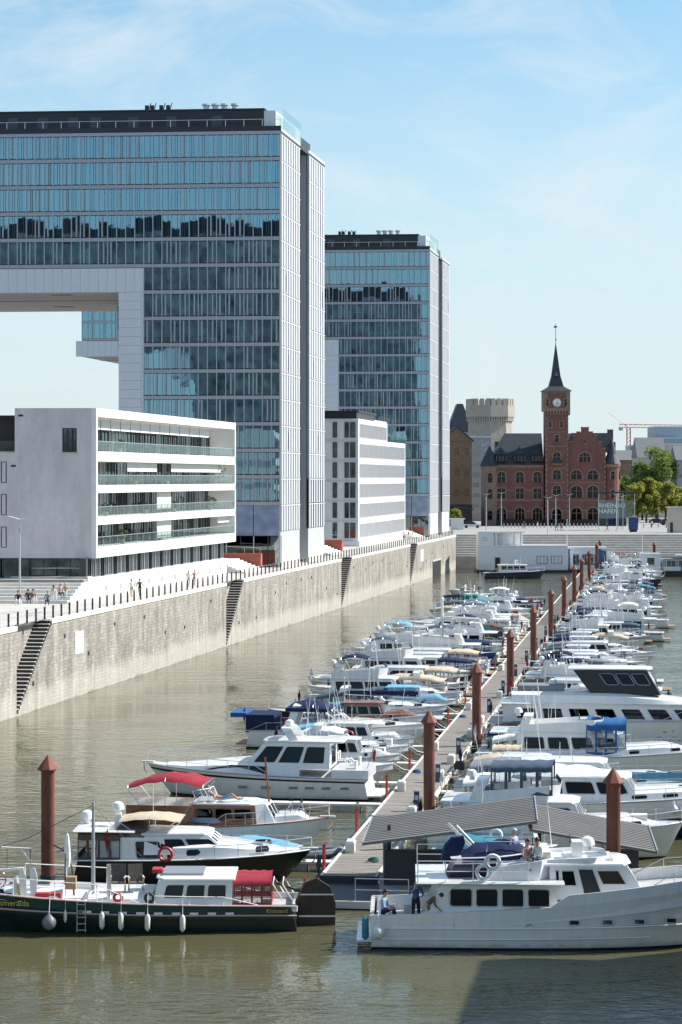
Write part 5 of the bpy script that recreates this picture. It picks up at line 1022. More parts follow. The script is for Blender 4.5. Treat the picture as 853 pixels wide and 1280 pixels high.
        def patch(A, Bq, C, D, u0, u1, v0, v1, mt, off=0.016, nm='window', skew=0.0):
            f = lambda u, v: A.lerp(Bq, u).lerp(D.lerp(C, u), v)
            nrm = (Bq-A).cross(D-A).normalized()
            pts = [f(u0, v0), f(u1, v0), f(u1-skew, v1), f(u0-skew*0.0, v1)]
            if s.lod == 0:
                r = 0.07; q = []
                for i in range(4):
                    p_, a_, b_ = pts[i], pts[i-1], pts[(i+1) % 4]
                    q += [p_.lerp(a_, min(0.3, r/max(0.01, (a_-p_).length))), p_.lerp(b_, min(0.3, r/max(0.01, (b_-p_).length)))]
                w_ = s.part(MB().poly([p_+nrm*off for p_ in q], mt), nm, o)
                if fr: s.part(MB().tube([p_+nrm*off for p_ in q+[q[0]]], 0.02, fr, 4), 'window_frame', w_)
            else: s.part(MB().poly([p_+nrm*off for p_ in pts], mt), nm, o)
        g = 0.018
        for sg in (-1, 1):
            for i in range(n):
                u0 = wspan[0]+(wspan[1]-wspan[0])*i/n+g; u1 = wspan[0]+(wspan[1]-wspan[0])*(i+1)/n-g
                if sg < 0: patch(b[-1, 0], b[-1, 1], tp[-1, 1], tp[-1, 0], u0, u1, wz[0], wz[1], gl)
                else: patch(b[1, 1], b[1, 0], tp[1, 0], tp[1, 1], 1-u1, 1-u0, wz[0], wz[1], gl)
        fz = fwz or wz
        for i in range(front): patch(b[-1, 1], b[1, 1], tp[1, 1], tp[-1, 1], 0.06+0.88*i/front+0.02, 0.06+0.88*(i+1)/front-0.02, fz[0], min(0.93, fz[1]+0.05), gl)
        if back: patch(b[1, 0], b[-1, 0], tp[-1, 0], tp[1, 0], 0.2, 0.8, 0.1, 0.85, gl, nm='door')
        if roof:
            xa, xb = x0+rb-oh-aft, x1-rf+oh*1.2; wa, wb_ = w0*wt+oh*0.7, w1*wt+oh*0.5; zt = z0+h
            def outline(e, zz): return [(xa+e, -wa+e, zz), (xb-0.35-e*0.5, -wb_+e, zz), (xb-e, -wb_*0.6+e*0.5, zz), (xb-e, wb_*0.6-e*0.5, zz), (xb-0.35-e*0.5, wb_-e, zz), (xa+e, wa-e, zz)]
            s.part(MB().loft([outline(0.03, zt), outline(0, zt+0.035), outline(0.02, zt+0.085), outline(0.25, zt+0.13)], roofm or m), 'roof')
        s.top = z0+h+0.13
        return o
    def canopy(s, t0, t1, h, col, style='full', wf=0.86, z=None, back=True, clear='bclear', poles='steel', slope=0.0, bow_=0.0, front=False):
        z0 = z if z is not None else s.deckz((t0+t1)/2)+0.02; N = 4; rows = []
        def sect(i):
            q = i/(N*2); t = t0+(t1-t0)*q; w = min(s.half(t)*wf, s.half(t)-0.05); sag = 0.035*h*(i % 2); hh = h*(1-slope*(1-q))*(1-0.14*bow_*(2*q-1)**2)-sag
            x = s.X(t)
            return [(x, -w, z0+hh*0.74), (x, -w*0.98, z0+hh*0.87), (x, -w*0.89, z0+hh*0.955), (x, -w*0.45, z0+hh*1.0), (x, w*0.45, z0+hh*1.0), (x, w*0.89, z0+hh*0.955), (x, w*0.98, z0+hh*0.87), (x, w, z0+hh*0.74)]
        rows = [sect(i) for i in range(N*2+1)]
        if style == 'bimini': rows = [r[1:-1] for r in rows]
        o = s.part(MB().loft(rows, col, cap=False, closed=False), 'canopy', None, 60)
        if style == 'bimini':
            mb = MB()
            for i in (0, N, N*2):
                r = rows[i]; q = 0.5+(i/(N*2)-0.5)*0.5; xb = s.X(t0+(t1-t0)*q)
                mb.tube([(xb, r[0][1], z0), r[0], r[1], r[-2], r[-1], (xb, r[-1][1], z0)], 0.018, poles, 4)
            s.part(mb, 'canopy_frame', o); return o
        clearmb = MB(); fab = MB()
        for i in range(0, N*2, 2):
            for k in (0, -1):
                a, b = V(*rows[i][k]), V(*rows[i+2][k]); a0, b0 = V(a.x, a.y*1.02, z0-0.05), V(b.x, b.y*1.02, z0-0.05)
                f = lambda u, v: a0.lerp(b0, u).lerp(a.lerp(b, u), v)
                for (u0, u1, v0, v1, mm) in ((0, 0.10, 0, 1, 0), (0.90, 1, 0, 1, 0), (0.1, 0.9, 0, 0.25, 0), (0.1, 0.9, 0.25, 1, 1)):
                    (clearmb if mm else fab).poly([f(u0, v0), f(u1, v0), f(u1, v1), f(u0, v1)], clear if mm else col)
        ends = ([0] if back else [])+([len(rows)-1] if front else [])
        for e in ends:
            r = rows[e]; zc = z0-0.05; pts = [(x, y, z) for x, y, z in r]
            fab.poly([(r[0][0], r[0][1], zc), (r[0][0], r[-1][1], zc), (r[0][0], r[-1][1], zc+h*0.3), (r[0][0], r[0][1], zc+h*0.3)], col)
            clearmb.poly([(r[0][0], r[0][1], zc+h*0.3), (r[0][0], r[-1][1], zc+h*0.3)]+pts[::-1], clear)
        s.part(fab, 'side_curtain', o); s.part(clearmb, 'clear_panel', o); return o
    def tarp(s, t0, t1, h, col, wf=0.99, z=None, ridge=0.3, seed=1):
        rnd = random.Random(seed); N = 9; rows = []
        for i in range(N+1):
            q = i/N; t = t0+(t1-t0)*q; w = s.half(t)*wf+0.02; zz = (z if z is not None else s.sheer(t)); x = s.X(t)
            hh = h*(1-abs(2*q-1)**3)*(0.85+0.3*rnd.random())
            rows.append([(x, -w, zz-0.22), (x, -w*1.005, zz+0.02), (x, -w*0.6, zz+hh*0.55+rnd.uniform(-.03, .03)), (x, 0, zz+hh), (x, w*0.6, zz+hh*0.55+rnd.uniform(-.03, .03)), (x, w*1.005, zz+0.02), (x, w, zz-0.22)])
        return s.part(MB().loft(rows, col, cap=False, closed=False), 'boat_cover', None, 60)
    def screen(s, t, h, rake=0.55, wf=0.72, z=None, frame='alu', back=0.9, gl='bclear'):
        z0 = z if z is not None else s.deckz(t); x = s.X(t); w = s.half(t)*wf
        bot = [(x-back, -w*1.05, z0), (x-0.15, -w*0.92, z0), (x+0.25, -w*0.4, z0), (x+0.25, w*0.4, z0), (x-0.15, w*0.92, z0), (x-back, w*1.05, z0)]
        top = [(a-rake, b*0.9, z0+h*(0.9 if i in (0, 5) else 1)) for i, (a, b, c) in enumerate(bot)]
        o = None
        for i in range(5):
            q = s.part(MB().poly([bot[i], bot[i+1], top[i+1], top[i]], gl), 'windscreen', None, 0)
        mb = MB().tube(top, 0.025, frame, 4).tube(bot, 0.025, frame, 4)
        for a, b in zip(bot, top): mb.tube([a, b], 0.022, frame, 4)
        s.part(mb, 'windscreen_frame')
    def fly(s, t0, t1, h=0.75, wf=0.7, z=None, m='gelcoat', seats='offwhite', scr=True):
        z0 = z if z is not None else s.top; x0, x1 = s.X(t0), s.X(t1); w = s.half((t0+t1)/2)*wf; th = 0.06
        bot = [(x0, -w), (x1-0.5, -w), (x1, -w*0.6), (x1, w*0.6), (x1-0.5, w), (x0, w)]
        mb = MB(); rr = []
        for i in range(len(bot)):
            a, b = V(*bot[i], z0-0.03), V(*bot[(i+1) % 6], z0-0.03)
            if i == 5: continue
            hh = V(0.12, 0, h); c = V((x0+x1)/2, 0, z0); ia = a.lerp(V(c.x, c.y, a.z), 0.06); ib = b.lerp(V(c.x, c.y, b.z), 0.06)
            k = 0.75 if i in (0, 4) else 1.0
            ha = V(0.12, 0, h*(0.6 if i == 0 else 1)); hb_ = V(0.12, 0, h*(0.6 if i == 4 else 1))
            mb.hexa([a, b, ib, ia], [a*1+ha, b+hb_, ib+hb_, ia+ha], m)
        o = s.part(mb, 'flybridge_coaming')
        s.part(MB().box(x0+0.1, x0+0.6, -w*0.85, w*0.85, z0, z0+0.42, seats).box(x0+0.05, x0+0.2, -w*0.85, w*0.85, z0+0.42, z0+0.8, seats), 'bench', o)
        s.part(MB().box(x1-1.3, x1-0.9, -w*0.5, w*0.1, z0, z0+0.75, m).torus((x1-1.35, -w*0.2, z0+0.8), 0.18, 0.02, 'dark', 'x', 10, 4), 'helm', o)
        if scr:
            s.part(MB().poly([(x1+0.1, -w*0.6, z0+h), (x1+0.1, w*0.6, z0+h), (x1-0.15, w*0.55, z0+h+0.35), (x1-0.15, -w*0.55, z0+h+0.35)], 'bglass'), 'fly_windscreen', o)
        return o
    def rails(s, t0=0.45, t1=0.985, h=0.62, m='steel', close=True, mid=True, step=0.09):
        def p(t, z): return (s.X(t)+(0.12 if t > 0.97 else 0), max(0.03, s.half(t)-0.05), s.sheer(t)+z)
        n = max(3, int((t1-t0)/step)); ts = [t0+(t1-t0)*i/n for i in range(n+1)]
        top = [p(t, h*(0.9 if i else 0.02)) for i, t in enumerate(ts)]; r = 0.019 if s.lod == 0 else 0.024
        mb = MB(); path = top+[(x, -y, z) for x, y, z in reversed(top)] if close else None
        if close: mb.tube(path, r, m, 4)
        else:
            mb.tube(top, r, m, 4); mb.tube([(x, -y, z) for x, y, z in top], r, m, 4)
        for t in ts[1:]:
            a, b = p(t, 0), p(t, h*0.9)
            mb.tube([a, b], r*0.85, m, 4); mb.tube([(a[0], -a[1], a[2]), (b[0], -b[1], b[2])], r*0.85, m, 4)
        if mid and s.lod == 0:
            q = [p(t, h*0.45) for t in ts[1:]]; mb.tube(q, r*0.5, m, 3); mb.tube([(x, -y, z) for x, y, z in q], r*0.5, m, 3)
        s.part(mb, 'railing')
    def arch(s, t, h, z=None, wf=0.84, rake=0.5, m='gelcoat', w=0.28):
        z0 = z if z is not None else s.deckz(t); x = s.X(t); hw = s.half(t)*wf; rows = []
        for y, zz, dx in ((-hw, 0, 0), (-hw*0.97, h*0.6, 0.6), (-hw*0.86, h*0.95, 0.95), (-hw*0.5, h, 1), (hw*0.5, h, 1), (hw*0.86, h*0.95, 0.95), (hw*0.97, h*0.6, 0.6), (hw, 0, 0)):
            cx = x-rake*dx; rows.append([(cx-w, y, z0+zz), (cx+w, y, z0+zz), (cx+w*0.8, y*0.96, z0+zz-0.09), (cx-w*0.8, y*0.96, z0+zz-0.09)])
        return s.part(MB().loft(rows, m), 'radar_arch')
    def dome(s, t, y, z, r=0.26, m='white'):
        return s.part(MB().lathe([(r*0.5, -0.18), (r*0.5, 0), (r, 0.02), (r, r*0.5), (r*0.75, r*1.05), (r*0.3, r*1.3)], m, (s.X(t), y, z), 10), 'radar_dome')
    def mast(s, t, z, h, m='alu', r=0.05, cross=True, lean=0.0):
        mb = MB().tube([(s.X(t), 0, z), (s.X(t)-lean, 0, z+h)], [r, r*0.6], m, 6)
        if cross: mb.tube([(s.X(t)-lean*0.7, -0.5, z+h*0.7), (s.X(t)-lean*0.7, 0.5, z+h*0.7)], r*0.4, m, 4)
        return s.part(mb, 'mast')
    def antenna(s, t, y, z, h=2.2, lean=0.4): return s.part(MB().tube([(s.X(t), y, z), (s.X(t)-lean, y, z+h)], [0.018, 0.008], 'white', 4), 'antenna')
    def fender(s, t, side=-1, m='fenderwhite', r=0.11, ln=0.55, drop=0.3, ball=False):
        x, y, z = s.X(t), side*(s.half(t)+r+0.02), s.sheer(t)-drop
        prof = [(0.02, 0.05), (r*0.6, 0), (r, -0.09), (r, -ln+0.09), (r*0.6, -ln), (0.02, -ln-0.05)] if not ball else [(0.03, 0.08), (r*0.45, -0.02), (r*0.85, -r*0.5), (r, -r*1.0), (r*0.85, -r*1.55), (r*0.45, -r*1.9), (0.02, -r*2.0)]
        o = s.part(MB().lathe(prof, m, (x, y, z), 10), 'fender'); s.part(MB().tube([(x, y, z), (x, side*(s.half(t)+0.03), s.sheer(t)+0.02), (x, side*(s.half(t)-0.08), s.sheer(t)+0.4)], 0.012, 'white', 3), 'rope', o); return o
    def outboard(s, y=0, m='black', z=0.2):
        x = s.X(0)-0.25
        o = s.part(MB().loft([[(x-0.5, y-0.2, z+0.75), (x+0.1, y-0.2, z+0.7), (x+0.1, y+0.2, z+0.7), (x-0.5, y+0.2, z+0.75)], [(x-0.55, y-0.24, z+1.0), (x+0.12, y-0.24, z+0.95), (x+0.12, y+0.24, z+0.95), (x-0.55, y+0.24, z+1.0)], [(x-0.4, y-0.16, z+1.25), (x+0.05, y-0.16, z+1.22), (x+0.05, y+0.16, z+1.22), (x-0.4, y+0.16, z+1.25)]], m), 'outboard_motor')
        s.part(MB().box(x-0.2, x, y-0.07, y+0.07, -0.5, z+0.75, 'greyhull'), 'motor_leg', o); return o
    def flag(s, t=0.0, y=0, m='c_red', h=1.3, lean=0.35, dr=0.7):
        x, z = s.X(t)+0.05, s.sheer(t)
        o = s.part(MB().tube([(x, y, z), (x-lean, y, z+h)], 0.018, 'varnish', 4), 'flagstaff')
        fx = x-lean; rows = []
        for i in range(5):
            q = i/4; rows.append([(fx-0.02-0.12*q, y+0.05*math.sin(q*5), z+h-0.05-dr*q*0.6), (fx+0.08-0.1*q, y+0.05*math.cos(q*4), z+h-0.55-dr*q)])
        s.part(MB().loft(rows, m, cap=False, closed=False), 'flag', o); return o
    def buoy(s, x, y, z, m='redpaint', axis='y', r=0.27): return s.part(MB().torus((x, y, z), r, 0.065, m, axis, 14, 6), 'lifebuoy')
    def hatch(s, t, z, m='bglass', sz=0.28): return s.part(MB().box(s.X(t)-sz, s.X(t)+sz, -sz, sz, z, z+0.05, 'alu').box(s.X(t)-sz*0.8, s.X(t)+sz*0.8, -sz*0.8, sz*0.8, z+0.052, z+0.06, m), 'hatch')
    def platform(s, d=0.7, m='teak'): return s.part(MB().box(s.X(0)-d, s.X(0)+0.05, -s.half(0)*0.9, s.half(0)*0.9, 0.22, 0.3, m), 'swim_platform')
    def pulpit_anchor(s): return s.part(MB().box(s.X(1)-0.5, s.X(1)+0.25, -0.12, 0.12, s.sheer(1)-0.02, s.sheer(1)+0.05, 'gelcoat').tube([(s.X(1)+0.15, 0, s.sheer(1)), (s.X(1)+0.1, 0, s.sheer(1)-0.5), (s.X(1)-0.05, 0, s.sheer(1)-0.65)], 0.03, 'steel', 4), 'anchor')
    def seat(s, t, y, m='offwhite', z=None):
        z0 = z if z is not None else s.deckz(t)-(s.cock[2] if s.cock and s.cock[0] < t < s.cock[1] else 0); x = s.X(t)
        return s.part(MB().box(x-0.25, x+0.25, y-0.25, y+0.25, z0, z0+0.45, m).box(x-0.3, x-0.18, y-0.25, y+0.25, z0+0.45, z0+0.95, m), 'helm_seat')
JANG = -R(7.85)
def slot(s_, side, L, gap, away):
    c = -(gap+L/2) if side < 0 else JW+gap+L/2
    bow_out = away
    rot = JANG if (side > 0) == bow_out else JANG+math.pi
    return jet(s_, c), rot
# ---------------------------------------------------------------- styles (t runs 0 stern .. 1 bow)
def st_express(b, rnd, c):
    b.trunk(0.46, 0.93, 0.42+0.03*b.L/3, 0.80, ports=3, nose=0.75); z = b.deckz(0.5)+0.30
    b.screen(0.56, 0.62, 0.75, 0.80, z, back=1.1, gl='bglass' if c.get('dark') else 'bclear')
    if c.get('cv'): b.canopy(0.10, 0.50, 1.6, c['cv'], 'full', 0.84, slope=0.18, bow_=1.6)
    else: b.canopy(0.27, 0.48, 1.75, c.get('bm', 'c_navy'), 'bimini', 0.78, bow_=1.4)
    if c.get('arch', True): b.arch(0.24, 1.75, rake=-0.55)
    b.rails(0.5); b.seat(0.42, -0.5); b.seat(0.42, 0.5); b.platform(); b.hatch(0.78, b.deckz(0.78)+0.36)
def st_sedan(b, rnd, c):
    b.trunk(0.55, 0.90, 0.5, 0.78, ports=3, nose=0.5)
    b.house(0.26, 0.62, 1.25, 0.75, 0.05, 0.84, 0.86, n=3, gl=c.get('gl', 'bglass'), m=c.get('hm', 'gelcoat'))
    b.canopy(0.06, 0.26, 1.45, c.get('cv', 'c_navy'), 'full' if c.get('full', True) else 'bimini', 0.84, slope=0.15, bow_=0.6); b.rails(0.5); b.mast(0.4, b.top, 0.9, r=0.035); b.platform()
    b.hatch(0.75, b.deckz(0.75)+0.42)
def st_fly(b, rnd, c):
    b.trunk(0.60, 0.90, 0.55, 0.78, ports=2, nose=0.45)
    b.house(0.18, 0.64, 1.45, 0.7, 0.0, 0.86, 0.9, n=4, gl=c.get('gl', 'bglass'), aft=b.L*0.10, m=c.get('hm', 'gelcoat'))
    b.fly(0.2, 0.52); zt = b.top
    if c.get('cv'): b.canopy(0.24, 0.42, 1.45, c['cv'], 'bimini', 0.62, zt+0.35, bow_=1.3)
    b.rails(0.35); b.arch(0.2, 0.95, zt, 0.66, -0.35); b.dome(0.18, 0, zt+0.98); b.antenna(0.22, 0.6, zt+0.8); b.platform()
def st_cabin(b, rnd, c):
    b.house(0.36, 0.68, 1.2, 0.45, 0.0, 0.80, 0.88, n=3, m=c.get('hm', 'gelcoat'), gl=c.get('gl', 'bglass')); b.trunk(0.66, 0.9, 0.5, 0.7, ports=1, nose=0.4, m=c.get('hm', 'gelcoat'))
    b.canopy(0.08, 0.36, 1.35, c.get('cv', 'c_blue'), 'full', 0.84, slope=0.2, bow_=0.5); b.rails(0.6); b.mast(0.5, b.top, 1.1, r=0.03)
    if b.L < 7.5: b.outboard()
def st_cover(b, rnd, c):
    b.tarp(0.03, 0.62, 0.75, c.get('cv', 'c_navy'), seed=rnd.randint(0, 99)); b.trunk(0.58, 0.92, 0.3, 0.75, ports=0, nose=0.7); b.rails(0.62)
    if b.L < 8.5: b.outboard()
def st_open(b, rnd, c):
    b.screen(0.58, 0.5, 0.5, 0.8, b.deckz(0.58), back=0.8); b.seat(0.45, -0.4); b.seat(0.45, 0.4); b.seat(0.15, 0.0); b.outboard(); b.trunk(0.6, 0.93, 0.22, 0.8, ports=0, nose=0.8)
    if c.get('cv'): b.canopy(0.25, 0.52, 1.5, c['cv'], 'bimini', 0.8)
def st_sail(b, rnd, c):
    b.trunk(0.34, 0.72, 0.45, 0.62, ports=4, nose=0.3); b.mast(0.56, b.deckz(0.56)+0.4, c.get('mh', 5.0), 'alu', 0.07, True)
    b.part(MB().tube([(b.X(0.56), 0, b.deckz(0.5)+1.5), (b.X(0.12), 0, b.deckz(0.2)+1.4)], 0.06, 'alu', 5), 'boom'); bb = MB(); N = 7
    rows = [[(b.X(0.54-0.4*i/N), 0.13*math.cos(k*1.0472), b.deckz(0.5)+1.62+0.16*math.sin(k*1.0472)) for k in range(6)] for i in range(N+1)]; b.part(bb.loft(rows, c.get('cv', 'c_navy')), 'sail_cover')
    b.canopy(0.30, 0.40, 1.05, c.get('cv', 'c_navy'), 'bimini', 0.6); b.rails(0.05, 0.985, 0.6)
STY = dict(express=(st_express, 'sports cruiser'), sedan=(st_sedan, 'cabin cruiser'), fly=(st_fly, 'flybridge cruiser'), cabin=(st_cabin, 'small cabin boat'), cover=(st_cover, 'covered motorboat'), open=(st_open, 'open motorboat'), sail=(st_sail, 'sailing boat'))
CN = dict(c_navy='navy', c_blue='bright blue', c_red='red', c_beige='beige', c_white='white', c_grey='grey', c_teal='teal', c_green='green', c_black='black', c_slate='slate grey', c_brown='brown', c_sky='light blue')
HN = dict(gelcoat='white', navy='navy', black='black', bluehull='blue', greyhull='grey', redhull='red', green='dark green', offwhite='cream')
def moor(style, label, s_, side, L, B, gap=0.9, away=True, lod=1, hull='gelcoat', stripe=None, c=None, fs=None, fb=None, dx=0.0, **kw):
    loc, rot = slot(s_, side, L, gap, away); fs = fs or 0.75+0.035*L*0.6; fb = fb or fs*1.35+0.1
    fn, nm = STY[style]; nm2 = {'sports cruiser': 'sports_cruiser', 'cabin cruiser': 'cabin_cruiser', 'flybridge cruiser': 'flybridge_cruiser', 'small cabin boat': 'cabin_boat', 'covered motorboat': 'motorboat', 'open motorboat': 'motorboat', 'sailing boat': 'sailing_boat'}[nm]
    b = Boat(nm2, label, loc, rot, L, B, fs, fb, hull, stripe, lod=lod, cockpit=(0.05, 0.36, 0.35) if style in ('express', 'cabin', 'sedan', 'open') else None, **kw)
    rr = random.Random(int(s_*7)); fn(b, rr, c or {})
    for k in range(rr.randint(1, 3)): b.antenna(rr.uniform(0.2, 0.5), rr.uniform(-0.9, 0.9), b.deckz(0.4)+rr.uniform(0.6, 1.4), rr.uniform(1.5, 3.2), rr.uniform(-0.3, 0.6))
    for k in range(3 if lod < 2 else 1): b.fender(0.15+0.22*k+rr.uniform(0, 0.1), rr.choice((-1, 1)), rr.choice(('fenderwhite', 'fenderwhite', 'navy', 'fendergrey')))
    if rr.random() < 0.55: b.flag(0.0, rr.uniform(-0.8, 0.8), rr.choice(('c_red', 'c_navy', 'c_white', 'c_red', 'c_black')), 1.5)
    if rr.random() < 0.35 and style != 'sail': b.mast(0.42, b.deckz(0.42)+1.0, rr.uniform(2.0, 3.6), 'white', 0.045, True, rr.uniform(0, 0.4))
    if rr.random() < 0.3: b.part(MB().box(b.X(0.8), b.X(0.86), -0.35, 0.35, b.deckz(0.83)+0.05, b.deckz(0.83)+0.5, rr.choice(('c_white', 'offwhite', 'c_navy', 'c_red'))), 'deck_box')
    if rr.random() < 0.4: b.buoy(b.X(0.5), rr.choice((-1, 1))*b.half(0.5)*0.95, b.sheer(0.5)+0.45, rr.choice(('redpaint', 'white', 'white')), 'y', 0.28)
    if rr.random() < 0.35: b.rails(0.02, 0.4, 0.55, 'steel', close=False)
    if lod < 2:        # mooring lines to the jetty edge
        end = 1.0 if not away else 0.0; dx = gap+0.25
        for sg in (-1, 1):
            x0, y0, z0 = b.X(0.97 if end else 0.03), sg*b.half(0.97 if end else 0.03)*0.8, b.sheer(end)
            x1 = b.X(end)+(dx if end else -dx); b.part(MB().tube([(x0, y0, z0), ((x0+x1)/2, y0+sg*0.35, (z0+0.6)/2-0.12), (x1, y0+sg*0.7, 0.66)], 0.016, 'offwhite', 4), 'mooring_line')
    return b
# ------------------------------------------------------------------ named foreground boats
mat('gold', (0.62, 0.45, 0.12), 0.4, 0.3, var=0.1); mat('canvaschair', (0.10, 0.085, 0.07), 0.8, var=0.3, scale=12); mat('solar', (0.30, 0.32, 0.36), 0.3, 0.2, var=0.1); mat('pinkstrip', (0.55, 0.36, 0.36), 0.5, var=0.1)
mat('yellow', (0.55, 0.36, 0.06), 0.6, var=0.2); mat('wickerwood', (0.40, 0.27, 0.13), 0.7, var=0.2)
def hulltext(b, s_, t, zf, size, side, m='gold', ext=0.008):
    """lettering laid on the topside around station t, reading bow to stern or stern to bow as seen from outside"""
    w = size*0.55*len(s_); d = w/2/b.L
    ta, tb = (t+d, t-d) if side > 0 else (t-d, t+d)
    P = lambda q: V(b.X(q), side*(b.half(q)*0.992+0.03), b.sheer(q)*zf)
    a, c = P(ta), P(tb); ang = math.atan2((c-a).y, (c-a).x)
    o = text(s_, size, a, b.o, m, 'lettering', (R(90), 0, ang), ext); return o
# --- green and black Dutch barge
B_Y = 96.1
eb = Boat('dutch_barge', 'green and black Dutch barge with white wheelhouse and red canvas', (-9.8, B_Y, 0), math.pi, 16, 4.2, 1.08, 1.95, 'greenblack', None, 'greenblack', rake=0.5, stern=0.72, group=None, bulwark=0.22, fine=2.8, cat='barge', deckm='deckgrey', rub='pinkstrip', upper='green')
pts = [(eb.X(i/20*0.99), eb.half(i/20*0.99)*0.985+0.02, eb.sheer(i/20*0.99)*0.62) for i in range(21)]
eb.part(MB().tube(pts+[(x, -y, z) for x, y, z in reversed(pts)], 0.035, 'pinkstrip', 4), 'rubbing_strake')
for i in range(9):
    t = 0.16+i*0.045; eb.part(MB().box(eb.X(t), eb.X(t)+0.34, eb.half(t)*0.985-0.02, eb.half(t)*0.985+0.03, eb.sheer(t)*0.62+0.04, eb.sheer(t)*0.62+0.13, 'white'), 'scupper')
eb.house(0.165, 0.37, 1.08, 0.28, 0.0, 0.78, 0.92, z=1.0, m='white', n=3, wz=(0.36, 0.86), wspan=(0.06, 0.90), oh=0.12, fr='gelcoat', taper=1.0)
eb.part(MB().box(eb.X(0.24), eb.X(0.345), -0.9, 0.9, 2.22, 2.30, 'solar'), 'solar_panel'); eb.part(MB().box(eb.X(0.35), eb.X(0.375), -0.35, 0.35, 2.2, 2.36, 'redpaint'), 'horn_box')
eb.canopy(0.065, 0.165, 1.15, 'c_red', 'full', 0.82, z=1.0)
eb.trunk(0.37, 0.56, 0.55, 0.76, 'white', 0, z=0.95, nose=0.1); eb.trunk(0.60, 0.80, 0.6, 0.62, 'white', 2, z=1.1, nose=0.2)
eb.hatch(0.66, 1.7, 'dark', 0.35); eb.hatch(0.73, 1.7, 'dark', 0.3)
eb.rails(0.40, 0.72, 0.75, 'white', close=False, mid=False); eb.rails(0.10, 0.36, 0.35, 'white', close=False, mid=False)
eb.part(MB().tube([(eb.X(0.527), 0.3, 1.4), (eb.X(0.527), 0.3, 5.15)], [0.085, 0.06], 'greyhull', 8), 'mast')
eb.part(MB().tube([(eb.X(0.527), 0.3, 5.0), (eb.X(0.70), 0.2, 3.6), (eb.X(0.95), 0, 2.4)], 0.015, 'dark', 3).tube([(eb.X(0.527), 0.3, 5.0), (eb.X(0.40), 0.9, 3.0)], 0.012, 'dark', 3), 'rigging')
eb.part(MB().tube([(eb.X(0.48), 1.4, 1.0), (eb.X(0.48), 1.4, 2.75)], 0.09, 'steel', 8), 'exhaust_post')
eb.part(MB().tube([(eb.X(0.58), -0.2, 1.2), (eb.X(0.585), -0.2, 2.3), (eb.X(0.60), -0.2, 3.0), (eb.X(0.635), -0.2, 3.3)], 0.04, 'dark', 5).tube([(eb.X(0.60), 0.2, 1.2), (eb.X(0.60), 0.2, 3.0)], 0.03, 'dark', 5), 'davit_arm')
eb.part(MB().tube([(eb.X(0.685), 0.8, 1.3), (eb.X(0.685), 0.8, 3.3), (eb.X(0.76), 0.8, 3.35)], 0.04, 'white', 5).tube([(eb.X(0.685), 0.8, 2.8), (eb.X(0.71), 0.8, 3.3)], 0.03, 'white', 4).tube([(eb.X(0.70), 0.8, 2.5), (eb.X(0.775), 0.8, 2.4)], 0.045, 'white', 5).tube([(eb.X(0.745), 0.8, 3.3), (eb.X(0.745), 0.8, 2.45)], 0.012, 'dark', 3), 'boat_davit')
for t, lean in ((0.667, 0.0), (0.69, 0.1)): eb.part(MB().loft([[(eb.X(t)-0.02, 1.2, 1.2), (eb.X(t)+0.22, 1.2, 1.2), (eb.X(t)+0.22, 1.3, 1.2), (eb.X(t)-0.02, 1.3, 1.2)], [(eb.X(t)-0.06+lean, 1.2, 2.2), (eb.X(t)+0.24+lean, 1.2, 2.2), (eb.X(t)+0.24+lean, 1.3, 2.2), (eb.X(t)-0.06+lean, 1.3, 2.2)], [(eb.X(t)+0.05+lean, 1.2, 2.6), (eb.X(t)+0.2+lean, 1.2, 2.55), (eb.X(t)+0.2+lean, 1.3, 2.55), (eb.X(t)+0.05+lean, 1.3, 2.6)]], 'white'), 'dinghy_fin')
eb.part(MB().box(eb.X(0.60), eb.X(0.665), 1.35, 1.75, 1.28, 1.62, 'redpaint').box(eb.X(0.605), eb.X(0.64), 1.752, 1.76, 1.40, 1.46, 'signwhite').box(eb.X(0.61), eb.X(0.63), 1.752, 1.76, 1.48, 1.52, 'signwhite'), 'drinks_crate')
eb.part(MB().torus((eb.X(0.775), 0.4, 1.95), 0.38, 0.035, 'varnish', 'y', 16, 5).tube([(eb.X(0.775)-0.36, 0.4, 1.95), (eb.X(0.775)+0.36, 0.4, 1.95)], 0.025, 'varnish', 4).tube([(eb.X(0.775), 0.4, 1.57), (eb.X(0.775), 0.4, 2.33)], 0.025, 'varnish', 4), 'steering_wheel')
eb.part(MB().lathe([(0.02, 0), (0.16, 0.1), (0.30, 0.25), (0.26, 0.45), (0.05, 0.5)], 'c_navy', (eb.X(0.765), 1.3, 1.25), 8).lathe([(0.2, 0), (0.32, 0.1), (0.2, 0.35)], 'c_navy', (eb.X(0.74), 1.4, 1.2), 8), 'covered_winch')
eb.part(MB().lathe([(0.10, 0), (0.13, 0.15), (0.12, 0.7), (0.05, 0.9)], 'c_white', (eb.X(0.72), 0.9, 1.3), 7), 'gas_bottle'); eb.part(MB().box(eb.X(0.705), eb.X(0.715), 0.9, 1.1, 1.2, 1.9, 'yellow'), 'oilskin')
eb.part(MB().box(eb.X(0.565), eb.X(0.59), 0.9, 1.3, 1.7, 2.2, 'wickerwood'), 'wooden_chair')
for z in (0.0,): eb.part(MB().loft([[(eb.X(0.735), 0.6, 1.3), (eb.X(0.71), 0.6, 1.3), (eb.X(0.715), 0.62, 2.25)], [(eb.X(0.735), 0.65, 1.3), (eb.X(0.71), 0.65, 1.3), (eb.X(0.715), 0.64, 2.25)]], 'c_white'), 'canvas_screen')
mb = MB(); lx = eb.X(0.545)
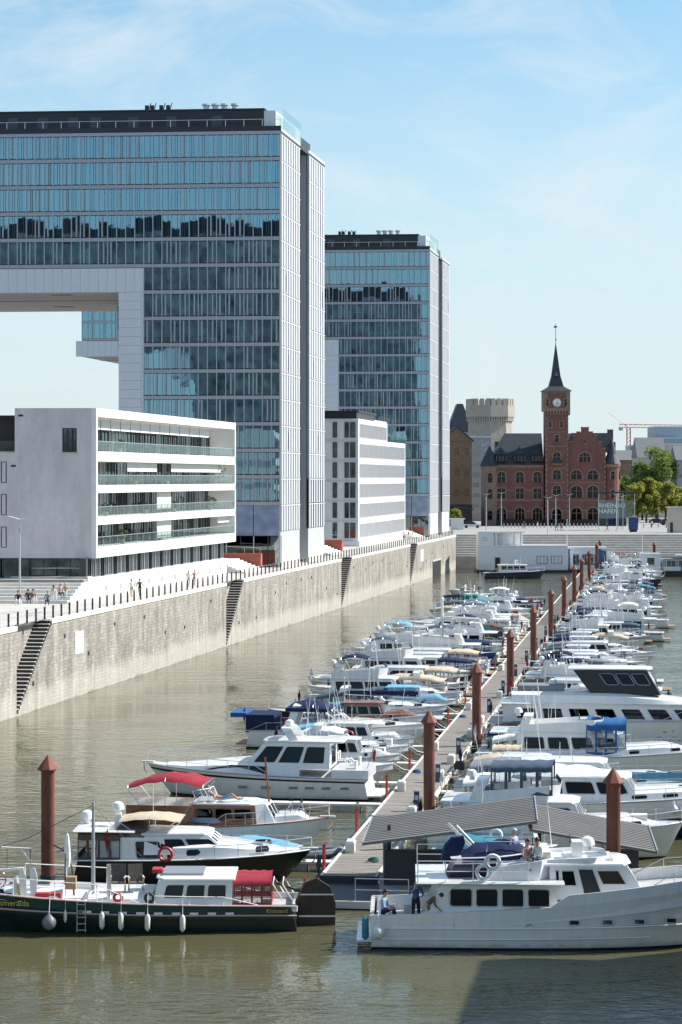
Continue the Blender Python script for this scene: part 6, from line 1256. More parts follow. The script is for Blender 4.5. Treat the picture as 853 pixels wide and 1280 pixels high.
for dx in (-0.17, 0.17): mb.tube([(lx+dx, eb.half(0.545)+0.06, 0.12), (lx+dx, eb.half(0.545)+0.06, 1.3), (lx+dx, eb.half(0.545)-0.15, 1.4)], 0.022, 'alu', 4)
for i in range(5): mb.tube([(lx-0.17, eb.half(0.545)+0.06, 0.2+i*0.26), (lx+0.17, eb.half(0.545)+0.06, 0.2+i*0.26)], 0.018, 'alu', 4)
eb.part(mb, 'boarding_ladder')
eb.fender(0.625, 1, 'fendergrey', 0.30, drop=0.62, ball=True); eb.fender(0.585, 1, 'fenderwhite', 0.07, 0.42, 0.45)
for t, l in ((0.492, 0.5), (0.444, 0.5), (0.377, 0.55), (0.289, 0.55)): eb.fender(t, 1, 'fenderwhite', 0.115, 0.62, 0.42)
eb.buoy(eb.X(0.455), eb.half(0.455)*0.80, 1.45, 'redpaint', 'y', 0.16); eb.buoy(eb.X(0.375), eb.half(0.4)*0.80, 1.42, 'dark', 'y', 0.17)
hulltext(eb, 'Esmeralda', 0.712, 0.70, 0.34, 1); hulltext(eb, 'Rhinsand', 0.045, 0.72, 0.24, 1)
eb.part(MB().xz([(eb.X(0)-0.02, -0.5), (eb.X(0)-1.55, -0.5), (eb.X(0)-1.58, 0.9), (eb.X(0)-1.35, 1.6), (eb.X(0)-0.8, 1.95), (eb.X(0)-0.25, 1.75), (eb.X(0)+0.1, 1.0)], -0.07, 0.07, 'rudderwood'), 'rudder')
eb.part(MB().box(eb.X(0)-1.58, eb.X(0)-0.05, 0.072, 0.09, 0.35, 0.42, 'steel').box(eb.X(0)-1.5, eb.X(0)-0.1, 0.072, 0.09, 1.25, 1.31, 'steel'), 'rudder_strap')
eb.part(MB().tube([(eb.X(0)-0.1, 0, 1.4), (eb.X(0)+0.9, 0, 1.75)], 0.06, 'dark', 5), 'tiller')
mb = MB(); [mb.tube([(eb.X(0.0)+0.1+dx, 0.9, 1.2), (eb.X(0.0)+0.5+dx, 0.9, 1.85), (eb.X(0)+0.5+dx, -0.9, 1.85), (eb.X(0)+0.1+dx, -0.9, 1.2)], 0.03, 'white', 4) for dx in (0.1, 0.5)]; eb.part(mb, 'stern_rail')
eb.flag(0.0, 0.3, 'c_navy', 2.0, 0.9, 0.5)
for k, x in enumerate((148, 171)):       # canvas chairs, things of their own on the barge deck
    q = V((x-426.5)/F*95.6, 95.4, 1.5)
    ch = thing('deck_chair', 'dark striped canvas deck chair on the barge, beside the %s' % ('bare mast' if k == 0 else 'white wheelhouse'), 'chair', q, 0.2*k, 'deck chairs on the barge')
    MB().box(-0.28, 0.28, -0.25, 0.25, 0.36, 0.41, 'canvaschair').build('seat', ch); MB().loft([[(-0.3, 0.22, 0.40), (0.3, 0.22, 0.40), (0.3, 0.26, 0.40), (-0.3, 0.26, 0.40)], [(-0.3, 0.38, 1.08), (0.3, 0.38, 1.08), (0.3, 0.42, 1.08), (-0.3, 0.42, 1.08)]], 'canvaschair').build('backrest', ch)
    for sx in (-0.3, 0.3):
        MB().tube([(sx, -0.28, 0), (sx, 0.35, 0.62)], 0.02, 'wickerwood', 4).build('leg', ch); MB().tube([(sx, 0.3, 0), (sx, -0.25, 0.6)], 0.02, 'wickerwood', 4).build('leg', ch); MB().box(sx-0.03, sx+0.03, -0.28, 0.33, 0.6, 0.63, 'white').build('armrest', ch)
um = thing('parasol', 'closed white parasol standing on the barge deck', 'parasol', (-11.35, 96.2, 1.55)); MB().tube([(0, 0, 0), (0, 0, 2.2)], 0.02, 'alu', 5).build('pole', um)
MB().lathe([(0.02, 2.25), (0.07, 2.15), (0.12, 1.7), (0.15, 1.2), (0.11, 0.85), (0.03, 0.8)], 'c_white', n=7).build('canopy', um); MB().lathe([(0.28, 0), (0.3, 0.06), (0.08, 0.3)], 'c_white', n=8).build('base', um)
# --- white trawler yacht
TX = lambda x: ((x-426.5)*0.0313-1.205)/15.5
tb = Boat('trawler_yacht', 'large white trawler yacht with tender on deck and people aboard', (1.205+7.75, 92.9, 0), R(-1.5), 15.5, 4.7, 1.38, 2.75, 'gelcoat', None, 'navy', rake=1.3, stern=0.93, group=None, fine=2.6, cat='yacht', cockpit=(0.01, 0.175, 0.55), rub=None)
for zf in (0.30, 0.62):
    pts = [(tb.X(i/18*0.97+0.005), tb.half(i/18*0.97)*(0.93 if zf < 0.5 else 0.965)+0.02, 1.38*zf+0.25*(i/18)**2) for i in range(19 if zf > 0.5 else 14)]
    tb.part(MB().tube([(x, -y, z) for x, y, z in pts], 0.03, 'gelcoat', 4).tube(pts, 0.03, 'gelcoat', 4), 'rubbing_strake')
for sg in (-1, 1):
    rows = [[(tb.X(t), sg*tb.half(t), tb.sheer(t)-0.02), (tb.X(t), sg*(tb.half(t)+0.01), tb.sheer(t)+0.42*sm(0.455, 0.50, t)), (tb.X(t), sg*(tb.half(t)-0.07), tb.sheer(t)+0.42*sm(0.455, 0.5, t)), (tb.X(t), sg*(tb.half(t)-0.07), tb.sheer(t)-0.02)] for t in [0.455, 0.48, 0.5]+[0.5+0.485*i/10 for i in range(1, 11)]]
    tb.part(MB().loft(rows, 'gelcoat'), 'bulwark')
    for x in (719.5, 761, 801.5, 842): t = TX(x); tb.part(MB().box(tb.X(t)-0.22, tb.X(t)+0.22, sg*tb.half(t)*0.955-0.03, sg*tb.half(t)*0.955+0.035, 0.98+0.1*t, 1.2+0.1*t, 'steel').box(tb.X(t)-0.18, tb.X(t)+0.18, sg*tb.half(t)*0.955-0.03, sg*tb.half(t)*0.955+0.045, 1.01+0.1*t, 1.17+0.1*t, 'bglass'), 'porthole')
    for x in (494, 572, 663): t = TX(x); tb.part(MB().torus((tb.X(t), sg*(tb.half(t)*0.965), 1.0), 0.085, 0.03, 'steel', 'y', 10, 5), 'porthole')
tb.house(0.176, 0.475, 1.45, 0.05, -0.0, 0.84, 0.97, z=1.12, n=4, wz=(0.40, 0.86), wspan=(0.07, 0.95), front=0, roof=False, taper=1.0, fr='steel', gl='bglass')
for sg in (-1, 1):       # sweeping wing wall at the aft end of the saloon
    y = sg*tb.half(0.2)*0.86
    tb.part(MB().xz([(tb.X(0.115), 1.35), (tb.X(0.15), 1.55), (tb.X(0.165), 2.1), (tb.X(0.175), 2.56), (tb.X(0.215), 2.56), (tb.X(0.195), 2.2), (tb.X(0.20), 1.6), (tb.X(0.215), 1.35)], y-0.05, y+0.05, 'gelcoat'), 'wing_wall')
def slab(b, t0, t1, z, m='gelcoat', th=0.12, wf=0.96, nm='upper_deck'):
    rows = []
    for i in range(7):
        t = t0+(t1-t0)*i/6; w = b.half(t)*wf; x = b.X(t)
        rows.append([(x, -w+0.05, z), (x, -w, z+th*0.4), (x, -w+0.08, z+th), (x, w-0.08, z+th), (x, w, z+th*0.4), (x, w-0.05, z)])
    return b.part(MB().loft(rows, m), nm)
slab(tb, 0.115, 0.49, 2.57)
tb.house(0.455, 0.705, 1.30, 0.85, 0.0, 0.70, 0.93, z=1.92, n=0, front=3, wz=(0.46, 0.86), oh=0.2, aft=1.9, taper=0.98, fwz=(0.42, 0.86))
ph = [(0.07, 0.115, 0.42, 0.86, 'bglass', 'window'), (0.15, 0.30, 0.42, 0.86, 'bglass', 'window'), (0.36, 0.55, 0.06, 0.9, 'dark', 'door'), (0.60, 0.86, 0.45, 0.86, 'bbrown', 'window')]
wA, wB = tb.half(0.455)*0.70, tb.half(0.705)*0.70*0.98; wA = max(wA, wB)
for sg in (-1, 1):
    for u0, u1, v0, v1, mm, nm in ph:
        f = lambda u, v: V(tb.X(0.455)+(tb.X(0.705)-tb.X(0.455))*u-0.85*v*u, sg*((wA+(wB-wA)*u)*(1-0.07*v)+0.02), 1.92+1.30*v)
        o = tb.part(MB().poly([f(u0, v0), f(u1, v0), f(u1, v1), f(u0, v1)], mm), nm); tb.part(MB().tube([f(u0, v0), f(u1, v0), f(u1, v1), f(u0, v1), f(u0, v0)], 0.022, 'gelcoat', 4), 'window_frame', o)
tb.top = 2.72; tb.fly(0.29, 0.46, 0.80, 0.74, 2.70, scr=False); tb.fly(0.42, 0.60, 0.28, 0.6, 3.30, scr=True)
for sg in (-1, 1):
    y = sg*tb.half(0.3)*0.90; mb = MB()
    for t in (0.12, 0.19, 0.26, 0.33, 0.40): mb.tube([(tb.X(t), y, 2.68), (tb.X(t), y, 3.5)], 0.02, 'steel', 4)
    for z in (3.1, 3.5): mb.tube([(tb.X(0.12), y, z), (tb.X(0.40), y, z)], 0.018, 'steel', 4)
    tb.part(mb, 'deck_railing')
tb.rails(0.66, 0.985, 0.85)
tb.part(MB().tube([(tb.X(0.30), 0.9, 3.0), (tb.X(0.20), 0.4, 4.6)], 0.06, 'white', 5).tube([(tb.X(0.32), -0.4, 3.0), (tb.X(0.22), -0.2, 4.6)], 0.06, 'white', 5), 'boat_boom')
for x_, z_ in ((607, 3.15), (618, 3.55)): tb.part(MB().torus((tb.X(TX(x_)), -tb.half(0.3)*0.86, z_-0.1), 0.27, 0.075, 'white', 'y', 14, 6), 'lifebuoy')
tb.dome(0.56, 0.3, 3.75, 0.30); tb.part(MB().box(tb.X(0.5), tb.X(0.62), -0.9, 0.9, 3.36, 3.44, 'gelcoat'), 'hatch_cover'); tb.antenna(0.47, 0.8, 3.6, 2.0, 0.2)
tb.fender(0.02, -1, 'fenderwhite', 0.27, drop=0.35, ball=True)
tb.part(MB().box(tb.X(0)-0.55, tb.X(0)+0.05, -1.9, 1.9, 0.28, 0.36, 'gelcoat'), 'swim_platform'); tb.part(MB().lathe([(0.02, 0.05), (0.13, -0.05), (0.14, -0.8), (0.02, -0.9)], 'c_teal', (tb.X(0)-0.2, -1.9, 1.25), 8), 'stern_fender')
tb.part(MB().box(tb.X(0.02), tb.X(0.045), -1.6, 1.6, 0.8, 1.3, 'gelcoat').box(tb.X(0.085), tb.X(0.11), -0.6, 0.6, 0.8, 1.5, 'offwhite'), 'cockpit_seat')
# tender on the boat deck
tq = tb.o.location
td = Boat('tender', 'white and navy tender under a navy cover on the trawler boat deck', (4.35+1.72, 92.6, 2.95), R(4), 3.5, 1.6, 0.55, 0.72, 'navy', 'white', 'navy', rake=0.5, lod=1, group=None, upper='white', cat='dinghy', rub='white')
td.tarp(0.12, 0.9, 0.5, 'c_navy', seed=4); td.part(MB().loft([[(td.X(0)-0.35, -0.25, 0.3), (td.X(0)+0.25, -0.25, 0.3), (td.X(0)+0.25, 0.25, 0.3), (td.X(0)-0.35, 0.25, 0.3)], [(td.X(0)-0.2, -0.28, 0.9), (td.X(0)+0.6, -0.28, 1.05), (td.X(0)+0.6, 0.28, 1.05), (td.X(0)-0.2, 0.28, 0.9)], [(td.X(0)+0.1, -0.2, 1.25), (td.X(0)+0.55, -0.2, 1.3), (td.X(0)+0.55, 0.2, 1.3), (td.X(0)+0.1, 0.2, 1.25)]], 'c_navy'), 'covered_motor')
[td.part(MB().tube([(td.X(0.4), sg*0.6, 0.7), (td.X(0.42), sg*0.6, 1.15), (td.X(0.9), sg*0.5, 1.1)], 0.025, 'steel', 4), 'grab_rail') for sg in (-1, 1)]
td.part(MB().box(td.X(0.25), td.X(0.32), -0.5, 0.5, -0.32, -0.05, 'white').box(td.X(0.7), td.X(0.77), -0.5, 0.5, -0.32, -0.05, 'white'), 'chock')
# --- white cruiser with black hull, tan canvas
wc = Boat('motor_cruiser', 'white motor cruiser with black hull and tan canvas awning', (-6.75, 107.1, 0), R(-2), 10.9, 3.7, 1.12, 1.45, 'black', None, 'black', rake=1.3, group=None, upper='black', fine=2.0, rub='white')
wc.trunk(0.42, 0.94, 0.72, 0.84, ports=2, nose=0.75); wc.house(0.30, 0.66, 0.85, 1.05, 0.0, 0.86, 0.82, z=1.35, n=2, wz=(0.30, 0.80), front=3, oh=0.15, wspan=(0.16, 0.98))
wc.house(0.10, 0.40, 1.1, 0.2, 0.0, 0.86, 0.92, z=1.0, n=1, wz=(0.15, 0.85), wspan=(0.55, 0.95), roof=False, front=0)
wc.canopy(0.02, 0.20, 1.35, 'c_brown', 'full', 0.84, z=1.0); slab(wc, 0.0, 0.26, 2.32, 'gelcoat', 0.1, 0.84, 'hardtop')
o = wc.canopy(0.19, 0.45, 0.72, 'c_beige', 'bimini', 0.66, z=2.3, bow_=1.6); wc.tarp(0.18, 0.30, 0.35, 'c_brown', 0.6, 2.45, seed=8)
wc.dome(0.03, 0.9, 2.62, 0.33); wc.dome(0.17, 0.3, 3.15, 0.3); wc.part(MB().box(wc.X(0.16), wc.X(0.19), -0.12, 0.12, 2.4, 3.0, 'gelcoat'), 'radar_post'); wc.antenna(0.33, -0.6, 2.5, 2.0, 0.0)
wc.rails(0.5, 0.985, 0.6); wc.buoy(wc.X(0.395), -wc.half(0.4)-0.07, 1.45, 'redpaint', 'y', 0.30); wc.hatch(0.78, 1.75); wc.pulpit_anchor(); wc.flag(0.16, -1.4, 'c_red', 1.4, 0.2, 0.6)
# --- varnished wooden cruiser with red bimini
wd_ = Boat('wooden_cruiser', 'varnished wooden cruiser with white hull and red bimini top', (-5.6, 115.8, 0), JANG, 10.2, 3.4, 1.25, 1.72, 'gelcoat', None, 'black', rake=1.2, group=None, stern=0.8, fine=2.1, rub='varnish')
wd_.house(0.02, 0.36, 1.12, 0.1, 0.0, 0.93, 0.97, z=1.2, m='varnish', n=0, front=0, roof=False, back=False, taper=1.0)
wd_.house(0.34, 0.66, 1.15, 0.1, 0.0, 0.80, 0.95, z=1.2, m='varnish', n=3, wz=(0.42, 0.84), front=0, fr='varnish', roofm='white', oh=0.1, taper=1.0)
wd_.house(0.64, 0.76, 1.2, 0.65, 0.0, 0.80, 0.92, z=1.2, m='white', n=0, front=2, roof=False, fr='white'); wd_.trunk(0.74, 0.9, 0.4, 0.6, 'white', 0, nose=0.3)
wd_.canopy(0.02, 0.40, 1.95, 'c_red', 'bimini', 0.92, z=1.9, bow_=1.6, slope=0.1); wd_.screen(0.42, 0.65, 0.3, 0.72, 2.42, 'white', 0.5)
for i in range(5): t = 0.62+0.06*i; [wd_.part(MB().lathe([(0.055, 0), (0.055, 0.02)], 'dark', (wd_.X(t)-0.2, 0, 0.95), 8), 'porthole') for _ in range(0)]; wd_.part(MB().torus((wd_.X(0.40+0.07*i), -wd_.half(0.4+0.07*i)*0.985, 0.92), 0.05, 0.022, 'dark', 'y', 8, 4), 'porthole')
wd_.rails(0.42, 0.985, 0.65); wd_.part(MB().tube([(wd_.X(0.70), 0, 2.4), (wd_.X(0.68), 0, 4.6)], 0.05, 'varnish', 6).tube([(wd_.X(0.69), -0.35, 3.4), (wd_.X(0.69), 0.35, 3.4)], 0.025, 'varnish', 4), 'mast')
wd_.pulpit_anchor(); wd_.part(MB().loft([[(wd_.X(0.32), -1.75, 1.55), (wd_.X(0.36), -1.95, 1.6), (wd_.X(0.36), -1.75, 1.8)], [(wd_.X(0.46), -1.75, 1.5), (wd_.X(0.46), -2.0, 1.55), (wd_.X(0.46), -1.75, 1.8)], [(wd_.X(0.5), -1.75, 1.6), (wd_.X(0.5), -1.8, 1.6), (wd_.X(0.5), -1.75, 1.65)]], 'c_slate'), 'fender_cover')
def bicycle(label, q, rot):
    o = thing('bicycle', label, 'bicycle', q, rot, 'bicycles carried on foredecks')
    for x in (-0.5, 0.5): MB().torus((x, 0, 0.33), 0.31, 0.018, 'rubber', 'y', 16, 4).build('wheel', o)
    MB().tube([(-0.5, 0, 0.33), (-0.15, 0, 0.85), (0.35, 0, 0.85), (0.5, 0, 0.33)], 0.02, 'steel', 4).tube([(-0.5, 0, 0.33), (-0.05, 0, 0.3), (0.35, 0, 0.8)], 0.02, 'steel', 4).build('frame', o)
    MB().box(-0.28, -0.05, -0.06, 0.06, 0.92, 0.97, 'dark').build('saddle', o); MB().tube([(0.35, 0, 0.85), (0.36, 0, 1.02), (0.36, -0.25, 1.02)], 0.016, 'dark', 4).tube([(0.36, 0, 1.02), (0.36, 0.25, 1.02)], 0.016, 'dark', 4).build('handlebar', o)
bicycle('bicycle carried on the foredeck of the wooden cruiser', wd_.o.location+V(3.3, -0.6, 1.55), -0.1); bicycle('bicycle leaning on the foredeck rail of the blue-canopied cruiser', V(20.4, 145.0, 1.7), 0.1)
# --- white motor yacht, bow to the quay
my = Boat('motor_yacht', 'white motor yacht with black band and dark wraparound windscreen', ((1.75-11.4)/2, 135.6, 0), JANG+math.pi, 13.4, 4.3, 1.3, 1.85, 'gelcoat', 'black', 'black', rake=1.5, group=None, stern=0.92, fine=2.1)
my.trunk(0.30, 0.90, 0.75, 0.84, 'gelcoat', 0, nose=0.7)
for sg in (-1, 1):
    P = lambda t, q: (my.X(t), sg*(min(my.half(t)*0.84, my.half(t)-0.15)*(1-0.08*q/0.7)+0.02), my.deckz(t)-0.02+0.75*q)
    my.part(MB().poly([P(0.44, 0.10), P(0.72, 0.10), P(0.60, 0.62), P(0.44, 0.66)], 'bglass'), 'trunk_window')
    for t0 in (0.08, 0.16, 0.23, 0.30, 0.42, 0.52): my.part(MB().box(my.X(t0), my.X(t0)+0.6, sg*my.half(t0)*0.955-0.02, sg*my.half(t0)*0.955+0.02, 0.62, 0.82, 'alu').box(my.X(t0)+0.05, my.X(t0)+0.55, sg*my.half(t0)*0.955-0.02, sg*my.half(t0)*0.955+0.03, 0.65, 0.79, 'c_grey'), 'hull_vent')
my.house(0.17, 0.55, 1.5, 1.3, 0.0, 0.80, 0.86, z=1.75, n=3, wz=(0.22, 0.85), front=3, aft=0.6, fr='gelcoat'); my.arch(0.33, 0.7, my.top, 0.6, -0.5); my.dome(0.36, 0.2, my.top+0.72, 0.28)
my.rails(0.42, 0.985, 0.75); my.platform(0.8, 'gelcoat'); my.flag(0.02, 0.8, 'c_red', 1.7, 0.5, 0.4); my.pulpit_anchor(); my.seat(0.08, 0.9); my.seat(0.08, -0.9); my.antenna(0.3, -0.8, my.top, 2.6, 0.3)
my.part(MB().box(my.X(0.0), my.X(0.16), -my.half(0.1)*0.9, my.half(0.1)*0.9, 1.2, 1.75, 'gelcoat'), 'cockpit_coaming')
# --- small craft between the big ones on the quay side
lc = Boat('motorboat', 'small motorboat under a pale blue cover beside the wooden cruiser', (-4.6, 111.4, 0), JANG, 5.6, 2.1, 0.7, 0.95, 'gelcoat', None, 'black', group=None); lc.tarp(0.02, 0.96, 0.55, 'c_sky', seed=2)
rib = Boat('rubber_dinghy', 'grey rubber dinghy with small motor tied at the jetty', (-1.35, 111.9, 0), JANG+0.15, 2.9, 1.5, 0.42, 0.55, 'c_grey', None, 'c_grey', lod=1, group=None, rub=None, deckm='c_grey'); rib.outboard(0, 'black', -0.1)
for sg in (-1, 1): rib.part(MB().tube([(rib.X(0)-0.15, sg*0.62, 0.42), (rib.X(0.5), sg*0.68, 0.45), (rib.X(0.8), sg*0.5, 0.5), (rib.X(0.98), 0, 0.58)], [0.14, 0.2, 0.2, 0.17], 'c_grey', 8), 'tube')
def small(style, label, s_, side, L, B, **kw): return moor(style, label, s_, side, L, B, lod=kw.pop('lod', 0), **kw)
# quay side row, from the landing stage outwards (hand placed)
small('open', 'small white open motorboat behind the white motor yacht stern', 36.5, -1, 5.8, 2.2, gap=0.8, away=False)
small('cabin', 'small white cabin boat with light blue canopy near the first pile', 41.0, -1, 7.2, 2.6, gap=0.9, away=False, c=dict(cv='c_sky'))
small('express', 'white sports cruiser with white canopy behind the light blue one', 45.5, -1, 8.4, 2.9, gap=0.8, away=False, c=dict(cv='c_white'))
small('cabin', 'white cabin boat with sky blue top and grey hull stripe', 50.0, -1, 8.6, 2.9, gap=0.9, away=False, c=dict(cv='c_sky', full=True), stripe='c_grey')
b = small('express', 'white sports cruiser with navy stern canvas and tall white arch', 55.0, -1, 12.4, 3.8, gap=0.6, away=False, c=dict(bm='c_navy'), fs=1.25); b.tarp(0.22, 0.46, 0.5, 'c_navy', 0.8, 2.75, seed=3)
b.part(MB().box(b.X(0.0), b.X(0.16), -b.half(0)*0.98, b.half(0)*0.98, 1.1, 2.3, 'c_navy'), 'stern_canvas')
b.part(MB().box(b.X(0)-1.1, b.X(0), -1.4, 1.4, 2.1, 2.4, 'c_blue'), 'dinghy_cover')
b = small('cabin', 'white boat with red band, wooden cabin and teal canopy', 60.0, -1, 9.5, 3.2, gap=0.9, away=False, c=dict(cv='c_teal', hm='varnish'), stripe='redhull', fs=1.3)
small('sail', 'black hulled sailing boat with navy sail cover beyond the teal canopy boat', 66.0, -1, 13.0, 3.4, gap=0.6, away=True, hull='black', c=dict(cv='c_navy', mh=3.2))
small('express', 'white sports cruiser with black folding hood frame and slate canvas', 71.5, -1, 11.0, 3.5, gap=0.7, away=False, c=dict(cv='c_slate'))
small('cabin', 'light blue cabin boat with slate canopy close to the second pile', 77.0, -1, 8.4, 3.0, gap=0.5, away=False, hull='bluehull', c=dict(cv='c_slate', hm='c_sky'))
# open water side, hand placed
b = small('fly', 'white flybridge cruiser with slate blue flybridge hood beside the shelter', 11.0, 1, 12.6, 4.0, gap=1.1, c=dict(), fs=1.2, fb=1.8); b.canopy(0.26, 0.5, 1.5, 'c_slate', 'full', 0.68, z=b.top+0.3, slope=0.05)
small('cover', 'small motorboat under a teal cover beside the jetty shelter', 6.3, 1, 6.0, 2.4, gap=1.8, c=dict(cv='c_teal'))
b = small('sedan', 'navy hulled trawler cruiser with brown windows and rolled white cover', 18.8, 1, 16.5, 4.6, gap=1.4, hull='navy', c=dict(gl='bbrown', cv='c_white'), fs=1.6, fb=2.4, upper='gelcoat'); b.tarp(0.22, 0.52, 0.45, 'c_white', 0.62, b.top-0.02, seed=9)
b.fender(0.72, -1, 'fenderwhite', 0.22, drop=0.3, ball=True); b.fender(0.75, -1, 'fenderwhite', 0.22, drop=0.3, ball=True)
b = small('sedan', 'white cruiser with roof rails, dark windows and grey side cloth', 27.0, 1, 14.5, 4.3, gap=1.2, c=dict(cv='c_grey'), fs=1.4, fb=2.0); b.part(MB().box(b.X(0.62), b.X(0.93), -b.half(0.7)*0.9-0.02, -b.half(0.7)*0.9, 1.9, 2.35, 'c_sky'), 'rail_cloth')
small('sedan', 'cruiser with beige canopy and brown side curtains', 33.0, 1, 9.0, 3.2, gap=1.2, c=dict(cv='c_beige'), away=True)
b = small('fly', 'long white cruiser with bright blue canvas over its wheelhouse', 40.0, 1, 15.0, 4.4, gap=1.2, c=dict(), fs=1.4, fb=2.1); b.canopy(0.46, 0.62, 2.3, 'c_blue', 'full', 0.72, z=1.5, front=True)
small('sedan', 'white cruiser with full navy blue cockpit tent near the second pile', 48.0, 1, 9.8, 3.4, gap=0.9, c=dict(cv='c_navy'), away=True)
small('cover', 'white motorboat under a grey tarpaulin next to the navy hulled trawler', 15.0, 1, 7.6, 2.5, gap=1.0, c=dict(cv='c_grey'))
small('express', 'white sports cruiser with open black bimini between two long cruisers', 22.9, 1, 10.5, 3.0, gap=1.0, c=dict(bm='c_black', dark=True))
small('open', 'white open motorboat with beige bimini near the beige canopy cruiser', 36.5, 1, 6.4, 2.3, gap=1.0, c=dict(cv='c_beige'))
small('express', 'white sports cruiser with white canopy beside the bright blue canvas', 44.2, 1, 11.5, 3.2, gap=0.9, c=dict(cv='c_white'))
small('cabin', 'white cabin boat with black canopy beside the very long yacht', 52.6, 1, 8.5, 2.9, gap=0.9, c=dict(cv='c_black'), stripe='bluehull')
# big modern yacht
bm = Boat('motor_yacht', 'very long white motor yacht with dark raised wheelhouse and grey deck', *slot(57.5, 1, 19.5, 0.9, True), 19.5, 5.0, 1.9, 2.4, 'gelcoat', None, 'black', rake=1.4, group=None, stern=0.95, fine=3.0)
bm.house(0.05, 0.80, 1.2, 1.1, 0.0, 0.90, 0.98, z=1.85, n=7, wz=(0.22, 0.80), oh=0.22, front=3, fr='gelcoat', taper=1.0); z1 = bm.top
bm.trunk(0.08, 0.78, 0.75, 0.80, 'gelcoat', 0, z=z1-0.02, nose=0.55); bm.house(0.36, 0.60, 1.7, 1.0, -1.3, 0.62, 0.86, z=z1+0.55, m='black', n=3, wz=(0.40, 0.84), wspan=(0.30, 0.96), front=3, roofm='white', oh=0.35, fr='alu'); bm.rails(0.6, 0.985, 0.8)
bm.dome(0.22, 0.5, z1+1.0, 0.35); bm.part(MB().box(bm.X(0.10), bm.X(0.26), -1.2, 1.2, z1+0.75, z1+1.1, 'c_grey'), 'covered_tender')
b = Boat('dinghy', 'navy and white jet dinghy carried behind the navy cockpit tent', V(16.6, 158.6, 0), JANG, 7.2, 2.6, 1.0, 1.5, 'navy', 'white', 'navy', lod=1, group=None, upper='c_sky', cat='dinghy'); b.tarp(0.1, 0.7, 0.4, 'c_slate', seed=6)
# --- the rest of both rows
FR = random.Random(42); seen = set()
def fleet(side, s0, s1, step, where, Lr):
    s_ = s0
    while s_ < s1:
        for _ in range(200):
            style = FR.choices(('express', 'sedan', 'fly', 'cabin', 'cover', 'open', 'sail'), (4, 6, 6, 4, 2, 1.5, 1))[0]
            cv = FR.choices(tuple(CN), (6, 0.6, 0.2, 2, 3, 4, 0.5, 0.3, 5, 6, 1.2, 1))[0]; hull = FR.choices(tuple(HN), (16, 2.5, 1.5, 2, 1.2, 0.6, 0.5, 1.2))[0]; stripe = FR.choice((None, None, 'navy', 'redhull', 'bluehull', 'c_grey'))
            if (style, cv, hull, stripe) not in seen: seen.add((style, cv, hull, stripe)); break
        nm = STY[style][1]; cn = CN[cv]; what = {'cover': '%s tarpaulin', 'sail': '%s sail cover', 'open': '%s bimini'}.get(style, '%s canopy') % cn
        stn = {None: '', 'navy': ', navy stripe', 'redhull': ', red stripe', 'bluehull': ', blue stripe', 'c_grey': ', grey stripe'}[stripe if stripe != hull else None]
        L = FR.uniform(*Lr)*(0.78 if style in ('cabin', 'cover', 'open') else 1.0); B = 1.9+0.14*L
        label = '%s %s with %s%s, %s side of jetty' % (HN[hull], nm, what, stn, where)
        Y = J0.y+s_
        moor(style, label, s_, side, L, B, gap=FR.uniform(0.6, 1.1), away=FR.random() < 0.6, lod=1 if Y < 215 else 2, hull=hull, stripe=stripe, c=dict(cv=cv, bm=cv, full=FR.random() < 0.7, dark=FR.random() < 0.4))
        s_ += max(step, B+0.4)+FR.uniform(0, 0.3)
fleet(-1, 81.5, 226, 3.8, 'quay', (12.0, 15.5)); fleet(1, 63.5, 362, 3.8, 'open-water', (9.0, 13.0))
for i, s_ in enumerate((5.0, 24.5, 33.6, 43.2, 52.4, 62.8, 74.3, 87, 97, 107, 118, 129, 141, 153, 166, 180, 196, 212)): finger(s_, -1, 7.0 if s_ < 60 else 8)
for i, s_ in enumerate((30.1, 62.0, 72, 84, 97, 110, 124, 139, 155, 172, 190, 210, 232, 256)): finger(s_, 1, 7)
# --- odds and ends on the jetty deck
FR2 = random.Random(77)
for i, s_ in enumerate((7.0, 12.5, 19, 29, 34, 42, 49, 57, 66, 76, 86, 99, 113, 128)):
    o = thing('dock_box', 'white storage box standing on the jetty deck', 'box', jet(s_, 2.15 if i % 3 else 0.45, JZ+0.01), JROT+FR2.uniform(-0.1, 0.1), 'storage boxes on the jetty')
    MB().box(-0.22, 0.22, -0.5, 0.5, 0.0, 0.42, 'offwhite').build('body', o); MB().loft([[(-0.25, -0.53, 0.42), (0.25, -0.53, 0.42), (0.25, 0.53, 0.42), (-0.25, 0.53, 0.42)], [(-0.16, -0.5, 0.55), (0.16, -0.5, 0.55), (0.16, 0.5, 0.55), (-0.16, 0.5, 0.55)]], 'white').build('lid', o)
for i, s_ in enumerate((4.2, 15.5, 24, 37, 54, 70, 92)):
    o = thing('coiled_hose', 'coiled hose lying on the jetty planks', 'hose', jet(s_, 0.5 if i % 2 else 1.9, JZ+0.03), 0, 'hoses on the jetty')
    for k in range(3): MB().torus((0, 0, 0.03+0.05*k), 0.26-0.03*k, 0.028, 'c_blue' if i % 2 else 'c_green', 'z', 14, 5).build('coil', o)
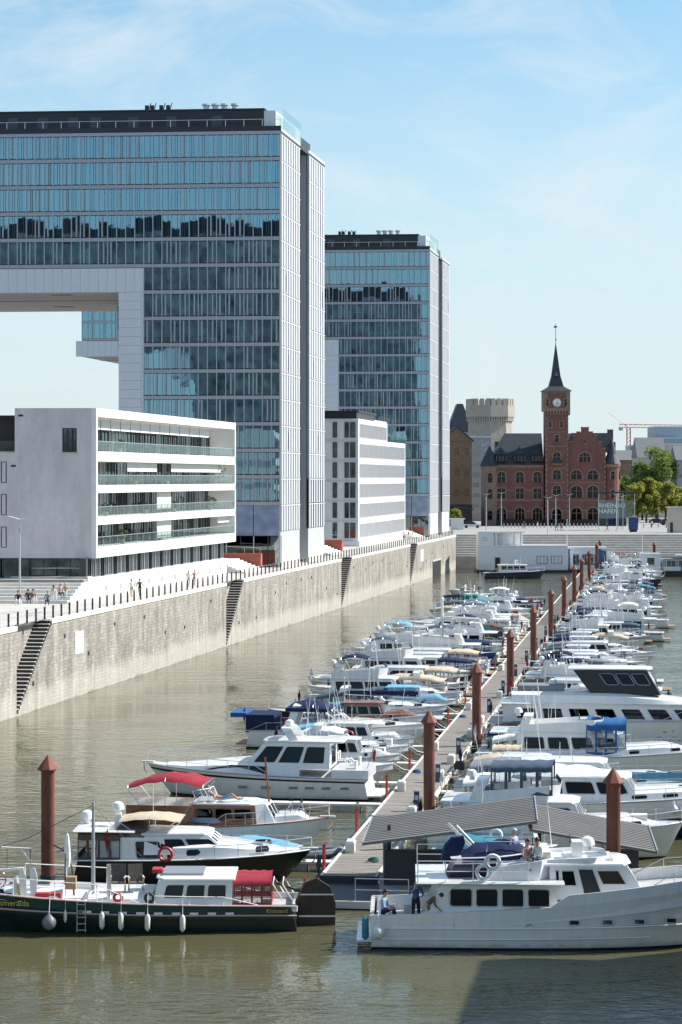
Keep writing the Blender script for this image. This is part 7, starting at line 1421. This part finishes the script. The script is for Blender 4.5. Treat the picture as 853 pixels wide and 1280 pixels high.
# --- boats away from the jetty
b = Boat('motorboat', 'small white motorboat lying alone in open water near the quay', px(578, 744), R(165), 4.9, 2.0, 0.7, 0.95, 'gelcoat', None, 'gelcoat', lod=1, group=None); st_open(b, FR, {})
b = Boat('harbour_launch', 'white and navy harbour launch moored before the floating clubhouse', px(643, 723), R(4), 11.5, 3.2, 1.1, 1.5, 'navy', None, 'black', lod=1, group=None, upper='navy'); b.house(0.3, 0.72, 1.3, 0.4, 0.0, 0.8, 0.95, n=4, lod_=0) if False else b.house(0.25, 0.72, 1.35, 0.4, 0.0, 0.8, 0.95, n=4); b.mast(0.6, b.top, 2.0); b.arch(0.55, 0.8, b.top, 0.5, 0.2); b.rails(0.05, 0.985, 0.7)
b = Boat('cabin_boat', 'boat under a green tarpaulin tent moored far along the jetty', px(600, 770), R(172), 9.0, 3.0, 1.0, 1.3, 'gelcoat', None, 'black', lod=1, group=None); b.canopy(0.1, 0.75, 1.9, 'c_green', 'full', 0.9, clear='c_green', front=True)
# white mast post with cross arm on the quay-side row
wp = thing('signal_mast', 'white slender steel mast with short yard among the moored boats', 'mast', (px(553, 838).x, px(553, 838).y, 0)); MB().tube([(0, 0, -1), (0, 0, 6.6)], [0.16, 0.12], 'white', 8).build('pole', wp); MB().tube([(-0.2, 0, 5.2), (3.6, 0, 5.0)], 0.09, 'white', 6).build('yard', wp); MB().lathe([(0.12, 6.6), (0.2, 6.7), (0.2, 6.95), (0.05, 7.1)], 'white', n=8).build('light', wp)
# ------------------------------------------------------------------ people
SKINS = {}
def skinmat(k):
    if k not in SKINS: mat('skin%d' % k, ((0.52, 0.33, 0.24), (0.44, 0.27, 0.19), (0.60, 0.40, 0.31))[k % 3], 0.55, var=0.06); SKINS[k] = 'skin%d' % k
    return SKINS[k]
CL = {}
def cloth(c):
    if c not in CL: n = 'cloth%d' % len(CL); mat(n, c, 0.85, var=0.12, scale=6); CL[c] = n
    return CL[c]
POSES = dict(
    stand=dict(pel=(0, 0, 0.93), chest=(0, 0.02, 1.33), neck=(0, 0.02, 1.50), head=(0, -0.02, 1.66), sho=0.19, hip=0.10, el=((-0.27, 0.03, 1.12), (0.27, 0.0, 1.12)), ha=((-0.27, -0.12, 0.88), (0.26, -0.13, 0.90)), kn=((-0.11, -0.02, 0.50), (0.11, -0.02, 0.50)), fo=((-0.12, 0.03, 0.07), (0.12, 0.03, 0.07))),
    walk=dict(pel=(0, 0, 0.92), chest=(0, -0.04, 1.32), neck=(0, -0.06, 1.49), head=(0, -0.10, 1.65), sho=0.19, hip=0.10, el=((-0.26, 0.12, 1.10), (0.26, -0.10, 1.10)), ha=((-0.25, 0.02, 0.86), (0.24, -0.28, 0.92)), kn=((-0.10, -0.18, 0.52), (0.10, 0.08, 0.50)), fo=((-0.10, -0.24, 0.08), (0.10, 0.34, 0.12))),
    phone=dict(pel=(0, 0, 0.93), chest=(0, 0.02, 1.33), neck=(0, 0.0, 1.50), head=(0, -0.04, 1.66), sho=0.19, hip=0.10, el=((-0.30, -0.06, 1.18), (0.29, -0.05, 1.16)), ha=((-0.12, -0.22, 1.45), (0.15, -0.28, 1.12)), kn=((-0.11, -0.02, 0.50), (0.11, -0.04, 0.50)), fo=((-0.14, 0.03, 0.07), (0.14, 0.0, 0.07))),
    bend=dict(pel=(0, 0.05, 0.86), chest=(0, -0.28, 1.12), neck=(0, -0.42, 1.20), head=(0, -0.56, 1.26), sho=0.19, hip=0.10, el=((-0.27, -0.42, 0.92), (0.27, -0.42, 0.92)), ha=((-0.16, -0.58, 0.74), (0.16, -0.58, 0.74)), kn=((-0.12, -0.08, 0.47), (0.12, -0.08, 0.47)), fo=((-0.13, 0.03, 0.07), (0.13, 0.03, 0.07))),
    sit=dict(pel=(0, 0, 0.10), chest=(0, -0.03, 0.50), neck=(0, -0.06, 0.67), head=(0, -0.11, 0.83), sho=0.19, hip=0.10, el=((-0.27, -0.10, 0.30), (0.27, -0.10, 0.30)), ha=((-0.16, -0.34, 0.26), (0.16, -0.34, 0.26)), kn=((-0.14, -0.42, 0.22), (0.14, -0.42, 0.22)), fo=((-0.14, -0.55, -0.24), (0.14, -0.50, -0.24))),
    lie=dict(pel=(0, 0, 0.12), chest=(-0.40, 0, 0.20), neck=(-0.56, 0, 0.30), head=(-0.72, 0, 0.38), sho=0.19, hip=0.10, el=((-0.40, -0.30, 0.12), (-0.42, 0.30, 0.12)), ha=((-0.16, -0.28, 0.08), (-0.18, 0.28, 0.08)), kn=((0.42, -0.12, 0.36), (0.45, 0.12, 0.16)), fo=((0.78, -0.12, 0.06), (0.88, 0.12, 0.07))))
def person(label, loc, rot, pose, shirt, pants, hair, k=0, shorts=False, group=None, bare=False, sc=1.0, hairlong=False):
    J = POSES[pose]; flat = pose == 'lie'
    A = lambda p: V(*p)
    pel, ch, nk, hd = A(J['pel']), A(J['chest']), A(J['neck']), A(J['head'])
    side = V(0, 1, 0) if flat else V(1, 0, 0)
    up_ = (hd-nk).normalized()
    sk, sh_, pa = skinmat(k), (skinmat(k) if bare else cloth(shirt)), cloth(pants); shoe = 'dark' if not bare else skinmat(k)
    vs, es, rs, ms = [], [], [], []
    def v(p, r, m): vs.append(tuple(p)); rs.append(r); ms.append(m); return len(vs)-1
    def e(a, b): es.append((a, b))
    P0 = v(pel, (0.155, 0.115), pa); W = v(pel.lerp(ch, 0.45), (0.145, 0.10), sh_); C = v(ch, (0.17, 0.115), sh_); N = v(nk, (0.058, 0.058), sk)
    Hh = v(nk.lerp(hd, 0.55), (0.075, 0.085), sk); H1 = v(hd, (0.082, 0.10), sk); H2 = v(hd+up_*0.085, (0.062, 0.075), sk)
    for a, b in ((P0, W), (W, C), (C, N), (N, Hh), (Hh, H1), (H1, H2)): e(a, b)
    for i, sg in enumerate((-1, 1)):
        so = v(ch.lerp(nk, 0.55)+side*J['sho']*sg*(1 if not flat else 1), (0.062, 0.062), sh_); el = v(J['el'][i], (0.045, 0.045), sh_ if not shorts else sk); ha = v(A(J['el'][i]).lerp(A(J['ha'][i]), 0.9), (0.03, 0.03), sk)
        pm = v(A(J['ha'][i])+(A(J['ha'][i])-A(J['el'][i])).normalized()*0.06, (0.042, 0.025), sk); e(C, so); e(so, el); e(el, ha); e(ha, pm)
        pd = (A(J['ha'][i])-A(J['el'][i])).normalized(); tip = vs[pm]
        for q in range(4): f1 = v(V(*tip)+pd*(0.075-0.008*abs(q-1.4))+side*(q-1.5)*0.022, (0.010, 0.010), sk); e(pm, f1)
        th = v(V(*tip)+pd*0.02-side*sg*0.055+V(0, -0.02, 0), (0.011, 0.011), sk); e(pm, th)
        hp = v(pel+side*J['hip']*sg+V(0, 0, -0.04 if not flat else 0), (0.095, 0.10), pa); kn = v(J['kn'][i], (0.062, 0.065), pa if not shorts else sk); mid = v(pel.lerp(A(J['kn'][i]), 0.6)+side*J['hip']*sg*0.4, (0.08, 0.085), pa)
        fo = v(J['fo'][i], (0.042, 0.045), pa if not shorts else sk); td_ = V(0, -1, 0) if not flat else V(0.3, 0, 0.9)
        to = v(A(J['fo'][i])+td_*0.15+V(0, 0, -0.035 if not flat else 0), (0.042, 0.03), shoe)
        e(P0, hp); e(hp, mid); e(mid, kn); e(kn, fo); e(fo, to)
    me = bpy.data.meshes.new('body_tmp'); me.from_pydata(vs, es, []); o = bpy.data.objects.new('tmp', me); COL.objects.link(o)
    md = o.modifiers.new('s', 'SKIN'); md.use_smooth_shade = True
    for i, r in enumerate(rs): me.skin_vertices[0].data[i].radius = r
    for i in range(len(vs)): me.skin_vertices[0].data[i].use_root = (i == 0)
    o.modifiers.new('d', 'SUBSURF').levels = 1
    dg = bpy.context.evaluated_depsgraph_get(); m2 = bpy.data.meshes.new_from_object(o.evaluated_get(dg)); bpy.data.objects.remove(o)
    names = []
    for q in ms:
        if q not in names: names.append(q)
    m2.materials.clear(); [m2.materials.append(MATS[q]) for q in names]
    VV = [V(*q) for q in vs]
    for f in m2.polygons:
        c = f.center; best, bm_ = 1e9, 0
        for a, b in es:
            ab = VV[b]-VV[a]; t_ = max(0, min(1, (c-VV[a]).dot(ab)/max(1e-9, ab.length_squared))); d = (c-VV[a]-ab*t_).length
            if d < best: best = d; bm_ = ms[a] if (t_ < 0.5 if ms[a] != ms[b] else True) else ms[b]
        f.material_index = names.index(bm_)
    root = thing('person', label, 'person', loc, rot, group); root.scale = (sc, sc, sc)
    link('body', m2, root)
    fwd = V(0, -1, 0) if not flat else V(0.2, 0, 0.95); fwd = (fwd-up_*fwd.dot(up_)).normalized(); sd = up_.cross(fwd)
    # hair cap, face
    mb = MB(); rings = []
    for a_, r_ in ((0.03, 0.112), (0.075, 0.110), (0.115, 0.085), (0.145, 0.035)):
        rings.append([hd+up_*a_-fwd*0.018+sd*math.cos(2*math.pi*j/10)*r_*0.86+fwd*math.sin(2*math.pi*j/10)*r_*(0.80 if a_ < 0.06 and math.sin(2*math.pi*j/10) > 0.3 else 1.0) for j in range(10)])
    mb.loft(rings, hair)
    r2 = [[hd+up_*a_-fwd*(0.045)+sd*math.cos(math.pi+math.pi*j/6)*r_*0.9-fwd*math.sin(math.pi*j/6)*r_*0.75 for j in range(7)] for a_, r_ in ((0.06, 0.10), (-0.06, 0.10), (-0.20 if hairlong else -0.07, 0.09))]
    mb.loft(r2, hair, cap=False, closed=False); mb.build('hair', root, 60)
    mb = MB(); q = hd+fwd*0.095
    mb.loft([[q+sd*0.014-up_*0.03, q-sd*0.014-up_*0.03, q+fwd*0.028-up_*0.03], [q+sd*0.006+up_*0.015, q-sd*0.006+up_*0.015, q+fwd*0.008+up_*0.015]], sk); mb.build('nose', root)
    mb = MB(); [mb.box(*(sorted((p_.x-0.011, p_.x+0.011))), *(sorted((p_.y-0.011, p_.y+0.011))), p_.z-0.008, p_.z+0.008, 'dark') for p_ in (q+sd*0.032+up_*0.02-fwd*0.008, q-sd*0.032+up_*0.02-fwd*0.008)]; mb.build('eye', root)
    return root
mat('hairdark', (0.03, 0.02, 0.015), 0.6, var=0.2); mat('hairblond', (0.42, 0.30, 0.15), 0.6, var=0.2); mat('hairgrey', (0.55, 0.54, 0.52), 0.6, var=0.1); mat('hairbrown', (0.09, 0.05, 0.03), 0.6, var=0.2)
blue, whitec, blackc, grey, brown, red, beige, jeans = (0.05, 0.13, 0.32), (0.7, 0.7, 0.68), (0.02, 0.02, 0.022), (0.25, 0.25, 0.26), (0.16, 0.10, 0.06), (0.35, 0.04, 0.04), (0.5, 0.43, 0.33), (0.05, 0.08, 0.15)
dz = 0.86      # trawler cockpit sole
def at(x, Y, z): return V((x-426.5)/F*Y, Y, z)
person('person in blue shirt and black trousers standing in the trawler cockpit', at(520, 91.9, dz), 0.3, 'phone', blue, blackc, 'hairdark', 0)
person('person in brown jacket bending forward beside the trawler saloon door', at(534, 91.3, dz), 1.2, 'bend', brown, beige, 'hairdark', 1)
person('person in light blue top seated at the trawler stern rail', at(479, 91.6, 1.32), 1.3, 'sit', (0.25, 0.42, 0.6), blackc, 'hairdark', 0)
fz = 2.74
person('white-haired person in pale blue shirt standing on the trawler flybridge', at(643, 92.6, fz), 0.9, 'stand', (0.38, 0.45, 0.6), beige, 'hairgrey', 2)
person('person in pink top seated on the trawler flybridge', at(658, 91.9, fz+0.55), 0.6, 'sit', (0.55, 0.33, 0.28), beige, 'hairbrown', 0)
person('person in white shirt seated on the trawler flybridge', at(674, 91.7, fz+0.62), -0.9, 'sit', whitec, jeans, 'hairdark', 1)
person('sunbather in swim shorts lying on the wooden cruiser roof', wd_.o.location+V(-0.2, -0.75, 2.52), JANG, 'lie', whitec, (0.25, 0.35, 0.45), 'hairgrey', 1, shorts=True, bare=True)
def onquay(x, y, **kw): q = px(x, y, QZ+0.01); return q
for i, (x, y, ps, shv, pv_, hr, lab, ro, sh2) in enumerate((
        (164.5, 747, 'walk', whitec, beige, 'hairdark', 'person in pale shirt and shorts walking beside the white apartment block', -2.8, True), (175, 746, 'walk', blackc, blackc, 'hairbrown', 'person in black coat walking beside the white apartment block', -2.8, False),
        (236, 734, 'walk', whitec, beige, 'hairbrown', 'person in white top strolling near the second quay stairs', 0.3, False), (243, 733, 'walk', (0.45, 0.3, 0.3), grey, 'hairblond', 'person in rose top strolling near the second quay stairs', 0.3, True),
        (390, 697, 'walk', blackc, blackc, 'hairdark', 'person in black passing the first glass tower', 0.2, False), (396.5, 696, 'walk', jeans, blackc, 'hairbrown', 'person in dark blue passing the first glass tower', 0.2, False),
        (311, 703, 'sit', grey, whitec, 'hairdark', 'person in grey seated by the red cheek wall', 0.5, False),
        (505, 676, 'walk', whitec, jeans, 'hairdark', 'person in white shirt in the group by the pale office block', 0.2, False), (511, 675, 'stand', brown, beige, 'hairblond', 'person in brown top in the group by the pale office block', 1.0, False), (516, 674, 'walk', whitec, whitec, 'hairbrown', 'person all in white in the group by the pale office block', -0.6, False),
        (655, 661, 'walk', blackc, jeans, 'hairdark', 'person in black crossing the plaza by the brick building', 1.4, False), (672, 661.5, 'walk', whitec, whitec, 'hairbrown', 'person in white crossing the plaza by the brick building', 1.5, False), (696, 663, 'walk', jeans, blackc, 'hairdark', 'person in dark clothes standing near the plaza lamp posts', -1.4, False), (702, 663, 'walk', grey, blackc, 'hairdark', 'person in grey walking near the plaza lamp posts', -1.2, False), (759, 664, 'walk', blackc, blackc, 'hairdark', 'person in black passing under the harbour sign', 1.5, False), (815, 660, 'stand', whitec, jeans, 'hairdark', 'person in white standing under the yellow-green trees', 0.4, False), (833, 660, 'stand', (0.4, 0.2, 0.15), jeans, 'hairblond', 'person in rust-coloured top standing under the yellow-green trees', 0.8, False))):
    q = px(x, y, QZ+0.01)
    if ps == 'sit': q.z += 0.4
    person(lab, q, ro, ps, shv, pv_, hr, i, shorts=sh2)
for i, (x, y, shv, hr, lab) in enumerate(((23, 748, blackc, 'hairdark', 'person in black sitting on the seating steps by the lamp post'), (35, 746, (0.2, 0.05, 0.05), 'hairdark', 'person in dark red sitting on the seating steps'), (41, 746, brown, 'hairbrown', 'person in brown sitting on the seating steps'), (60, 748, (0.3, 0.3, 0.32), 'hairblond', 'person in grey sitting low on the seating steps'), (67, 742, whitec, 'hairdark', 'person in white sitting on the seating steps near the plinth'), (75, 739, (0.55, 0.35, 0.35), 'hairblond', 'person in pink sitting on the upper seating steps'), (82, 738, beige, 'hairgrey', 'person in beige sitting on the upper seating steps'))):
    hgt = 1.0 if y > 743 else 1.55
    q = px(x, y+4, QZ+hgt); person(lab, q, 0.3*(i % 3), 'sit', shv, jeans if i % 2 else whitec, hr, i)
